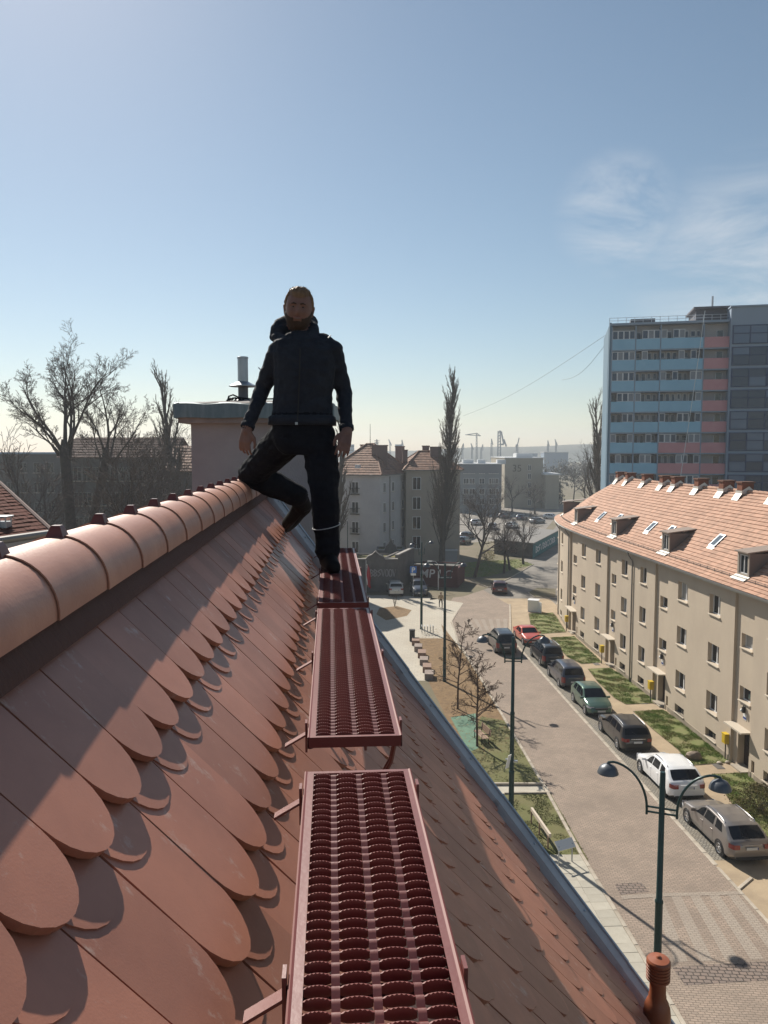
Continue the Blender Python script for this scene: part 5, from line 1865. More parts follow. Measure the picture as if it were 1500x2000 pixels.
# side profiles, x in car lengths from the rear (0) to the nose (1); heights in metres for a 1.5 m tall car
SHAPES = {
    'estate': dict(top=[(0, .62), (.012, .90), (.03, 1.0), (.05, 1.04), (.165, 1.38), (.21, 1.435), (.32, 1.485), (.47, 1.49), (.54, 1.45), (.70, 1.00), (.73, .97), (.86, .875), (.93, .77), (.97, .64), (.99, .50), (1, .42)],
                   belt=[(0, .6), (.045, 1.0), (.10, 1.03), (.3, 1.0), (.6, .93), (.73, .90), (.95, .66), (1, .38)],
                   rear=(.05, .165), front=(.555, .705), side=[(.175, .225, .30, .315), (.335, .345, .50, .485), (.515, .50, .665, .575)], h=1.5),
    'suv': dict(top=[(0, .66), (.012, .98), (.03, 1.06), (.045, 1.1), (.10, 1.46), (.14, 1.54), (.30, 1.59), (.48, 1.58), (.55, 1.53), (.69, 1.10), (.72, 1.07), (.87, .98), (.95, .86), (.985, .72), (1, .55)],
                belt=[(0, .64), (.045, 1.07), (.10, 1.08), (.6, 1.0), (.72, .98), (.95, .8), (1, .5)],
                rear=(.045, .10), front=(.56, .695), side=[(.13, .16, .27, .29), (.305, .315, .475, .46), (.49, .475, .655, .575)], h=1.6),
    'mpv': dict(top=[(0, .62), (.012, .92), (.025, 1.02), (.035, 1.06), (.075, 1.58), (.11, 1.66), (.30, 1.72), (.52, 1.70), (.60, 1.63), (.78, 1.10), (.80, 1.06), (.90, .92), (.96, .78), (.985, .66), (1, .5)],
                belt=[(0, .6), (.035, 1.0), (.10, 1.03), (.6, .96), (.80, .92), (.96, .7), (1, .45)],
                rear=(.035, .08), front=(.61, .785), side=[(.09, .12, .30, .31), (.325, .33, .51, .505), (.53, .525, .73, .635)], h=1.72),
    'hatch': dict(top=[(0, .60), (.012, .86), (.03, .95), (.05, 1.0), (.16, 1.36), (.22, 1.42), (.35, 1.455), (.48, 1.45), (.55, 1.40), (.71, .97), (.74, .94), (.87, .84), (.95, .73), (.985, .62), (1, .48)],
                  belt=[(0, .58), (.05, .95), (.12, .97), (.6, .89), (.74, .87), (.95, .67), (1, .44)],
                  rear=(.05, .16), front=(.555, .715), side=[(.17, .215, .30, .30), (.33, .33, .50, .485), (.515, .50, .675, .58)], h=1.45),
    'coupe': dict(top=[(0, .60), (.012, .84), (.03, .90), (.12, .95), (.30, 1.26), (.38, 1.32), (.48, 1.32), (.54, 1.28), (.68, .92), (.71, .89), (.86, .80), (.95, .70), (.985, .58), (1, .46)],
                  belt=[(0, .57), (.05, .86), (.12, .89), (.6, .84), (.71, .82), (.95, .64), (1, .42)],
                  rear=(.125, .30), front=(.545, .685), side=[(.27, .345, .40, .40), (.42, .42, .64, .555)], h=1.32),
}


def make_car(kind, label, cat, colour, L=4.5, Wd=1.8, hh=None, rails=False, loc=(0, 0), rz=0.0, group='cars parked along the street', metallic=0.35, name='parked_car', roof_box=False, rough=0.3, simple=False):
    sh = SHAPES[kind]
    zs_ = (hh or sh['h']) / sh['h']
    paint = mat('paint_%s_%d' % (kind, len(MATS)), colour, rough=rough, metal=metallic, spec=.5, coat=0.6)
    top = [(a, v * zs_) for a, v in sh['top']]
    belt = [(a, v * zs_) for a, v in sh['belt']]
    hw0 = Wd / 2

    def sec(s):
        ends = max(0, (.10 - s) / .10) ** 2 * 0.14 + max(0, (s - .82) / .18) ** 2.2 * 0.27
        w = hw0 * (1 - ends)
        zt = interp(top, s)
        zb = 0.20 + max(0, .06 - s) * 2.2 + max(0, s - .93) * 1.4
        bl = min(interp(belt, s), zt - 0.05)
        bl = max(bl, zb + .16)
        wr = 0.955 * w - 0.36 * max(0, zt - bl - 0.05)
        wr = min(wr, .93 * w)
        return [(w * .90, zb), (w * .985, zb + .09), (w, zb + (bl - zb) * .45), (w * .985, bl - .09), (w * .955, bl), (wr, max(bl + .01, zt - .05)), (wr - .07, max(bl + .02, zt - .012)), (wr * .5, max(bl + .025, zt + .004)), (0, max(bl + .03, zt + .010))]

    def X(s):
        return (s - .5) * L

    root = thing(name, label, cat, (0, 0, 0), group)
    stations = sorted(set([0, .006, .012, .02, .03, .045, .06, .08] + [i / 40 for i in range(4, 40)] + [.985, .993, 1.0] + [a for a, _ in sh['top']]))
    mb = MB()
    rows = []
    for s in stations:
        h_ = sec(s)
        row = [Vector((X(s), -y, z)) for y, z in h_] + [Vector((X(s), y, z)) for y, z in h_[-2::-1]]
        rows.append(row)
    nr, nc = len(rows), len(rows[0])
    base = len(mb.v)
    mb.grid(rows)
    for i, f in enumerate(mb.f):
        k = i % (nc - 1)
        mb.m[i] = 1 if k in (0, nc - 2) else 0
    mb.add(rows[0], [tuple(range(nc))], 0)
    mb.add(rows[-1], [tuple(range(nc - 1, -1, -1))], 0)
    mb.add([r_[0] for r_ in rows] + [r_[-1] for r_ in rows], [(i, i + 1, nr + i + 1, nr + i) for i in range(nr - 1)], 1)
    body = mb.build('body', [paint, M_TRIM], root, smooth=True, angle=38, world=False)

    def patch(f, n, m_, name, mt, parent=root):
        p = MB()
        p.grid([[f(i / n, j / m_) for i in range(n + 1)] for j in range(m_ + 1)])
        return p.build(name, mt, parent, smooth=True, world=False)

    for sgn in (-1, 1):
        for (b0, t0, b1, t1) in sh['side']:
            def f(u, v, b0=b0, t0=t0, b1=b1, t1=t1, sgn=sgn):
                vv = .10 + .80 * v
                s = (b0 + (b1 - b0) * u) * (1 - vv) + (t0 + (t1 - t0) * u) * vv
                q = sec(s)
                y = q[4][0] + (q[5][0] - q[4][0]) * vv
                z = q[4][1] + (q[5][1] - q[4][1]) * vv
                return Vector((X(s), sgn * (y + .006), z))
            patch(f, 6, 3, 'side_window', M_CARGL)

    def wind(a, b_, wk):
        def f(u, v):
            s = a + (b_ - a) * v
            q = sec(s)
            y = (u * 2 - 1)
            ye = q[6][0] * wk
            z = q[6][1] + (q[8][1] - q[6][1]) * (1 - y * y)
            slope = 0.012
            return Vector((X(s) + (slope if a > .5 else -slope), y * ye, z + .007))
        return f
    a, b_ = sh['front']; patch(wind(a + .008, b_ - .006, .97), 8, 8, 'windscreen', M_CARGL)
    a, b_ = sh['rear']; patch(wind(a + .004, b_ - .004, .93), 8, 6, 'rear_window', M_CARGL)

    # wheels
    wr_ = .315 * (1.08 if kind == 'suv' else 1)
    xf, xr = X(.80), X(.20)
    for x in (xf, xr):
        for sgn in (-1, 1):
            M = Matrix.Translation((x, sgn * (hw0 - .10), wr_)) @ Matrix.Rotation(-sgn * PI / 2, 4, 'X')
            ab = MB(); ab.lathe([(wr_ + .065, -.1), (wr_ + .065, .106), (wr_ + .03, .108), (0.02, .03)], 20, M); ab.build('wheel_arch', M_TRIM, root, world=False)
            tb = MB(); tb.lathe([(wr_ * .66, -.09), (wr_ * .93, -.10), (wr_, -.07), (wr_, .085), (wr_ * .94, .115), (wr_ * .68, .118), (wr_ * .66, .06), (.02, .05)], 22, M)
            wh = tb.build('wheel', M_TYRE, root, smooth=True, angle=40, world=False)
            rb = MB(); rb.lathe([(wr_ * .69, .112), (wr_ * .66, .122), (wr_ * .62, .112), (wr_ * .60, .07)], 22, M, cap=False)
            for k in range(7):
                a_ = 2 * PI * k / 7
                d = Vector((math.cos(a_), math.sin(a_), 0)); e = Vector((-d.y, d.x, 0))
                o = d * .02
                pts = [o - e * .035 + Vector((0, 0, .095)), o + e * .035 + Vector((0, 0, .095)), d * wr_ * .64 + e * .028 + Vector((0, 0, .112)), d * wr_ * .64 - e * .028 + Vector((0, 0, .112))]
                rb.add([M @ p for p in pts], [(0, 1, 2, 3)])
            rb.lathe([(.055, .09), (.05, .11), (.01, .112)], 10, M)
            rb.build('rim', M_RIM, wh, world=False)
    # lamps, plates, bumpers, mirrors
    zl = interp(top, .03) * .88
    q = sec(.02)
    for sgn in (-1, 1):
        def f(u, v, sgn=sgn):
            # wraps round the rear corner
            z = zl - .17 * zs_ + .20 * zs_ * v
            if kind in ('mpv',): z = zl - .34 + .42 * v
            if u < .45:
                t = u / .45
                s = .055 * (1 - t) + .012 * t
                w = sec(s)
                return Vector((X(s) - .004, sgn * (interp([(0, w[2][0])], 0) + .006), z))
            t = (u - .45) / .55
            w = sec(.008)[2][0]
            return Vector((X(0) - .012, sgn * (w - .02 - t * (.26 if kind != 'mpv' else .12)), z))
        patch(f, 8, 3, 'tail_lamp', M_TAIL)

        def fh(u, v, sgn=sgn):
            z = interp(top, .93) - .165 + .13 * v - .03 * u
            if u < .5:
                t = u / .5
                s = .88 + .085 * t
            else:
                s = .965
                t = 1
            w = sec(s)
            y = w[2][0] + .008 if u < .5 else w[2][0] + .006 - (u - .5) / .5 * .26
            return Vector((X(s) + .02 + (.03 if u >= .5 else 0.0) * (u - .5) * 2, sgn * y, z))
        patch(fh, 8, 2, 'head_lamp', M_HEAD)
        mm_ = MB(); xm = X(sh['front'][1] - .035)
        zb_ = interp(belt, .68) + .06
        mm_.cbox((xm, sgn * (hw0 + .055), zb_), (.05, 0, 0), (0, .10, 0.01), (0, 0, .065)); mm_.cbox((xm + .02, sgn * (hw0 - .05), zb_ - .03), (.025, 0, 0), (0, .07, 0), (0, 0, .02))
        mm_.build('wing_mirror', paint if kind != 'mpv' else M_TRIM, root, world=False)
        hb = MB()
        for s_ in (.34, .51):
            hb.cbox((X(s_) + .04, sgn * (hw0 * .992 + .008), interp(belt, .5) - .12), (.085, 0, 0), (0, .012, 0), (0, 0, .014))
        hb.build('door_handle', paint, root, world=False)
        sm_ = MB()
        for (s_, t_) in ((.32, .325), (.505, .5), (.70, .70)):
            w0, w1 = sec(s_), sec(t_)
            sm_.obox((X(s_), sgn * (w0[2][0] + .001), .30), (.006, 0, 0), (0, sgn * .003, 0), (0, 0, interp(belt, s_) - .42))
        sm_.build('door_seam', M_TRIM, root, world=False)
    pz = .62 * zs_ if kind in ('mpv', 'hatch', 'coupe') else .74 * zs_
    mb = MB(); mb.obox((X(0) - .035, -.26, pz - .055), (.03, 0, 0), (0, .52, 0), (0, 0, .11)); npl = mb.build('number_plate', M_PLATE, root, world=False)
    mb = MB(); mb.obox((X(0) - .037, -.26, pz - .055), (.002, 0, 0), (0, .04, 0), (0, 0, .11)); mb.build('plate_band', mat('plate_blue', (0.03, 0.06, 0.22)), npl, world=False)
    mb = MB(); mb.obox((X(1) - .02, -.26, .40), (.045, 0, 0), (0, .52, 0), (0, 0, .11)); mb.build('number_plate', M_PLATE, root, world=False)
    # bumpers and grille
    mb = MB(); w = sec(.02)[1][0]
    mb.obox((X(0) - .03, -w * .86, .27), (.14, 0, 0), (0, 2 * w * .86, 0), (0, 0, .11)); mb.build('bumper_insert', M_TRIM, root, world=False)
    mb = MB(); mb.obox((X(1) - .10, -.42, .54 * zs_), (.11, 0, 0), (0, .84, 0), (0, 0, .10)); mb.obox((X(1) - .06, -.55, .27), (.07, 0, 0), (0, 1.1, 0), (0, 0, .12)); mb.build('grille', M_TRIM, root, world=False)
    mb = MB(); mb.obox((X(0) - .026, -.42, interp(top, .03) - .13 * zs_), (.03, 0, 0), (0, .84, 0), (0, 0, .025)); mb.build('tailgate_trim', M_CHROME if colour[0] < .2 else paint, root, world=False)
    mb = MB()
    a, b_ = sh['rear']
    mb.tube([Vector((X(a) - .03, .0, interp(top, a) + .03)), Vector((X(a + .02) - .03, .28, interp(top, a + .02) + .03))], .012, 5); mb.build('wiper', M_TRIM, root, world=False)
    if rails:
        for sgn in (-1, 1):
            mb = MB(); s0, s1 = sh['rear'][1] + .04, sh['front'][0] - .03
            pts = [Vector((X(s0 + (s1 - s0) * t), sgn * (sec(s0 + (s1 - s0) * t)[6][0] - .005), sec(s0 + (s1 - s0) * t)[6][1] + (.045 if 0 < t < 1 else 0))) for t in (0, .04, .25, .5, .75, .96, 1)]
            mb.tube(pts, .018, 6); mb.build('roof_rail', M_CHROME if rails == 2 else M_TRIM, root, world=False)
    root.location = (loc[0], loc[1], 0.018)
    root.rotation_euler = (0, 0, rz)
    return root


NORTH = PI / 2 + R(3.2)          # nose away from the camera
SOUTH = -PI / 2 + R(3.2)


def street(y, off):              # along the parking strip
    return (xat(RK, y) + off, y)


make_car('estate', 'grey brown estate car, nearest of the parked row at the right edge', 'car', (0.235, 0.215, 0.205), L=4.8, Wd=1.86, rails=2, loc=street(33.55, 1.42), rz=NORTH + R(2), metallic=.55)
make_car('estate', 'white estate car parked between the grey brown car and the black one', 'car', (0.78, 0.79, 0.80), L=4.75, Wd=1.87, rails=2, loc=street(39.3, 1.42), rz=NORTH + R(1), metallic=.1, hh=1.54)
make_car('suv', 'black estate with silver roof rails behind the white car', 'car', (0.028, 0.026, 0.026), L=4.75, Wd=1.82, rails=2, loc=street(45.4, 1.30), rz=NORTH, metallic=.3, hh=1.56)
make_car('hatch', 'dark green hatchback parked facing the camera', 'car', (0.085, 0.15, 0.115), L=4.25, Wd=1.74, hh=1.5, loc=street(51.2, 1.25), rz=SOUTH, metallic=.5)
make_car('mpv', 'dark blue grey people carrier parked beyond the green hatchback', 'car', (0.055, 0.062, 0.085), L=4.6, Wd=1.84, loc=street(57.3, 1.25), rz=NORTH, metallic=.5, hh=1.65)
make_car('mpv', 'black people carrier with roof rails parked behind the red coupe', 'car', (0.025, 0.027, 0.03), L=4.7, Wd=1.84, rails=2, loc=street(63.0, 1.3), rz=NORTH, metallic=.3, hh=1.74)
make_car('coupe', 'faded red coupe parked facing the camera at the far end of the row', 'car', (0.50, 0.085, 0.05), L=4.4, Wd=1.72, loc=street(69.6, 1.35), rz=SOUTH + R(3), metallic=.1, hh=1.36)
p = gp(987, 1279)
make_car('mpv', 'black van driving away along the middle of the paved road', 'van', (0.02, 0.022, 0.025), L=4.7, Wd=1.86, rails=1, loc=(p.x, p.y + 2.2), rz=NORTH, metallic=.3, hh=1.8, name='moving_van', group=None)
p = gp(978, 1160)
make_car('hatch', 'dark red car driving across the asphalt at the far junction', 'car', (0.06, 0.012, 0.014), L=4.4, Wd=1.82, loc=(p.x, p.y + 1.4), rz=NORTH - R(9), name='moving_car', group=None)
p = gp(819, 1166)
make_car('suv', 'dark blue off roader parked facing the camera beside the maroon wall', 'car', (0.05, 0.06, 0.085), L=4.6, Wd=1.85, loc=(p.x, p.y + 2.2), rz=SOUTH, hh=1.72, group='cars parked by the painted walls')
p = gp(772, 1166)
make_car('suv', 'silver off roader parked with its tail to the camera by the grey graffiti wall', 'car', (0.50, 0.49, 0.46), L=4.5, Wd=1.82, loc=(p.x, p.y + 2.2), rz=NORTH, hh=1.7, rails=1, group='cars parked by the painted walls')
lot = [(1000, 1031, 'white car in the middle of the far car park', (0.7, 0.7, 0.7), 60), (1077, 1014, 'pale silver car at the back of the far car park, beside the curved block', (0.55, 0.56, 0.58), -30), (962, 1033, 'white car left of the middle in the far car park', (0.62, 0.62, 0.64), 75), (906, 1062, 'dark car just right of the poplar trunk', (0.04, 0.045, 0.06), 65), (912, 1052, 'black car behind another dark one near the poplar', (0.03, 0.03, 0.035), 65), (1050, 1022, 'grey car under the far trees of the car park', (0.2, 0.21, 0.23), 40), (840, 1078, 'silver car beside the blue bin behind the walls', (0.5, 0.5, 0.52), 0), (1020, 1015, 'dark blue car at the back of the car park', (0.04, 0.05, 0.10), 60), (985, 1012, 'dark grey car in the back row of the car park', (0.09, 0.09, 0.10), 60), (930, 1025, 'pale grey car half hidden by the dark street tree', (0.4, 0.4, 0.42), 70)]
for (u, v, lab, colr, ang) in lot:
    p = gp(u, v)
    make_car('hatch', lab, 'car', colr, loc=(p.x, p.y), rz=R(ang), group='cars in the far car park')
# ================================================================== street lamps
M_POST = mat('lamp_green', (0.018, 0.055, 0.055), rough=0.42, metal=0.2, base2=(0.014, 0.042, 0.044), nscale=5)
M_DOME = mat('lamp_dome', (0.10, 0.11, 0.125), rough=0.4, metal=0.3)


def lamp(loc, label, height, adir, group='green double armed street lamps', sign=False):
    t = thing('street_lamp', label, 'street lamp', (loc[0], loc[1], 0), group)
    b_ = Vector((loc[0], loc[1], 0))
    mb = MB()
    mb.lathe([(.15, 0), (.15, .12), (.125, .16), (.125, 2.55), (.135, 2.58), (.135, 2.66), (.105, 2.7), (.10, 5.35), (.11, 5.38), (.11, 5.44), (.082, 5.48), (.072, height - .03), (.06, height)], 14, Matrix.Translation(b_))
    mb.build('post', M_POST, t, smooth=True, angle=35)
    ad = Vector((adir[0], adir[1], 0)).normalized()
    za = height - 1.12
    for sgn in (-1, 1):
        d = ad * sgn
        mb = MB()
        mb.tube([b_ + zz * (za + .12) + d * .05, b_ + zz * (za + .12) + d * .38], .03, 6); mb.tube([b_ + zz * (za - .02) + d * .05, b_ + zz * (za - .02) + d * .38], .03, 6)
        pts = [Vector((0.38, 0, za - .1))]
        for k in range(0, 13):
            a = k / 12
            x = .38 + 1.02 * (1 - math.cos(a * PI * .52)) / (1 - math.cos(PI * .52))
            z = za + .05 + 1.17 * math.sin(a * PI * .52) / 1.0
            if a > .9: z -= .04 * (a - .9) * 10
            pts.append(Vector((x, 0, z)))
        mb.tube([b_ + d * p.x + zz * p.z for p in pts], .034, 7)
        ar = mb.build('arm', M_POST, t, smooth=True, angle=50)
        tip = b_ + d * 1.40 + zz * (za + 1.17)
        mb = MB()
        mb.lathe([(.025, .02), (.05, -.03), (.10, -.05), (.18, -.09), (.24, -.16), (.275, -.25), (.285, -.29), (.26, -.29), (.22, -.22), (.02, -.18)], 20, Matrix.Translation(tip))
        mb.build('lamp_dome', M_DOME, ar, smooth=True, angle=40)
    return t


lamp((7.40, 19.76), 'nearest green street lamp, its base hidden by the vent pipe', 9.0, (1, -0.38))
lamp((5.93, 34.6), 'second green street lamp, in front of the black van on the road', 9.0, (1, -0.05))
lamp(gp(868, 1331), 'third green street lamp, standing in the bark bed', 9.05, (1, 0.1))
lamp(gp(823, 1229), 'fourth green street lamp, farthest of the tall ones on the plaza', 8.6, (0.7, 0.7))
q = gp(679, 1122)
t = thing('street_lamp', 'small single street lamp against the pale house wall beside the man', 'street lamp', (q.x, q.y, 0))
zt = at(677, 1018, q.y).z
mb = MB(); mb.tube([q, q + zz * zt], [.08, .05], 8); mb.build('post', M_POST, t)
mb = MB(); mb.tube([q + zz * zt, q + zz * (zt + .15) + Vector((-.3, 0, 0))], .04, 6); mb.cbox(q + zz * (zt + .1) + Vector((-.4, 0, 0)), (.3, 0, 0.05), (0, .12, 0), (0, 0, .07)); mb.build('lamp_head', M_TFRAME, t)
q = gp(856, 1152)
mb = MB(); zt = at(856, 1102, q.y).z
t = thing('street_lamp', 'pale lamp post with one curved arm in front of the maroon wall', 'street lamp', (q.x, q.y, 0))
mb.tube([q, q + zz * zt], [.07, .05], 8); mb.build('post', M_TFRAME, t)
mb = MB(); mb.tube([q + zz * (zt - .05), q + zz * (zt + .35) + Vector((-.4, 0, 0)), q + zz * (zt + .4) + Vector((-.9, 0, 0))], .035, 6); mb.cbox(q + zz * (zt + .36) + Vector((-1.1, 0, 0)), (.28, 0, 0), (0, .12, 0), (0, 0, .06)); mb.build('lamp_head', M_TFRAME, t)

# ================================================================== old walls with scrawls, sign, flag
M_OLDW = mat('old_grey_wall', (0.155, 0.145, 0.14), rough=.95, base2=(0.10, 0.095, 0.095), nscale=.9, detail=10, bump=.4, bscale=12)
M_MAROON = mat('maroon_wall', (0.085, 0.018, 0.022), rough=.85, base2=(0.065, 0.016, 0.02), nscale=1.2)
M_MOSS = mat('mossy_roof', (0.15, 0.13, 0.045), rough=.98, base2=(0.10, 0.095, 0.04), nscale=1.2, bump=.8, bscale=9)
M_COPE = mat('coping_stone', (0.32, 0.30, 0.28), rough=.9)
M_PAINTW = mat('graffiti_white', (0.55, 0.55, 0.56), rough=.7)
M_PAINTG = mat('graffiti_grey', (0.36, 0.35, 0.36), rough=.7)


def gable_outline(w, h, hump):
    c = w / 2
    return [(0, 0), (w, 0), (w, h), (c + w * .22, h), (c + w * .17, h + hump * .35), (c + w * .08, h + hump * .55), (c, h + hump), (c - w * .08, h + hump * .55), (c - w * .17, h + hump * .35), (c - w * .22, h), (0, h)]


def walled(name, label, uA, uB, vt, yA, yB, depth, wallm, hump=0.0, roofm=M_MOSS):
    a, b_ = at(uA, vt, yA), at(uB, vt, yB)
    h = a.z
    A, B = Vector((a.x, a.y, 0)), Vector((b_.x, b_.y, 0))
    e = (B - A); Lw = e.length; e.normalize(); n = Vector((-e.y, e.x, 0))
    t = thing(name, label, 'outbuilding', A)
    mb = MB()
    out = gable_outline(Lw, h, hump) if hump else [(0, 0), (Lw, 0), (Lw, h), (0, h)]
    mb.prism(out, lambda p, q_, d: A + e * p + zz * q_ + n * d, 0, .35)
    mb.obox(A + n * .35, n * depth, e * .3, zz * (h - .3)); mb.obox(B + n * .35 - e * .3, n * depth, e * .3, zz * (h - .3)); mb.obox(A + n * (depth + .35), e * Lw, n * .3, zz * (h - .3))
    mb.build('wall', wallm, t)
    mb = MB(); mb.obox(A + n * .352 + e * .3 + zz * (h - .8), e * (Lw - .6), n * (depth - .01), zz * .35); mb.build('roof', roofm, t)
    mb = MB()
    pr = out[2:] + []
    for (x0, z0), (x1, z1) in zip(pr, pr[1:]):
        d = Vector((x1 - x0, z1 - z0))
        mb.obox(A + e * x0 + zz * (z0 + .002) - n * .06, e * (x1 - x0) + zz * (z1 - z0), n * .47, zz * .12)
    mb.build('coping', M_COPE, t)
    return t, A, e, n, h, Lw


g1, A1, e1g, n1g, h1, L1g = walled('graffiti_outbuilding', 'grey outbuilding with a stepped gable and pale scrawls, mossy roof', 690, 777, 1093, 94.5, 94.5, 7, M_OLDW, 1.0)
g2, A2, e2g, n2g, h2, L2g = walled('maroon_outbuilding', 'maroon outbuilding with big white painted letters beside the parking sign', 808, 894, 1103, 98.5, 97, 5, M_MAROON, 0, mat('tar_roof', (0.05, 0.05, 0.05), rough=.9))
g3, A3, e3g, n3g, h3, L3g = walled('rear_outbuilding', 'dark rear outbuilding with a pointed gable behind the mossy roof', 735, 792, 1075, 104, 104, 6, M_OLDW, 1.6)
g4, A4, e4g, n4g, h4, L4g = walled('link_wall', 'short dark wall between the grey and the maroon outbuildings', 777, 809, 1085, 95.5, 103, 1.2, M_OLDW)


def scrawl(root, A, e, n, x0, z0, w, h, k, m, seed, r=.045):
    rr_ = random.Random(seed)
    mb = MB()
    for q in range(k):
        c = x0 + w * (q + .5) / k
        ww = w / k * .42
        typ = rr_.randrange(4)
        pts = []
        if typ == 0: pts = [(c + ww * math.cos(a), z0 + h / 2 + h / 2 * math.sin(a)) for a in np.linspace(0, 2 * PI, 11)]
        elif typ == 1: pts = [(c - ww, z0), (c - ww, z0 + h), (c + ww, z0 + h * .7), (c - ww * .5, z0 + h * .5), (c + ww, z0 + h * .2), (c - ww, z0)]
        elif typ == 2: pts = [(c + ww, z0 + h), (c - ww, z0 + h * .7), (c + ww, z0 + h * .35), (c - ww, z0)]
        else: pts = [(c - ww, z0 + h), (c, z0), (c + ww, z0 + h), (c + ww * .4, z0 + h * .4)]
        for (xa, za), (xb, zb) in zip(pts, pts[1:]):
            d = Vector((xb - xa, zb - za)); 
            if d.length < .01: continue
            nn_ = Vector((-d.y, d.x)).normalized() * r
            P0 = A + e * xa + zz * za; P1 = A + e * xb + zz * zb; o = (e * nn_.x + zz * nn_.y)
            mb.obox(P0 - o - n * .012, P1 - P0, o * 2, n * .01)
    mb.build('graffiti', m, root)


scrawl(g1, A1, e1g, n1g, 2.1, 1.9, 3.2, .9, 7, M_PAINTG, 3, .05)


def letters(root, txt, A, e, n, x, z, size, m, shear=0.0):
    fc = bpy.data.curves.new('painted_letters', 'FONT'); fc.body = txt; fc.size = size; fc.extrude = .006; fc.offset = .015; fc.shear = shear
    fo = bpy.data.objects.new('painted_letters', fc); COL.objects.link(fo); fo.parent = root
    fo.location = A + e * x + zz * z - n * .02 - worldloc(root)
    fo.rotation_euler = (PI / 2, 0, math.atan2(e.y, e.x))
    fc.materials.append(m)
    font_mesh(fo)


letters(g2, 'MP L', A2, e2g, n2g, .75, 1.2, 1.55, M_PAINTW, .1)
letters(g2, 'C', A2, e2g, n2g, 4.0, 1.2, 1.5, M_PAINTG, .1)
# long low shed with teal painted end
a, b_, c_ = gp(965, 1082), gp(1040, 1091), gp(1082, 1066)
hT = at(1040, 1062, b_.y).z
M_TEAL = mat('teal_paint', (0.02, 0.16, 0.17), rough=.7, base2=(0.03, 0.12, 0.14), nscale=.8)
t5 = thing('teal_shed', 'long low shed with a grey scrawled side and a teal end with white lettering', 'shed', (a.x, a.y, 0))
mb = MB()
d_ = Vector((c_.x - b_.x, c_.y - b_.y, 0)).normalized() * 22
a0, b0 = Vector((a.x, a.y, 0)), Vector((b_.x, b_.y, 0))
mb.add([a0, b0, b0 + d_, a0 + d_] + [p + zz * hT for p in (a0, b0, b0 + d_, a0 + d_)], [(0, 1, 5, 4), (2, 3, 7, 6), (3, 0, 4, 7), (4, 5, 6, 7)])
mb.build('wall', M_OLDW, t5)
en = Vector((d_.y, -d_.x, 0)).normalized()
mb = MB(); mb.obox(b0 + en * .0, d_, en * .06, zz * hT); mb.build('teal_side', M_TEAL, t5)
de = d_.normalized()
scrawl(t5, b0 + en * .07, de, -en, 2, .7, 17, 1.0, 9, M_PAINTW, 8, .11)
ee = (b0 - a0).normalized()
scrawl(t5, a0, ee, Vector((-ee.y, ee.x, 0)), .6, .5, 4.2, .9, 6, M_BLACK, 5, .05)
mb = MB(); mb.obox(a0 - ee * .2 + zz * hT, ee * ((b0 - a0).length + .4), d_, zz * .12); mb.build('roof', mat('shed_roof', (0.20, 0.19, 0.18), rough=.9), t5)

# parking sign
q = gp(807, 1166)
zs0, zs1 = at(808, 1119, q.y).z, at(808, 1106, q.y).z
t = thing('parking_sign', 'blue square parking sign with a white P on a grey post', 'sign', q)
mb = MB(); mb.tube([q, q + zz * (zs1 + .05)], .04, 6); mb.build('post', M_GALV, t)
hw = (zs1 - zs0) / 2
mb = MB(); mb.bx(q.x - hw, q.x + hw, q.y - .07, q.y - .04, zs0, zs1); mb.build('panel', mat('sign_blue', (0.02, 0.13, 0.45), rough=.4), t)
mb = MB(); mb.bx(q.x - hw * .8, q.x + hw * .8, q.y - .07, q.y - .04, zs0 - hw * .75, zs0 - .05); mb.build('sub_panel', M_WHITE, t)
fc = bpy.data.curves.new('sign_letter', 'FONT'); fc.body = 'P'; fc.size = hw * 2.1; fc.extrude = .004; fc.offset = .02; fc.align_x = 'CENTER'
fo = bpy.data.objects.new('sign_letter', fc); COL.objects.link(fo); fo.parent = t; fo.location = Vector((0, -.078, zs0 + hw * .22)); fo.rotation_euler = (PI / 2, 0, 0); fc.materials.append(M_WHITE); font_mesh(fo)
# flag
q = gp(715, 1158)
t = thing('flag', 'white and red flag hanging limp on a white pole', 'flag', q)
zt = at(714, 1094, q.y).z
mb = MB(); mb.tube([q, q + zz * zt], .035, 6); mb.build('pole', M_WHITE, t)
for part, (c0, c1), m_ in (('white_band', (0, .18), M_WHITE), ('red_band', (.18, 1), mat('flag_red', (0.45, 0.02, 0.03), rough=.8))):
    mb = MB(); rows = []
    for i in range(9):
        z = zt - .45 - 2.6 * i / 8
        rows.append([q + zz * (z - .5 * s_) + Vector((.05 + .42 * s_ * (1 + .35 * i / 8) + .06 * math.sin(i + s_ * 5), -.05 + .08 * math.sin(s_ * 9 + i * .7), 0)) for s_ in np.linspace(c0, c1, 6)])
    mb.grid(rows); mb.build(part, m_, t, smooth=True)

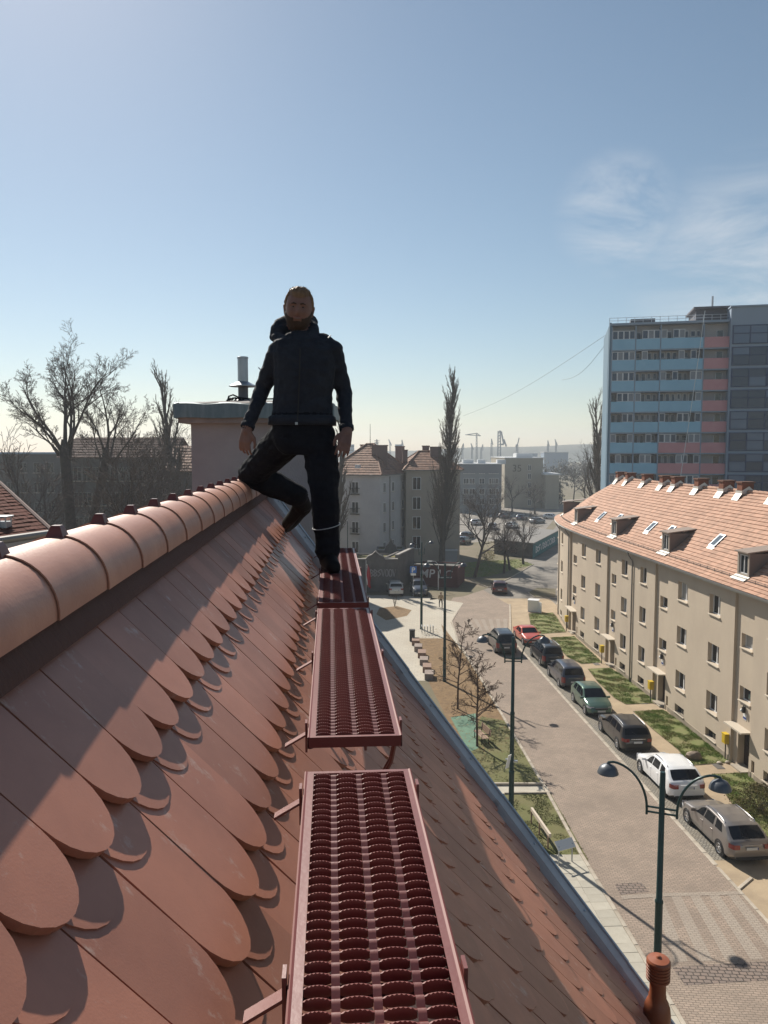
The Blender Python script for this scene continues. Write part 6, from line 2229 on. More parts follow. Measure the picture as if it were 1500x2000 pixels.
# bench on the green surface, cycle stands, bin, stone blocks, boulder, cabinet
M_WOOD = mat('bench_wood', (0.30, 0.20, 0.14), rough=.7, base2=(.24, .16, .11), nscale=6)
q = gp(940, 1448)
t = thing('park_bench', 'wooden bench with slatted back on the green surface', 'bench', q, rz=R(-76))
for i in range(3): mb = MB(); mb.bx(-.75, .75, -.22 + .15 * i, -.09 + .15 * i, .42, .455); mb.build('seat_slat', M_WOOD, t, world=False)
for i in range(3): mb = MB(); mb.obox((-.75, .26 + .02 * i, .52 + .14 * i), (1.5, 0, 0), (0, .03, 0), (0, .015, .12)); mb.build('back_slat', M_WOOD, t, world=False)
for x in (-.6, .6):
    mb = MB(); mb.tube([(x, -.2, 0), (x, -.2, .42), (x, .22, .42), (x, .34, .95)], .03, 6); mb.tube([(x, .26, 0), (x, .22, .42)], .03, 6); mb.tube([(x, -.2, .42), (x, -.2, .64), (x, .27, .64)], .025, 6); mb.build('frame', M_BLACK, t, world=False)
q = gp(832, 1236)
t = thing('cycle_stand', 'row of low steel hoops for bicycles on the plaza', 'cycle stand', q)
for i in range(5):
    o = gp(824 + i * 5.5, 1237)
    mb = MB(); mb.tube([o + Vector((0, -.4, 0)), o + Vector((0, -.4, .75)), o + Vector((0, .4, .75)), o + Vector((0, .4, 0))], .025, 6); mb.build('hoop', M_GALV, t)
q = gp(805, 1252)
t = thing('litter_bin', 'square dark litter bin on the plaza edge', 'bin', q)
mb = MB(); mb.cbox(q + zz * .5, (.24, 0, 0), (0, .24, 0), (0, 0, .48)); mb.build('body', mat('bin_brown', (0.05, 0.045, 0.045), rough=.7), t)
mb = MB(); mb.cbox(q + zz * 1.03, (.27, 0, 0), (0, .27, 0), (0, 0, .045)); mb.build('lid', M_BLACK, t)
M_STONE = mat('seat_stone', (0.32, 0.26, 0.22), rough=.9, base2=(.24, .19, .17), nscale=2)
blocks = [(812, 1258), (817, 1270), (824, 1282), (828, 1296), (834, 1310), (838, 1324)]
posw = ['first', 'second', 'third', 'fourth', 'fifth', 'sixth']
for i, (u, v) in enumerate(blocks):
    q = gp(u, v)
    mb = MB(); mb.cbox(Vector((q.x, q.y, .24)), (.34, -.03, 0), (.04, .62 - .03 * (i % 2), 0), (0, 0, .23))
    tag(mb.build('stone_block', M_STONE if i % 2 else mat('seat_wood', (0.25, 0.16, 0.12), rough=.8)), '%s low seat block from the litter bin along the bark bed' % posw[i], 'seat block', 'seat blocks along the bark bed')
q = gp(1356, 1482)
mb = MB()
rows = []
for i in range(9):
    la = -PI / 2 + PI * i / 8
    rows.append([Vector((q.x, q.y, .14)) + Vector((.48 * math.cos(la) * math.cos(a), .34 * math.cos(la) * math.sin(a), .30 * math.sin(la))) * (1 + .22 * noise.noise(Vector((math.cos(a) * 1.3, math.sin(a) * 1.3, la * 1.2)))) for a in np.linspace(0, 2 * PI, 15)[:-1]])
mb.grid(rows, closed=True)
tag(mb.build('boulder', mat('boulder_rock', (0.25, 0.20, 0.15), rough=.9, base2=(.16, .13, .10), nscale=3, bump=.5, bscale=10), smooth=True, angle=35), 'brown boulder lying on the grass strip beside the white car', 'rock')
for (u, v, w, h, lab) in ((1405, 1492, .16, .12, 'small pale stone at the end of the grass strip near the door'), (1421, 1491, .14, .14, 'pale round stone beside the door frame')):
    q = gp(u, v); mb = MB(); mb.lathe([(w * .7, 0), (w, h * .4), (w * .8, h * .9), (w * .2, h * 1.1)], 9, Matrix.Translation(q)); tag(mb.build('stone', M_KERB, smooth=True), lab, 'rock')
q = gp(1042, 1194)
t = thing('utility_cabinet', 'white box cabinet standing open on the path by the far end of the curved block', 'cabinet', q, rz=R(-20))
mb = MB(); mb.bx(-.55, .55, -.5, .5, .05, 1.25); mb.build('body', M_WHITE, t, world=False)
mb = MB(); mb.bx(-.6, .6, -.55, .55, 1.25, 1.31); mb.build('lid', M_TFRAME, t, world=False)
mb = MB(); mb.obox((.55, -.5, .06), (.45, -.55, 0), (.03, .03, 0), (0, 0, 1.15)); mb.build('door', M_WHITE, t, world=False)
q = gp(848, 1088)
t = thing('waste_container', 'dark blue waste container behind the walls beside the silver car', 'container', q)
mb = MB(); mb.obox(q + Vector((-.9, -.6, .1)), (1.8, 0, 0), (0, 1.2, 0), (0, 0, 1.3)); mb.build('body', mat('bin_blue', (0.02, 0.03, 0.11), rough=.5), t)
mb = MB(); mb.obox(q + Vector((-.95, -.65, 1.4)), (1.9, 0, 0), (0, 1.3, 0.3), (0, 0, .08)); mb.build('lid', M_BLACK, t)
q = gp(880, 1098)
t = thing('banner_kiosk', 'pale box kiosk at the foot of the poplar', 'kiosk', q)
mb = MB(); zt = at(880, 1075, q.y).z; mb.bx(q.x - 1.0, q.x + 1.0, q.y - .5, q.y + .5, 0, zt); mb.build('body', mat('kiosk_grey', (.34, .36, .38), rough=.7), t)
mb = MB(); mb.bx(q.x - 1.1, q.x + 1.1, q.y - .6, q.y + .6, zt, zt + .12); mb.build('roof', M_TFRAME, t)
# tilted white board and railing seen over the verge
q = gp(1104, 1690)
t = thing('notice_board', 'small tilted white board on two posts beside the square lawn', 'sign', q, rz=R(25))
for x in (-.35, .35): mb = MB(); mb.tube([(x, 0, 0), (x, 0, .9)], .03, 6); mb.build('post', M_GALV, t, world=False)
mb = MB(); mb.obox((-.45, -.1, .75), (.9, 0, 0), (0, .3, .28), (0, -.02, .03)); mb.build('panel', M_WHITE, t, world=False)
q = gp(1066, 1640)
t = thing('guard_rail', 'pale timber rail showing just beyond the verge of the roof', 'railing', q)
o0, o1 = gp(1036, 1606), gp(1072, 1660)
mb = MB(); mb.obox(o0 + zz * .55, o1 - o0, Vector((.10, 0, 0)), zz * .18); mb.build('rail', mat('pale_timber', (.55, .47, .38), rough=.7), t)
for f in (0.05, .5, .95): o = o0.lerp(o1, f); mb = MB(); mb.tube([o, o + zz * .6], .04, 6); mb.build('post', M_WOOD, t)
# camera / signal boxes on the second lamp
q = Vector((5.93, 34.6, 3.15))
t = thing('post_sign', 'small white plate strapped to the second lamp post', 'sign', q)
mb = MB(); mb.obox(q + Vector((-.32, -.2, -.3)), (.16, .05, .05), (.0, .03, 0), (.12, 0, .62)); mb.build('panel', M_WHITE, t)
mb = MB(); mb.cbox(q + Vector((-.1, -.05, .1)), (.2, 0, 0), (0, .03, 0), (0, 0, .03)); mb.cbox(q + Vector((.16, -.05, .0)), (.1, 0, 0), (0, .05, 0), (0, 0, .04)); mb.build('bracket', M_GALV, t)
# ================================================================== bare trees
M_BARK = mat('grey_bark', (0.115, 0.095, 0.085), rough=.95, base2=(0.075, 0.065, 0.06), nscale=4)
M_TWIG = mat('twigs', (0.125, 0.10, 0.09), rough=.95)
M_BARKP = mat('poplar_bark', (0.11, 0.095, 0.08), rough=.95, base2=(0.075, 0.065, 0.055), nscale=4)
M_TWIGP = mat('poplar_twigs', (0.125, 0.10, 0.08), rough=.95)


def branch(mbs, p, d, L, r, lev, cfg, rg):
    nseg = cfg['seg'][min(lev, len(cfg['seg']) - 1)]
    pts, rad = [p.copy()], [r]
    cur, dd = p.copy(), d.normalized()
    tr = cfg['trop'][min(lev, len(cfg['trop']) - 1)]
    wob = cfg['wob']
    dirs = [dd.copy()]
    for i in range(nseg):
        dd = (dd + Vector((rg.gauss(0, wob), rg.gauss(0, wob), rg.gauss(0, wob * .6))) + Vector((0, 0, tr))).normalized()
        cur = cur + dd * (L / nseg)
        pts.append(cur.copy()); dirs.append(dd.copy())
        rad.append(max(cfg['rmin'], r * (1 - .8 * (i + 1) / nseg)))
    mbs[0 if lev <= cfg['trunk_lev'] else 1].tube(pts, rad, (7, 5, 4, 3, 3, 3)[min(lev, 5)], cap=False)
    if lev >= cfg['max']: return
    n = cfg['n'][lev]
    n = rg.randint(int(n * .8), int(n * 1.2 + .5))
    for k in range(n):
        f = cfg['start'][lev] + (1 - cfg['start'][lev]) * (k + rg.random() * .8) / n
        f = min(f, .985)
        i = min(int(f * nseg), nseg - 1)
        q = pts[i].lerp(pts[i + 1], f * nseg - i)
        rr_ = rad[i] + (rad[i + 1] - rad[i]) * (f * nseg - i)
        a = R(rg.gauss(cfg['ang'][lev], cfg['ang'][lev] * .25))
        base = dirs[i]
        o = base.orthogonal().normalized()
        o.rotate(Matrix.Rotation(rg.uniform(0, 2 * PI), 3, base))
        nd = base * math.cos(a) + o * math.sin(a)
        nl = L * cfg['lr'][lev] * rg.uniform(.65, 1.15) * (1.15 - cfg.get('taper', .5) * f)
        branch(mbs, q, nd, nl, max(cfg['rmin'], min(rr_ * .72, r * cfg['rr'][lev])), lev + 1, cfg, rg)


def tree(name, label, loc, cfg, seed, group=None, stems=None, cat='tree', mats=(None, None)):
    t = thing(name, label, cat, (loc[0], loc[1], 0), group)
    rg = random.Random(seed)
    mbs = (MB(), MB())
    b_ = Vector((loc[0], loc[1], 0))
    for (d, L, r, o) in stems or [(Vector((0, 0, 1)), cfg['L'], cfg['r'], Vector((0, 0, 0)))]:
        branch(mbs, b_ + o, d, L, r, 0, cfg, rg)
    mbs[0].build('trunk', mats[0] or M_BARK, t, smooth=True)
    if mbs[1].f: mbs[1].build('crown', mats[1] or M_TWIG, t)
    return t


POPLAR = dict(L=26, r=.5, seg=[9, 7, 4, 3], trop=[.02, .17, .12, .08], wob=.03, n=[46, 12, 5], start=[.14, .15, .1], ang=[30, 24, 24], lr=[.34, .36, .5], rr=[.34, .4, .5], rmin=.012, max=3, trunk_lev=1, taper=.72)


def poplar(label, u, vb, vt, y, seed, w=1.0, den=1.0):
    c = dict(POPLAR)
    b_ = at(u, 900, y); top = at(u, vt, y).z
    c['L'] = top; c['n'] = [int(46 * den), 12, 5]; c['lr'] = [.34 * w, .36, .5]
    c['ang'] = [30 * w ** .5, 24, 24]
    return tree('poplar_tree', label, (b_.x, y), c, seed, 'bare poplars', mats=(M_BARKP, M_TWIGP))


pt = POPLAR
c = dict(POPLAR); top = at(868, 742, 111).z; c['L'] = top - .5; c['taper'] = .86; c['n'] = [125, 14, 6]; c['lr'] = [.30, .32, .45]; c['rr'] = [.16, .4, .6]; c['rmin'] = .0095; c['ang'] = [27, 25, 24]; c['wob'] = .022; c['start'] = [.10, .12, .1]; c['start'] = [.10, .12, .1]
b_ = at(862, 1090, 111)
tree('poplar_tree', 'tallest bare poplar in the middle of the photo behind the maroon wall', (b_.x, 111), c, 3, 'bare poplars', stems=[(Vector((.004, 0, 1)), top - .2, .5, Vector((.1, 0, 0)))], mats=(M_BARKP, M_TWIGP))
poplar('slim bare poplar just left of the chimney cap', 361, 1000, 740, 84, 5, .8, .9)
poplar('short bare poplar half hidden behind the left arm of the man', 655, 1000, 815, 105, 8, .8, .6)
poplar('pale bare poplar touching the left side of the tower block', 1170, 960, 795, 128, 9, .9, .8)

BIG = dict(L=16, r=.34, seg=[8, 6, 4, 3, 2], trop=[.02, .05, .05, .06, .04], wob=.085, n=[7, 7, 6, 5], start=[.30, .22, .2, .15], ang=[36, 42, 42, 38], lr=[.46, .46, .44, .45], rr=[.42, .42, .45, .6], rmin=.0085, max=4, trunk_lev=1, taper=.35)


def px_stem(y, u0, v0, u1, v1, r, dy=0):
    a, b_ = at(u0, v0, y), at(u1, v1, y + dy)
    return a, (b_ - a), r


def big_tree(label, y, ub, stems, seed, **kw):
    c = dict(BIG); c.update(kw)
    b0 = at(ub + 10, 1000, y)
    t = thing('bare_tree', label, 'tree', (b0.x, y, 0), 'big bare trees on the left')
    rg = random.Random(seed)
    mbs = (MB(), MB())
    fork = None
    for (u0, v0, u1, v1, r, dy) in stems:
        a, d, r = px_stem(y, u0 + 14, v0, u1 + 16, 895 - (895 - v1) * .84, r * .62, dy)
        c2 = dict(c)
        branch(mbs, a, d, d.length, r, 0, c2, rg)
    u0, v0 = stems[0][0], stems[0][1]
    f = at(u0 + 14, v0 - 6, y)
    mbs[0].tube([Vector((b0.x, y, 0)), Vector((b0.x, y, f.z * .5)), f, f + Vector((0, 0, 1.0))], [kw.get('tr', .44), kw.get('tr', .44) * .9, kw.get('tr', .44) * .85, .2], 10)
    mbs[0].build('trunk', M_BARK, t, smooth=True)
    mbs[1].build('crown', M_TWIG, t)
    return t


yT = 58
big_tree('tallest many stemmed bare tree on the far left', yT, 132, [
    (112, 890, 102, 690, .30, 1), (108, 885, 62, 720, .22, -2), (104, 880, 30, 745, .17, 1), (116, 885, 122, 700, .24, 2), (118, 870, 175, 690, .20, -1), (110, 895, 48, 800, .16, 1), (122, 900, 152, 690, .2, 2), (100, 890, 70, 830, .12, -2)], 21)
big_tree('second large bare tree between the tallest one and the chimney', 62, 150, [
    (192, 905, 232, 745, .24, 1), (190, 900, 185, 760, .17, -1), (200, 900, 245, 770, .18, 2), (185, 905, 150, 810, .14, 0), (205, 905, 272, 800, .15, -1), (210, 900, 258, 850, .1, 0)], 33, tr=.38)
# tangle of smaller trees behind the ridge
SMALL = dict(L=8, r=.14, seg=[6, 5, 4, 3], trop=[.03, .06, .06, .05], wob=.09, n=[9, 8, 6], start=[.22, .2, .15], ang=[38, 40, 38], lr=[.55, .5, .5], rr=[.5, .5, .5], rmin=.012, max=3, trunk_lev=1, taper=.5)
labs = ['low bare tree above the neighbouring brown roof', 'bare tree in the thicket right of the tallest trunk', 'bare sapling in the thicket behind the middle of the ridge', 'bare thicket tree just left of the chimney shaft', 'leaning bare tree beside the chimney shaft, lower than the poplar', 'thin bare tree at the left edge', 'spindly bare tree behind the second large trunk', 'broad bare bushy tree behind the ridge knobs']
for i, (u, vt, y, sc) in enumerate([(70, 905, 48, 1), (205, 905, 54, 1), (262, 890, 52, 1), (340, 870, 70, 1), (315, 850, 78, 1), (15, 905, 60, 1), (235, 880, 72, 1), (165, 915, 46, 1)]):
    c = dict(SMALL); b_ = at(u, 1000, y); top = at(u, vt, y).z
    c['L'] = top * .92; c['r'] = .2; c['n'] = [20, 11, 7]; c['lr'] = [.40, .5, .5]; c['start'] = [.15, .2, .15]
    tree('bare_tree', labs[i], (b_.x, y), c, 50 + i, 'thicket of bare trees on the left')
# street trees
YOUNG = dict(L=6, r=.075, seg=[6, 5, 4, 3], trop=[.02, .03, .02, .02], wob=.06, n=[27, 9, 6], start=[.28, .2, .2], ang=[62, 42, 40], lr=[.38, .45, .5], rr=[.42, .5, .6], rmin=.009, max=3, trunk_lev=0, taper=.75)
M_BARKY = mat('young_bark', (0.10, 0.058, 0.04), rough=.9, base2=(.07, .042, .032), nscale=8)
for (u, vb, vt, lab, seed) in ((894, 1385, 1222, 'young bare tree in the bark bed, farther of the pair', 4), (932, 1458, 1288, 'young bare tree beside the wooden bench, nearer of the pair', 7)):
    b_ = gp(u, vb); top = at(u + 3, vt, b_.y).z
    c = dict(YOUNG); c['L'] = top
    tree('young_tree', lab, b_, c, seed, 'young bare street trees', mats=(M_BARKY, M_BARKY))
MID = dict(L=9, r=.22, seg=[7, 6, 4, 3], trop=[.02, .05, .04, .02], wob=.10, n=[11, 9, 7], start=[.28, .2, .15], ang=[46, 42, 40], lr=[.62, .5, .46], rr=[.5, .5, .5], rmin=.012, max=3, trunk_lev=1, taper=.45)
for (u, vb, vt, lab, seed, y) in ((927, 1128, 955, 'dark spreading street tree on the park lawn', 2, None), (984, 1120, 1010, 'leaning dark tree on the park lawn in front of the scrawled shed', 6, None), (996, 1114, 1015, 'dark tree with a slanting trunk beside the leaning one', 12, None), (1022, 1102, 1005, 'dark broad tree in front of the teal shed end', 9, None), (945, 1050, 960, 'bare tree among the cars of the far car park', 14, None), (1000, 1000, 930, 'bare tree in front of the block numbered 35', 15, None), (1045, 1005, 940, 'bare tree at the right of the far car park', 16, None), (975, 1010, 945, 'pale bare tree between the two flat blocks', 17, None), (915, 1030, 965, 'bushy bare tree behind the dark street tree', 18, None), (690, 1105, 1040, 'small bare tree at the foot of the pale house wall', 19, None), (1140, 985, 865, 'bare tree behind the left end of the curved roof', 20, None), (1120, 980, 905, 'low bare tree beside the conifer', 22, None)):
    b_ = gp(u, vb); top = at(u, vt, b_.y).z
    c = dict(MID); c['L'] = top * .82; c['r'] = .2 if top < 9 else .26
    if top < 6: c['n'] = [10, 7, 4]
    tree('street_tree', lab, b_, c, seed, 'bare trees round the far car park')
# far wooded belt, reads as one mass
mb = MB()
for i in range(420):
    y = rng.uniform(300, 620)
    u = rng.choice((rng.uniform(0, 380), rng.uniform(890, 1190), rng.uniform(1060, 1190)))
    p = at(u, 900, y)
    h = rng.uniform(5, 11) * (1.15 if u > 1060 else 1)
    for q in range(26):
        a = rng.uniform(0, 2 * PI); rr_ = rng.uniform(0, 3.2); z = h * rng.uniform(.25, 1)
        c = Vector((p.x + rr_ * math.cos(a) * (1.15 - z / h * .6), y + rr_ * math.sin(a), z))
        s = rng.uniform(.5, 1.3)
        v1 = Vector((rng.uniform(-1, 1), rng.uniform(-1, 1), rng.uniform(-1, 1))) * s; v2 = Vector((rng.uniform(-1, 1), rng.uniform(-1, 1), rng.uniform(-1, 1))) * s
        mb.add([c, c + v1, c + v2], [(0, 1, 2)])
mb.build('far_woods', mat('far_woods', (0.09, 0.085, 0.07), rough=1, rnd=.4), kind='stuff')


def leafy(name, label, loc, rx, rz_, n, m, cat, size=.07, cone=False, z0=.1, group=None, stem=True):
    t = thing(name, label, cat, (loc[0], loc[1], 0), group)
    rg = random.Random(hash(label) % 1000 if False else len(label) * 7)
    mb = MB(); st = MB()
    b_ = Vector((loc[0], loc[1], 0))
    for i in range(n):
        a = rg.uniform(0, 2 * PI); f = rg.random(); z = z0 + rz_ * rg.random()
        w = rx * ((1 - (z - z0) / rz_) ** .8 if cone else math.sqrt(max(.05, 1 - (2 * (z - z0) / rz_ - .8) ** 2 * .7)))
        rr_ = w * math.sqrt(f) * (1 + .25 * math.sin(a * 5 + z * 3))
        c = b_ + Vector((rr_ * math.cos(a), rr_ * math.sin(a), z))
        s = size * rg.uniform(.6, 1.5)
        v1 = Vector((rg.gauss(0, 1), rg.gauss(0, 1), rg.gauss(0, 1))).normalized() * s; v2 = Vector((rg.gauss(0, 1), rg.gauss(0, 1), rg.gauss(0, 1))).normalized() * s * .7
        mb.add([c - v1, c + v2, c + v1], [(0, 1, 2)])
    for i in range(14):
        a = rg.uniform(0, 2 * PI); e = Vector((math.cos(a) * rx * .7, math.sin(a) * rx * .7, z0 + rz_ * rg.uniform(.5, .9)))
        st.tube([b_, b_ + e * .5 + Vector((0, 0, .1)), b_ + e], [.02, .014, .006], 4)
    mb.build('foliage', m, t); st.build('stem', M_BARK, t)
    return t


leafy('shrub', 'brown dry shrub on the grass strip at the right edge behind the grey brown car', gp(1470, 1585) + Vector((.3, 0, 0)), 1.35, 1.15, 5200, mat('dry_shrub_leaf', (0.115, 0.075, 0.028), rough=.9, rnd=.5, base2=(0.075, 0.085, 0.022), nscale=2), 'shrub', .045)
leafy('shrub', 'yellow flowering shrub behind the outbuildings left of the poplar', gp(845, 1088), 1.8, 2.6, 1500, mat('forsythia', (0.28, 0.22, 0.04), rough=.9, rnd=.4), 'shrub', .10)
leafy('shrub', 'yellowish shrub beside the kiosk under the dark street tree', gp(951, 1095), 1.6, 1.6, 900, mat('forsythia', (0.3, 0.24, 0.05)), 'shrub', .10)
p = gp(1085, 985)
leafy('conifer', 'dark conifer between the numbered block and the curved roof', p, 3.2, at(1085, 925, p.y).z, 3500, mat('conifer_leaf', (0.022, 0.034, 0.022), rough=.95, rnd=.4), 'tree', .32, cone=True)
leafy('shrub', 'low bare shrub in the oval bed on the plaza', gp(771, 1186), .45, 1.7, 90, M_TWIG, 'shrub', .05)
# ================================================================== people
M_JACKET = mat('navy_jacket', (0.010, 0.013, 0.022), rough=.82, spec=.3, base2=(0.016, 0.021, 0.032), nscale=14, bump=.9, bscale=22)
M_TROUSER = mat('black_work_trousers', (0.007, 0.008, 0.012), rough=.9, spec=.1, base2=(0.012, 0.013, 0.018), nscale=10, bump=.9, bscale=20)
M_SKIN = mat('skin', (0.20, 0.105, 0.08), rough=.6, base2=(0.165, 0.085, 0.065), nscale=25)
M_BOOT = mat('black_boots', (0.006, 0.006, 0.007), rough=.75, spec=.12)
M_HAIR = mat('light_brown_hair', (0.20, 0.115, 0.055), rough=.6, base2=(0.11, 0.06, 0.03), nscale=60, stretch=(1, 1, .25))
M_BEARD = mat('dark_beard', (0.05, 0.028, 0.018), rough=.8, base2=(0.03, 0.018, 0.012), nscale=120)
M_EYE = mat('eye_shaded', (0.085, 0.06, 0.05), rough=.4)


def capsule(src, tags, p0, p1, r0, r1, tag_, n=14, flat=None):
    p0, p1 = Vector(p0), Vector(p1)
    d = p1 - p0
    L = max(d.length, 1e-4)
    q = d.normalized().to_track_quat('Z', 'Y').to_matrix().to_4x4()
    M = Matrix.Translation(p0) @ q
    prof = []
    for k in range(5): a = -PI / 2 + PI / 2 * k / 4; prof.append((max(1e-4, r0 * math.cos(a)), r0 * math.sin(a)))
    m_ = max(2, int(L / .03))
    for k in range(1, m_): t = k / m_; prof.append((r0 + (r1 - r0) * t, L * t))
    for k in range(5): a = PI / 2 * k / 4; prof.append((max(1e-4, r1 * math.cos(a)), L + r1 * math.sin(a)))
    n0 = len(src.v)
    src.lathe(prof, n, M)
    tags.extend([tag_] * (len(src.v) - n0))


def ring_loft(src, tags, rings, tag_, n=24, power=2.3):
    rows = []
    for (c, ax, ay) in rings:
        row = []
        for k in range(n):
            a = 2 * PI * k / n
            ca, sa = math.cos(a), math.sin(a)
            ca = math.copysign(abs(ca) ** (2 / power), ca); sa = math.copysign(abs(sa) ** (2 / power), sa)
            row.append(Vector(c) + Vector(ax) * ca + Vector(ay) * sa)
        rows.append(row)
    n0 = len(src.v)
    src.grid(rows, closed=True)
    src.f.append(tuple(n0 + k for k in range(n - 1, -1, -1))); src.m.append(0)
    o = n0 + (len(rows) - 1) * n
    src.f.append(tuple(o + k for k in range(n))); src.m.append(0)
    tags.extend([tag_] * (len(src.v) - n0))


def skin_body(name, src, tags, mats, parent, voxel, wrinkle=.004, smooth_it=4):
    me = src.mesh('tmp_body', mats[0], off=worldloc(parent))
    bm = bmesh.new(); bm.from_mesh(me); bmesh.ops.recalc_face_normals(bm, faces=bm.faces[:]); bm.to_mesh(me); bm.free()
    o = bpy.data.objects.new(name, me)
    COL.objects.link(o)
    m = o.modifiers.new('r', 'REMESH'); m.mode = 'VOXEL'; m.voxel_size = voxel; m.use_smooth_shade = True
    m2 = o.modifiers.new('s', 'SMOOTH'); m2.factor = .5; m2.iterations = smooth_it
    dg = bpy.context.evaluated_depsgraph_get()
    new = bpy.data.meshes.new_from_object(o.evaluated_get(dg))
    o.modifiers.clear()
    o.data = new
    bpy.data.meshes.remove(me)
    new.name = name
    kd = KDTree(len(src.v))
    off = worldloc(parent)
    for i, v in enumerate(src.v): kd.insert(v - off, i)
    kd.balance()
    new.materials.clear()
    for mm in mats: new.materials.append(mm)
    nv = len(new.vertices)
    co = np.empty(nv * 3); new.vertices.foreach_get('co', co); co = co.reshape(-1, 3)
    no = np.empty(nv * 3); new.vertex_normals.foreach_get('vector', no); no = no.reshape(-1, 3)
    vt = []
    for i in range(nv):
        c = Vector(co[i])
        tg = tags[kd.find(c)[1]]
        vt.append(tg)
        if tg in (0, 1):
            w = noise.noise(Vector((c.x * 9, c.y * 9, c.z * 22))) + .6 * noise.noise(Vector((c.x * 22 + 5, c.y * 22, c.z * 34)))
            co[i] += no[i] * (w * wrinkle)
    new.vertices.foreach_set('co', co.ravel())
    for p_ in new.polygons:
        ts = [vt[i] for i in p_.vertices]
        p_.material_index = max(set(ts), key=ts.count)
        p_.use_smooth = True
    o.parent = parent
    return o


# ---- the man on the walkway: joints read off the photograph, depth along the ridge
man = thing('person', 'man in dark hooded jacket, black trousers and boots standing on the roof walkway', 'person', WP(4.95, 0))
src, tags = MB(), []
J, Tq, SK, BT = 0, 1, 2, 3
A_ = at
X_ = Vector((1, 0, 0)); Y_ = Vector((0, 1, 0)); Z_ = Vector((0, 0, 1))
D0 = 5.0
k0 = D0 / 1500


def torso_ring(uc, v, halfpx, dep, d=D0, tilt=0.0):
    return (A_(uc, v, d), (X_ + Z_ * tilt).normalized() * halfpx * 1.05 * k0, Y_ * dep * 1.06)


ring_loft(src, tags, [torso_ring(585, 648, 15, .055), torso_ring(587, 656, 34, .08), torso_ring(590, 666, 52, .10), torso_ring(592, 680, 58, .118), torso_ring(594, 700, 59.5, .13), torso_ring(595, 725, 58, .138), torso_ring(594, 750, 55.5, .135), torso_ring(592, 775, 54, .128), torso_ring(591, 800, 55.5, .13), torso_ring(590, 818, 58, .135), torso_ring(590, 826, 59, .137)], J)
# pelvis and legs
ring_loft(src, tags, [torso_ring(590, 812, 50, .115), torso_ring(590, 828, 55, .122), torso_ring(591, 850, 57, .128), torso_ring(594, 872, 54, .125), torso_ring(597, 888, 42, .11)], Tq)
hipL, kneeL, ankL = A_(567, 850, 5.06), A_(491, 926, 5.38), A_(581, 968, 5.52)
capsule(src, tags, hipL, hipL.lerp(kneeL, .55), .128, .116, Tq); capsule(src, tags, hipL.lerp(kneeL, .5), kneeL, .118, .094, Tq)
capsule(src, tags, kneeL, kneeL.lerp(ankL, .45), .094, .098, Tq); capsule(src, tags, kneeL.lerp(ankL, .4), ankL, .098, .080, Tq)
hipR, kneeR, ankR = A_(622, 855, 5.0), A_(634, 965, 4.93), A_(640, 1078, 4.97)
capsule(src, tags, hipR, hipR.lerp(kneeR, .5), .116, .106, Tq); capsule(src, tags, hipR.lerp(kneeR, .45), kneeR, .107, .090, Tq)
capsule(src, tags, kneeR, kneeR.lerp(ankR, .35), .090, .092, Tq); capsule(src, tags, kneeR.lerp(ankR, .3), ankR, .092, .074, Tq)
# cargo pocket and crumpled hems
capsule(src, tags, A_(648, 905, 4.98), A_(650, 935, 4.96), .045, .045, Tq)
capsule(src, tags, A_(639, 1060, 4.96), A_(640, 1076, 4.96), .082, .080, Tq)
# boots
solez = WZ + .02
hl = A_(639, 1090, 5.02); hl.z = WZ + .05
toe = A_(651, 1104, 4.80); toe.z = WZ + .035
capsule(src, tags, ankR, hl + Z_ * .01, .064, .056, BT); capsule(src, tags, hl, toe, .054, .048, BT); capsule(src, tags, hl.lerp(toe, .4) + Z_ * .02, toe + Z_ * .005, .052, .046, BT)
heel2, toe2 = A_(592, 990, 5.62), A_(563, 1022, 5.9)
capsule(src, tags, ankL, heel2, .070, .064, BT); capsule(src, tags, heel2, toe2, .063, .050, BT); capsule(src, tags, ankL.lerp(heel2, .6), toe2.lerp(heel2, .3), .05, .045, BT)
# arms
shL, elL, wrL = A_(543, 688, 5.0), A_(512, 762, 5.05), A_(484, 832, 4.95)
capsule(src, tags, A_(560, 676, 5.0), shL, .07, .068, J); capsule(src, tags, shL, elL, .066, .055, J); capsule(src, tags, elL, wrL, .054, .038, J)
shR, elR, wrR = A_(650, 684, 5.0), A_(671, 764, 5.06), A_(677, 836, 4.95)
capsule(src, tags, A_(630, 672, 5.0), shR, .07, .066, J); capsule(src, tags, shR, elR, .064, .054, J); capsule(src, tags, elR, wrR, .054, .040, J)
# hood gathered round the neck
for (u0, v0, d0, u1, v1, d1, r0, r1) in ((538, 656, 5.05, 546, 636, 5.08, .042, .045), (546, 636, 5.08, 562, 628, 5.12, .045, .04), (562, 630, 5.14, 606, 630, 5.14, .05, .05), (606, 632, 5.1, 613, 646, 5.02, .038, .036), (552, 650, 5.06, 572, 648, 5.10, .060, .055), (572, 646, 5.12, 602, 648, 5.10, .062, .055), (540, 658, 5.02, 566, 664, 4.93, .036, .028), (613, 648, 5.0, 597, 664, 4.93, .034, .026)):
    capsule(src, tags, A_(u0, v0, d0), A_(u1, v1, d1), r0, r1, J)
# neck and head
HC = A_(583.5, 606, 4.99)
capsule(src, tags, A_(588, 656, 5.02), HC - Z_ * .06 + Y_ * .02, .056, .058, SK)
HR = Matrix.Rotation(R(4), 3, 'Z') @ Matrix.Rotation(R(4.5), 3, 'Y') @ Matrix.Rotation(R(5), 3, 'X')


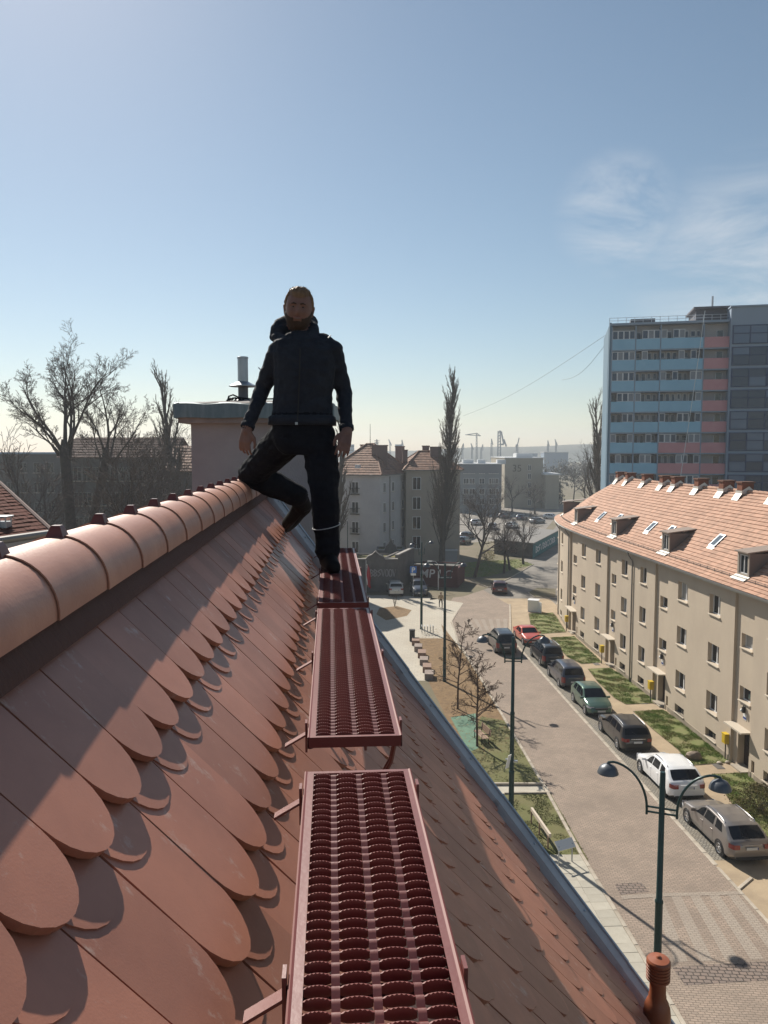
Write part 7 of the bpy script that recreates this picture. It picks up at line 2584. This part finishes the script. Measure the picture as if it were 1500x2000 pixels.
def head_r(a, e):
    """direction: a round the head (0 = face), e up; gives the point relative to the centre"""
    d = Vector((math.sin(a) * math.cos(e), -math.cos(a) * math.cos(e), math.sin(e)))
    d = d / (abs(d.x) ** 2.5 + abs(d.y) ** 2.5 + abs(d.z) ** 2.5) ** (1 / 2.5)
    low = max(0, -d.z)
    rx, ry, rz = .0775 - .010 * low, .097 - .006 * low, .122
    p = Vector((d.x * rx, d.y * ry, d.z * rz))
    if d.y < 0:
        f = -d.y
        g_ = lambda x, z, sx, sz: math.exp(-((p.x - x) / sx) ** 2 - ((p.z - z) / sz) ** 2)
        p.y -= .019 * g_(0, -.022, .011, .020) * f + .010 * g_(0, .002, .009, .022) * f          # nose
        p.y -= .008 * g_(.028, .030, .024, .008) + .008 * g_(-.028, .030, .024, .008)            # brows
        p.y += .010 * (g_(.030, .012, .015, .010) + g_(-.030, .012, .015, .010))                # eye sockets
        p.y -= .006 * (g_(.042, -.018, .018, .016) + g_(-.042, -.018, .018, .016))              # cheeks
        p.y += .004 * g_(0, -.045, .02, .005)
        p.y -= .006 * g_(0, -.058, .022, .007) + .010 * g_(0, -.092, .026, .018)                 # lip, chin
    return p * 1.07


n0 = len(src.v)
rows = []
for i in range(41):
    e = -PI / 2 + PI * i / 40
    rows.append([HC + HR @ head_r(2 * PI * k / 56, e) for k in range(56)])
src.grid(rows, closed=True)
tags.extend([SK] * (len(src.v) - n0))
for sgn in (-1, 1):                                # ears
    c = HC + HR @ Vector((sgn * .084, .012, -.004))
    capsule(src, tags, c + HR @ Vector((sgn * .006, 0, .026)), c + HR @ Vector((0, -.002, -.026)), .013, .010, SK)
    capsule(src, tags, c + HR @ Vector((sgn * .010, .012, .022)), c + HR @ Vector((sgn * .003, .008, -.02)), .009, .007, SK)


def hand(wr, pc, side, palm_n, curl, scale=1.0):
    """wr wrist, pc palm centre; side points to the thumb"""
    f = (pc - wr).normalized()
    s = (side - f * side.dot(f)).normalized()
    n = f.cross(s)
    if n.dot(palm_n) < 0: n = -n
    P0 = wr
    for q in (-.5, 0, .5):
        capsule(src, tags, P0 + s * q * .030, pc + f * .028 + s * q * .056, .021, .017, SK, 10)
    capsule(src, tags, wr - f * .004, wr + f * .02, .029, .030, SK)
    lens = (.072, .080, .075, .060)
    for i in range(4):
        b_ = pc + f * .040 + s * (.032 - .0215 * i)
        l = lens[i] * scale
        d = (f * 1.0 + s * (.13 - .09 * i)).normalized()
        ang = 0
        cur = b_
        for j, fr in enumerate((.44, .32, .24)):
            ang += curl * (.6 + .25 * j + .12 * i)
            dd = d * math.cos(ang) + n * math.sin(ang)
            nx = cur + dd * l * fr
            capsule(src, tags, cur, nx, .0098 - .0010 * j, .0092 - .0012 * j, SK, 10)
            cur = nx
    tb = wr + f * .030 + s * .026
    t1 = tb + (f * .75 + s * .75 + n * .25).normalized() * .042
    t2 = t1 + (f * 1.0 + s * .25 + n * .25).normalized() * .034
    t3 = t2 + (f * 1.0 - s * .10 + n * .2).normalized() * .027
    capsule(src, tags, tb, t1, .016, .0125, SK, 10); capsule(src, tags, t1, t2, .0122, .0105, SK, 10); capsule(src, tags, t2, t3, .0105, .008, SK, 10)


hand(A_(483, 837, 4.94), A_(480, 855, 4.93), (X_ - Y_ * .35), X_ * .6 + Y_, .42)
hand(A_(678, 841, 4.92), A_(674, 860, 4.88), (-X_ - Y_ * .35), -X_ * .6 + Y_, .36)
body = skin_body('body', src, tags, [M_JACKET, M_TROUSER, M_SKIN, M_BOOT], man, .0052, .0065)

# hair cap, beard, eyes, mouth
def shell(name, test, off, m, jit=0.0, na=90, ne=64):
    mb = MB()
    idx = {}
    for i in range(ne + 1):
        e = -PI / 2 + PI * i / ne
        for k in range(na):
            a = -PI + 2 * PI * k / na
            w = test(a, e)
            if w <= 0: continue
            p = head_r(a, e)
            d = p.normalized()
            j = jit * noise.noise(Vector((p.x * 90, p.y * 90, p.z * 60)))
            idx[(i, k)] = len(mb.v)
            mb.v.append(HC + HR @ (p + d * (off * min(1, w) - .003 + j * min(1, w))))
    for i in range(ne):
        for k in range(na):
            ks = [(i, k), (i, (k + 1) % na), (i + 1, (k + 1) % na), (i + 1, k)]
            if all(q in idx for q in ks):
                mb.f.append(tuple(idx[q] for q in ks)); mb.m.append(0)
    return mb.build(name, m, man, smooth=True)


def t_hair(a, e):
    line = .60 - .10 * math.cos(a * 2) if abs(a) < 1.0 else (.60 - .10 * math.cos(2.0)) - (abs(a) - 1.0) * 1.15
    line = max(line, -.35)
    if 1.25 < abs(a) < 1.75: line = max(line, .05)
    return min(1, (e - line) * 4.5 + .15)


def t_beard(a, e):
    p = head_r(a, e)
    aa = abs(a)
    if aa > 1.55: return 0
    up = -.30 - .12 * math.cos(aa * 2) if aa < .9 else -.27 + (aa - .9) * .62
    w = min(1, (up - e) * 6 + .1 + .25 * noise.noise(Vector((a * 9, e * 9, 1))))
    if aa < .34 and -.50 < e < -.375: w = -1          # mouth
    if e < -1.25: w = min(w, (e + 1.45) * 5)
    return w


shell('hair', t_hair, .017, M_HAIR, .006)
shell('beard', t_beard, .0095, M_BEARD, .005)
mb = MB()
for q in range(60):                                # short tufts standing up from the hair
    a = rng.uniform(-2.2, 2.2); e = rng.uniform(.75, 1.3)
    p = HC + HR @ (head_r(a, e) * 1.09)
    d = (HR @ Vector((rng.uniform(-.5, .3), -.35, 1))).normalized()
    s = (HR @ Vector((1, .3, 0))) * .004
    mb.add([p - s, p + s, p + d * rng.uniform(.006, .014) + Vector((rng.gauss(0, .004), 0, 0))], [(0, 1, 2)])
mb.build('hair_tufts', M_HAIR, man)
for sgn in (-1, 1):
    c = HC + HR @ Vector((sgn * .030, -.0895, .012))
    mb = MB()
    rows = []
    for i in range(7):
        la = -PI / 2 + PI * i / 6
        rows.append([c + HR @ Vector((.013 * math.cos(la) * math.cos(t), .008 * math.cos(la) * math.sin(t), .0036 * math.sin(la))) for t in np.linspace(0, 2 * PI, 13)[:-1]])
    mb.grid(rows, closed=True); ey = mb.build('eye', M_EYE, man, smooth=True)
    mb = MB(); mb.cbox(c + HR @ Vector((0, -.0072, 0)), HR @ Vector((.0045, 0, 0)), HR @ Vector((0, .002, 0)), HR @ Vector((0, 0, .004))); mb.build('iris', M_DARK, ey)
    mb = MB(); b0 = HC + HR @ Vector((sgn * .012, -.105, .029)); b1 = HC + HR @ Vector((sgn * .030, -.105, .034)); b2 = HC + HR @ Vector((sgn * .047, -.090, .028))
    mb.tube([b0, b1, b2], [.0045, .005, .003], 6); mb.build('eyebrow', M_BEARD, man, smooth=True)
mb = MB()
mb.tube([HC + HR @ Vector((x, -.101 - .006 * (1 - (x / .03) ** 2), -.055 + 4 * x * x)) for x in np.linspace(-.024, .024, 7)], .0042, 6)
mb.build('lips', mat('lips', (0.25, 0.10, 0.085), rough=.5), man, smooth=True)
mb = MB()
mb.tube([HC + HR @ Vector((x, -.107 - .004 * (1 - (x / .03) ** 2), -.058 + 3 * x * x)) for x in np.linspace(-.015, .015, 5)], .0028, 5)
mb.build('teeth', mat('teeth', (.14, .12, .11), rough=.4), man)
# jacket hem band, cuffs, zip, button, reflective stripes
def band(name, rings, m, n=28):
    mb = MB(); s2, t2 = MB(), []
    ring_loft(s2, t2, rings, 0, n)
    s2.f = s2.f[:-2]; s2.m = s2.m[:-2]
    return s2.build(name, m, man, smooth=True)


band('jacket_hem', [torso_ring(590, 812, 58, .137), torso_ring(590, 815, 62, .148), torso_ring(590, 822, 63, .150), torso_ring(590, 830, 62.5, .149), torso_ring(590, 831, 56, .13)], M_JACKET)
mb = MB(); mb.cbox(A_(579, 827, 4.835), X_ * .008, Y_ * .004, Z_ * .008); mb.build('belt_button', M_GALV, man)
mb = MB(); mb.tube([A_(586, 668, 4.888), A_(586, 690, 4.862), A_(585, 730, 4.850), A_(583, 780, 4.860), A_(581, 822, 4.842)], .004, 6); mb.build('zip', M_BLACK, man)
def ring_at(p, ax, r, h, name, m):
    q = ax.normalized().to_track_quat('Z', 'Y').to_matrix().to_4x4()
    mb = MB(); mb.lathe([(r, -h), (r + .003, -h * .8), (r + .003, h * .8), (r, h)], 22, Matrix.Translation(p) @ q, cap=False); mb.build(name, m, man, smooth=True)
ring_at(wrL, wrL - elL, .042, .016, 'cuff', M_JACKET); ring_at(wrR, wrR - elR, .044, .016, 'cuff', M_JACKET)
M_REFL = mat('reflective_tape', (0.36, 0.38, 0.40), rough=.5)
ring_at(kneeR.lerp(ankR, .55), ankR - kneeR + Vector((.05, 0, .02)), .0905, .0028, 'reflective_stripe', M_REFL)
mb = MB(); mb.tube([A_(646, 655, 4.96), A_(641, 660, 4.94)], .004, 5); mb.tube([A_(505, 718, 4.96), A_(509, 722, 4.94)], .004, 5); mb.build('shoulder_piping', M_REFL, man)
for (h_, t_) in ((hl, toe), (heel2, toe2)):
    mb = MB(); d = t_ - h_
    up = Z_ if h_ is hl else (Z_ * .8 + Vector((-.4, 0, .2))).normalized()
    s = d.cross(up).normalized()
    pts = []
    for (f, w) in ((-.16, .030), (0, .040), (.4, .036), (.75, .046), (1.0, .042), (1.2, .022)):
        pts.append((f, w))
    out = [(f, w) for f, w in pts] + [(f, -w) for f, w in pts[::-1]]
    mb.prism(out, lambda a, b_, h: h_ + d * a + s * b_ - up * (.050 - h), 0, .022); mb.build('boot_sole', M_BLACK, man)

# ---- pedestrian far down the street
q = gp(861, 1187)
ped = thing('person', 'pedestrian in a light top and dark trousers walking across the junction', 'person', q)
src2, tg2 = MB(), []
s_ = .98
def V(x, y, z): return q + Vector((x, y, z)) * s_
capsule(src2, tg2, V(-.1, 0, .92), V(-.16, .22, .5), .09, .065, 1); capsule(src2, tg2, V(-.16, .22, .5), V(-.14, .36, .1), .06, .045, 1)
capsule(src2, tg2, V(.1, 0, .92), V(.14, -.16, .5), .09, .065, 1); capsule(src2, tg2, V(.14, -.16, .5), V(.13, -.18, .08), .06, .045, 1)
capsule(src2, tg2, V(.13, -.16, .05), V(.13, -.32, .045), .05, .04, 3); capsule(src2, tg2, V(-.14, .36, .09), V(-.14, .24, .04), .05, .04, 3)
ring_loft(src2, tg2, [(V(0, 0, .85), X_ * .17, Y_ * .12), (V(0, 0, 1.05), X_ * .18, Y_ * .125), (V(0, 0, 1.3), X_ * .21, Y_ * .13), (V(0, 0, 1.45), X_ * .19, Y_ * .10), (V(0, 0, 1.52), X_ * .07, Y_ * .06)], 0)
for sg, dy in ((-1, -.15), (1, .15)):
    capsule(src2, tg2, V(sg * .22, 0, 1.42), V(sg * .28, -dy * .5, 1.15), .055, .045, 0); capsule(src2, tg2, V(sg * .28, -dy * .5, 1.15), V(sg * .26, -dy * 1.6, .95), .042, .035, 0)
    capsule(src2, tg2, V(sg * .26, -dy * 1.6, .93), V(sg * .255, -dy * 1.8, .84), .035, .03, 2)
capsule(src2, tg2, V(0, 0, 1.48), V(0, -.01, 1.6), .055, .055, 2); capsule(src2, tg2, V(0, -.01, 1.64), V(0, -.02, 1.72), .085, .08, 2)
skin_body('body', src2, tg2, [mat('tan_top', (0.36, 0.27, 0.17), rough=.9), mat('dark_trousers', (0.015, 0.016, 0.02), rough=.9), M_SKIN, M_BOOT], ped, .016, .004, 3)
mb = MB(); mb.lathe([(.02, .10), (.07, .075), (.09, .02), (.092, -.03), (.085, -.06)], 14, Matrix.Translation(V(0, .01, 1.70))); mb.build('hair', M_HAIR, ped, smooth=True)
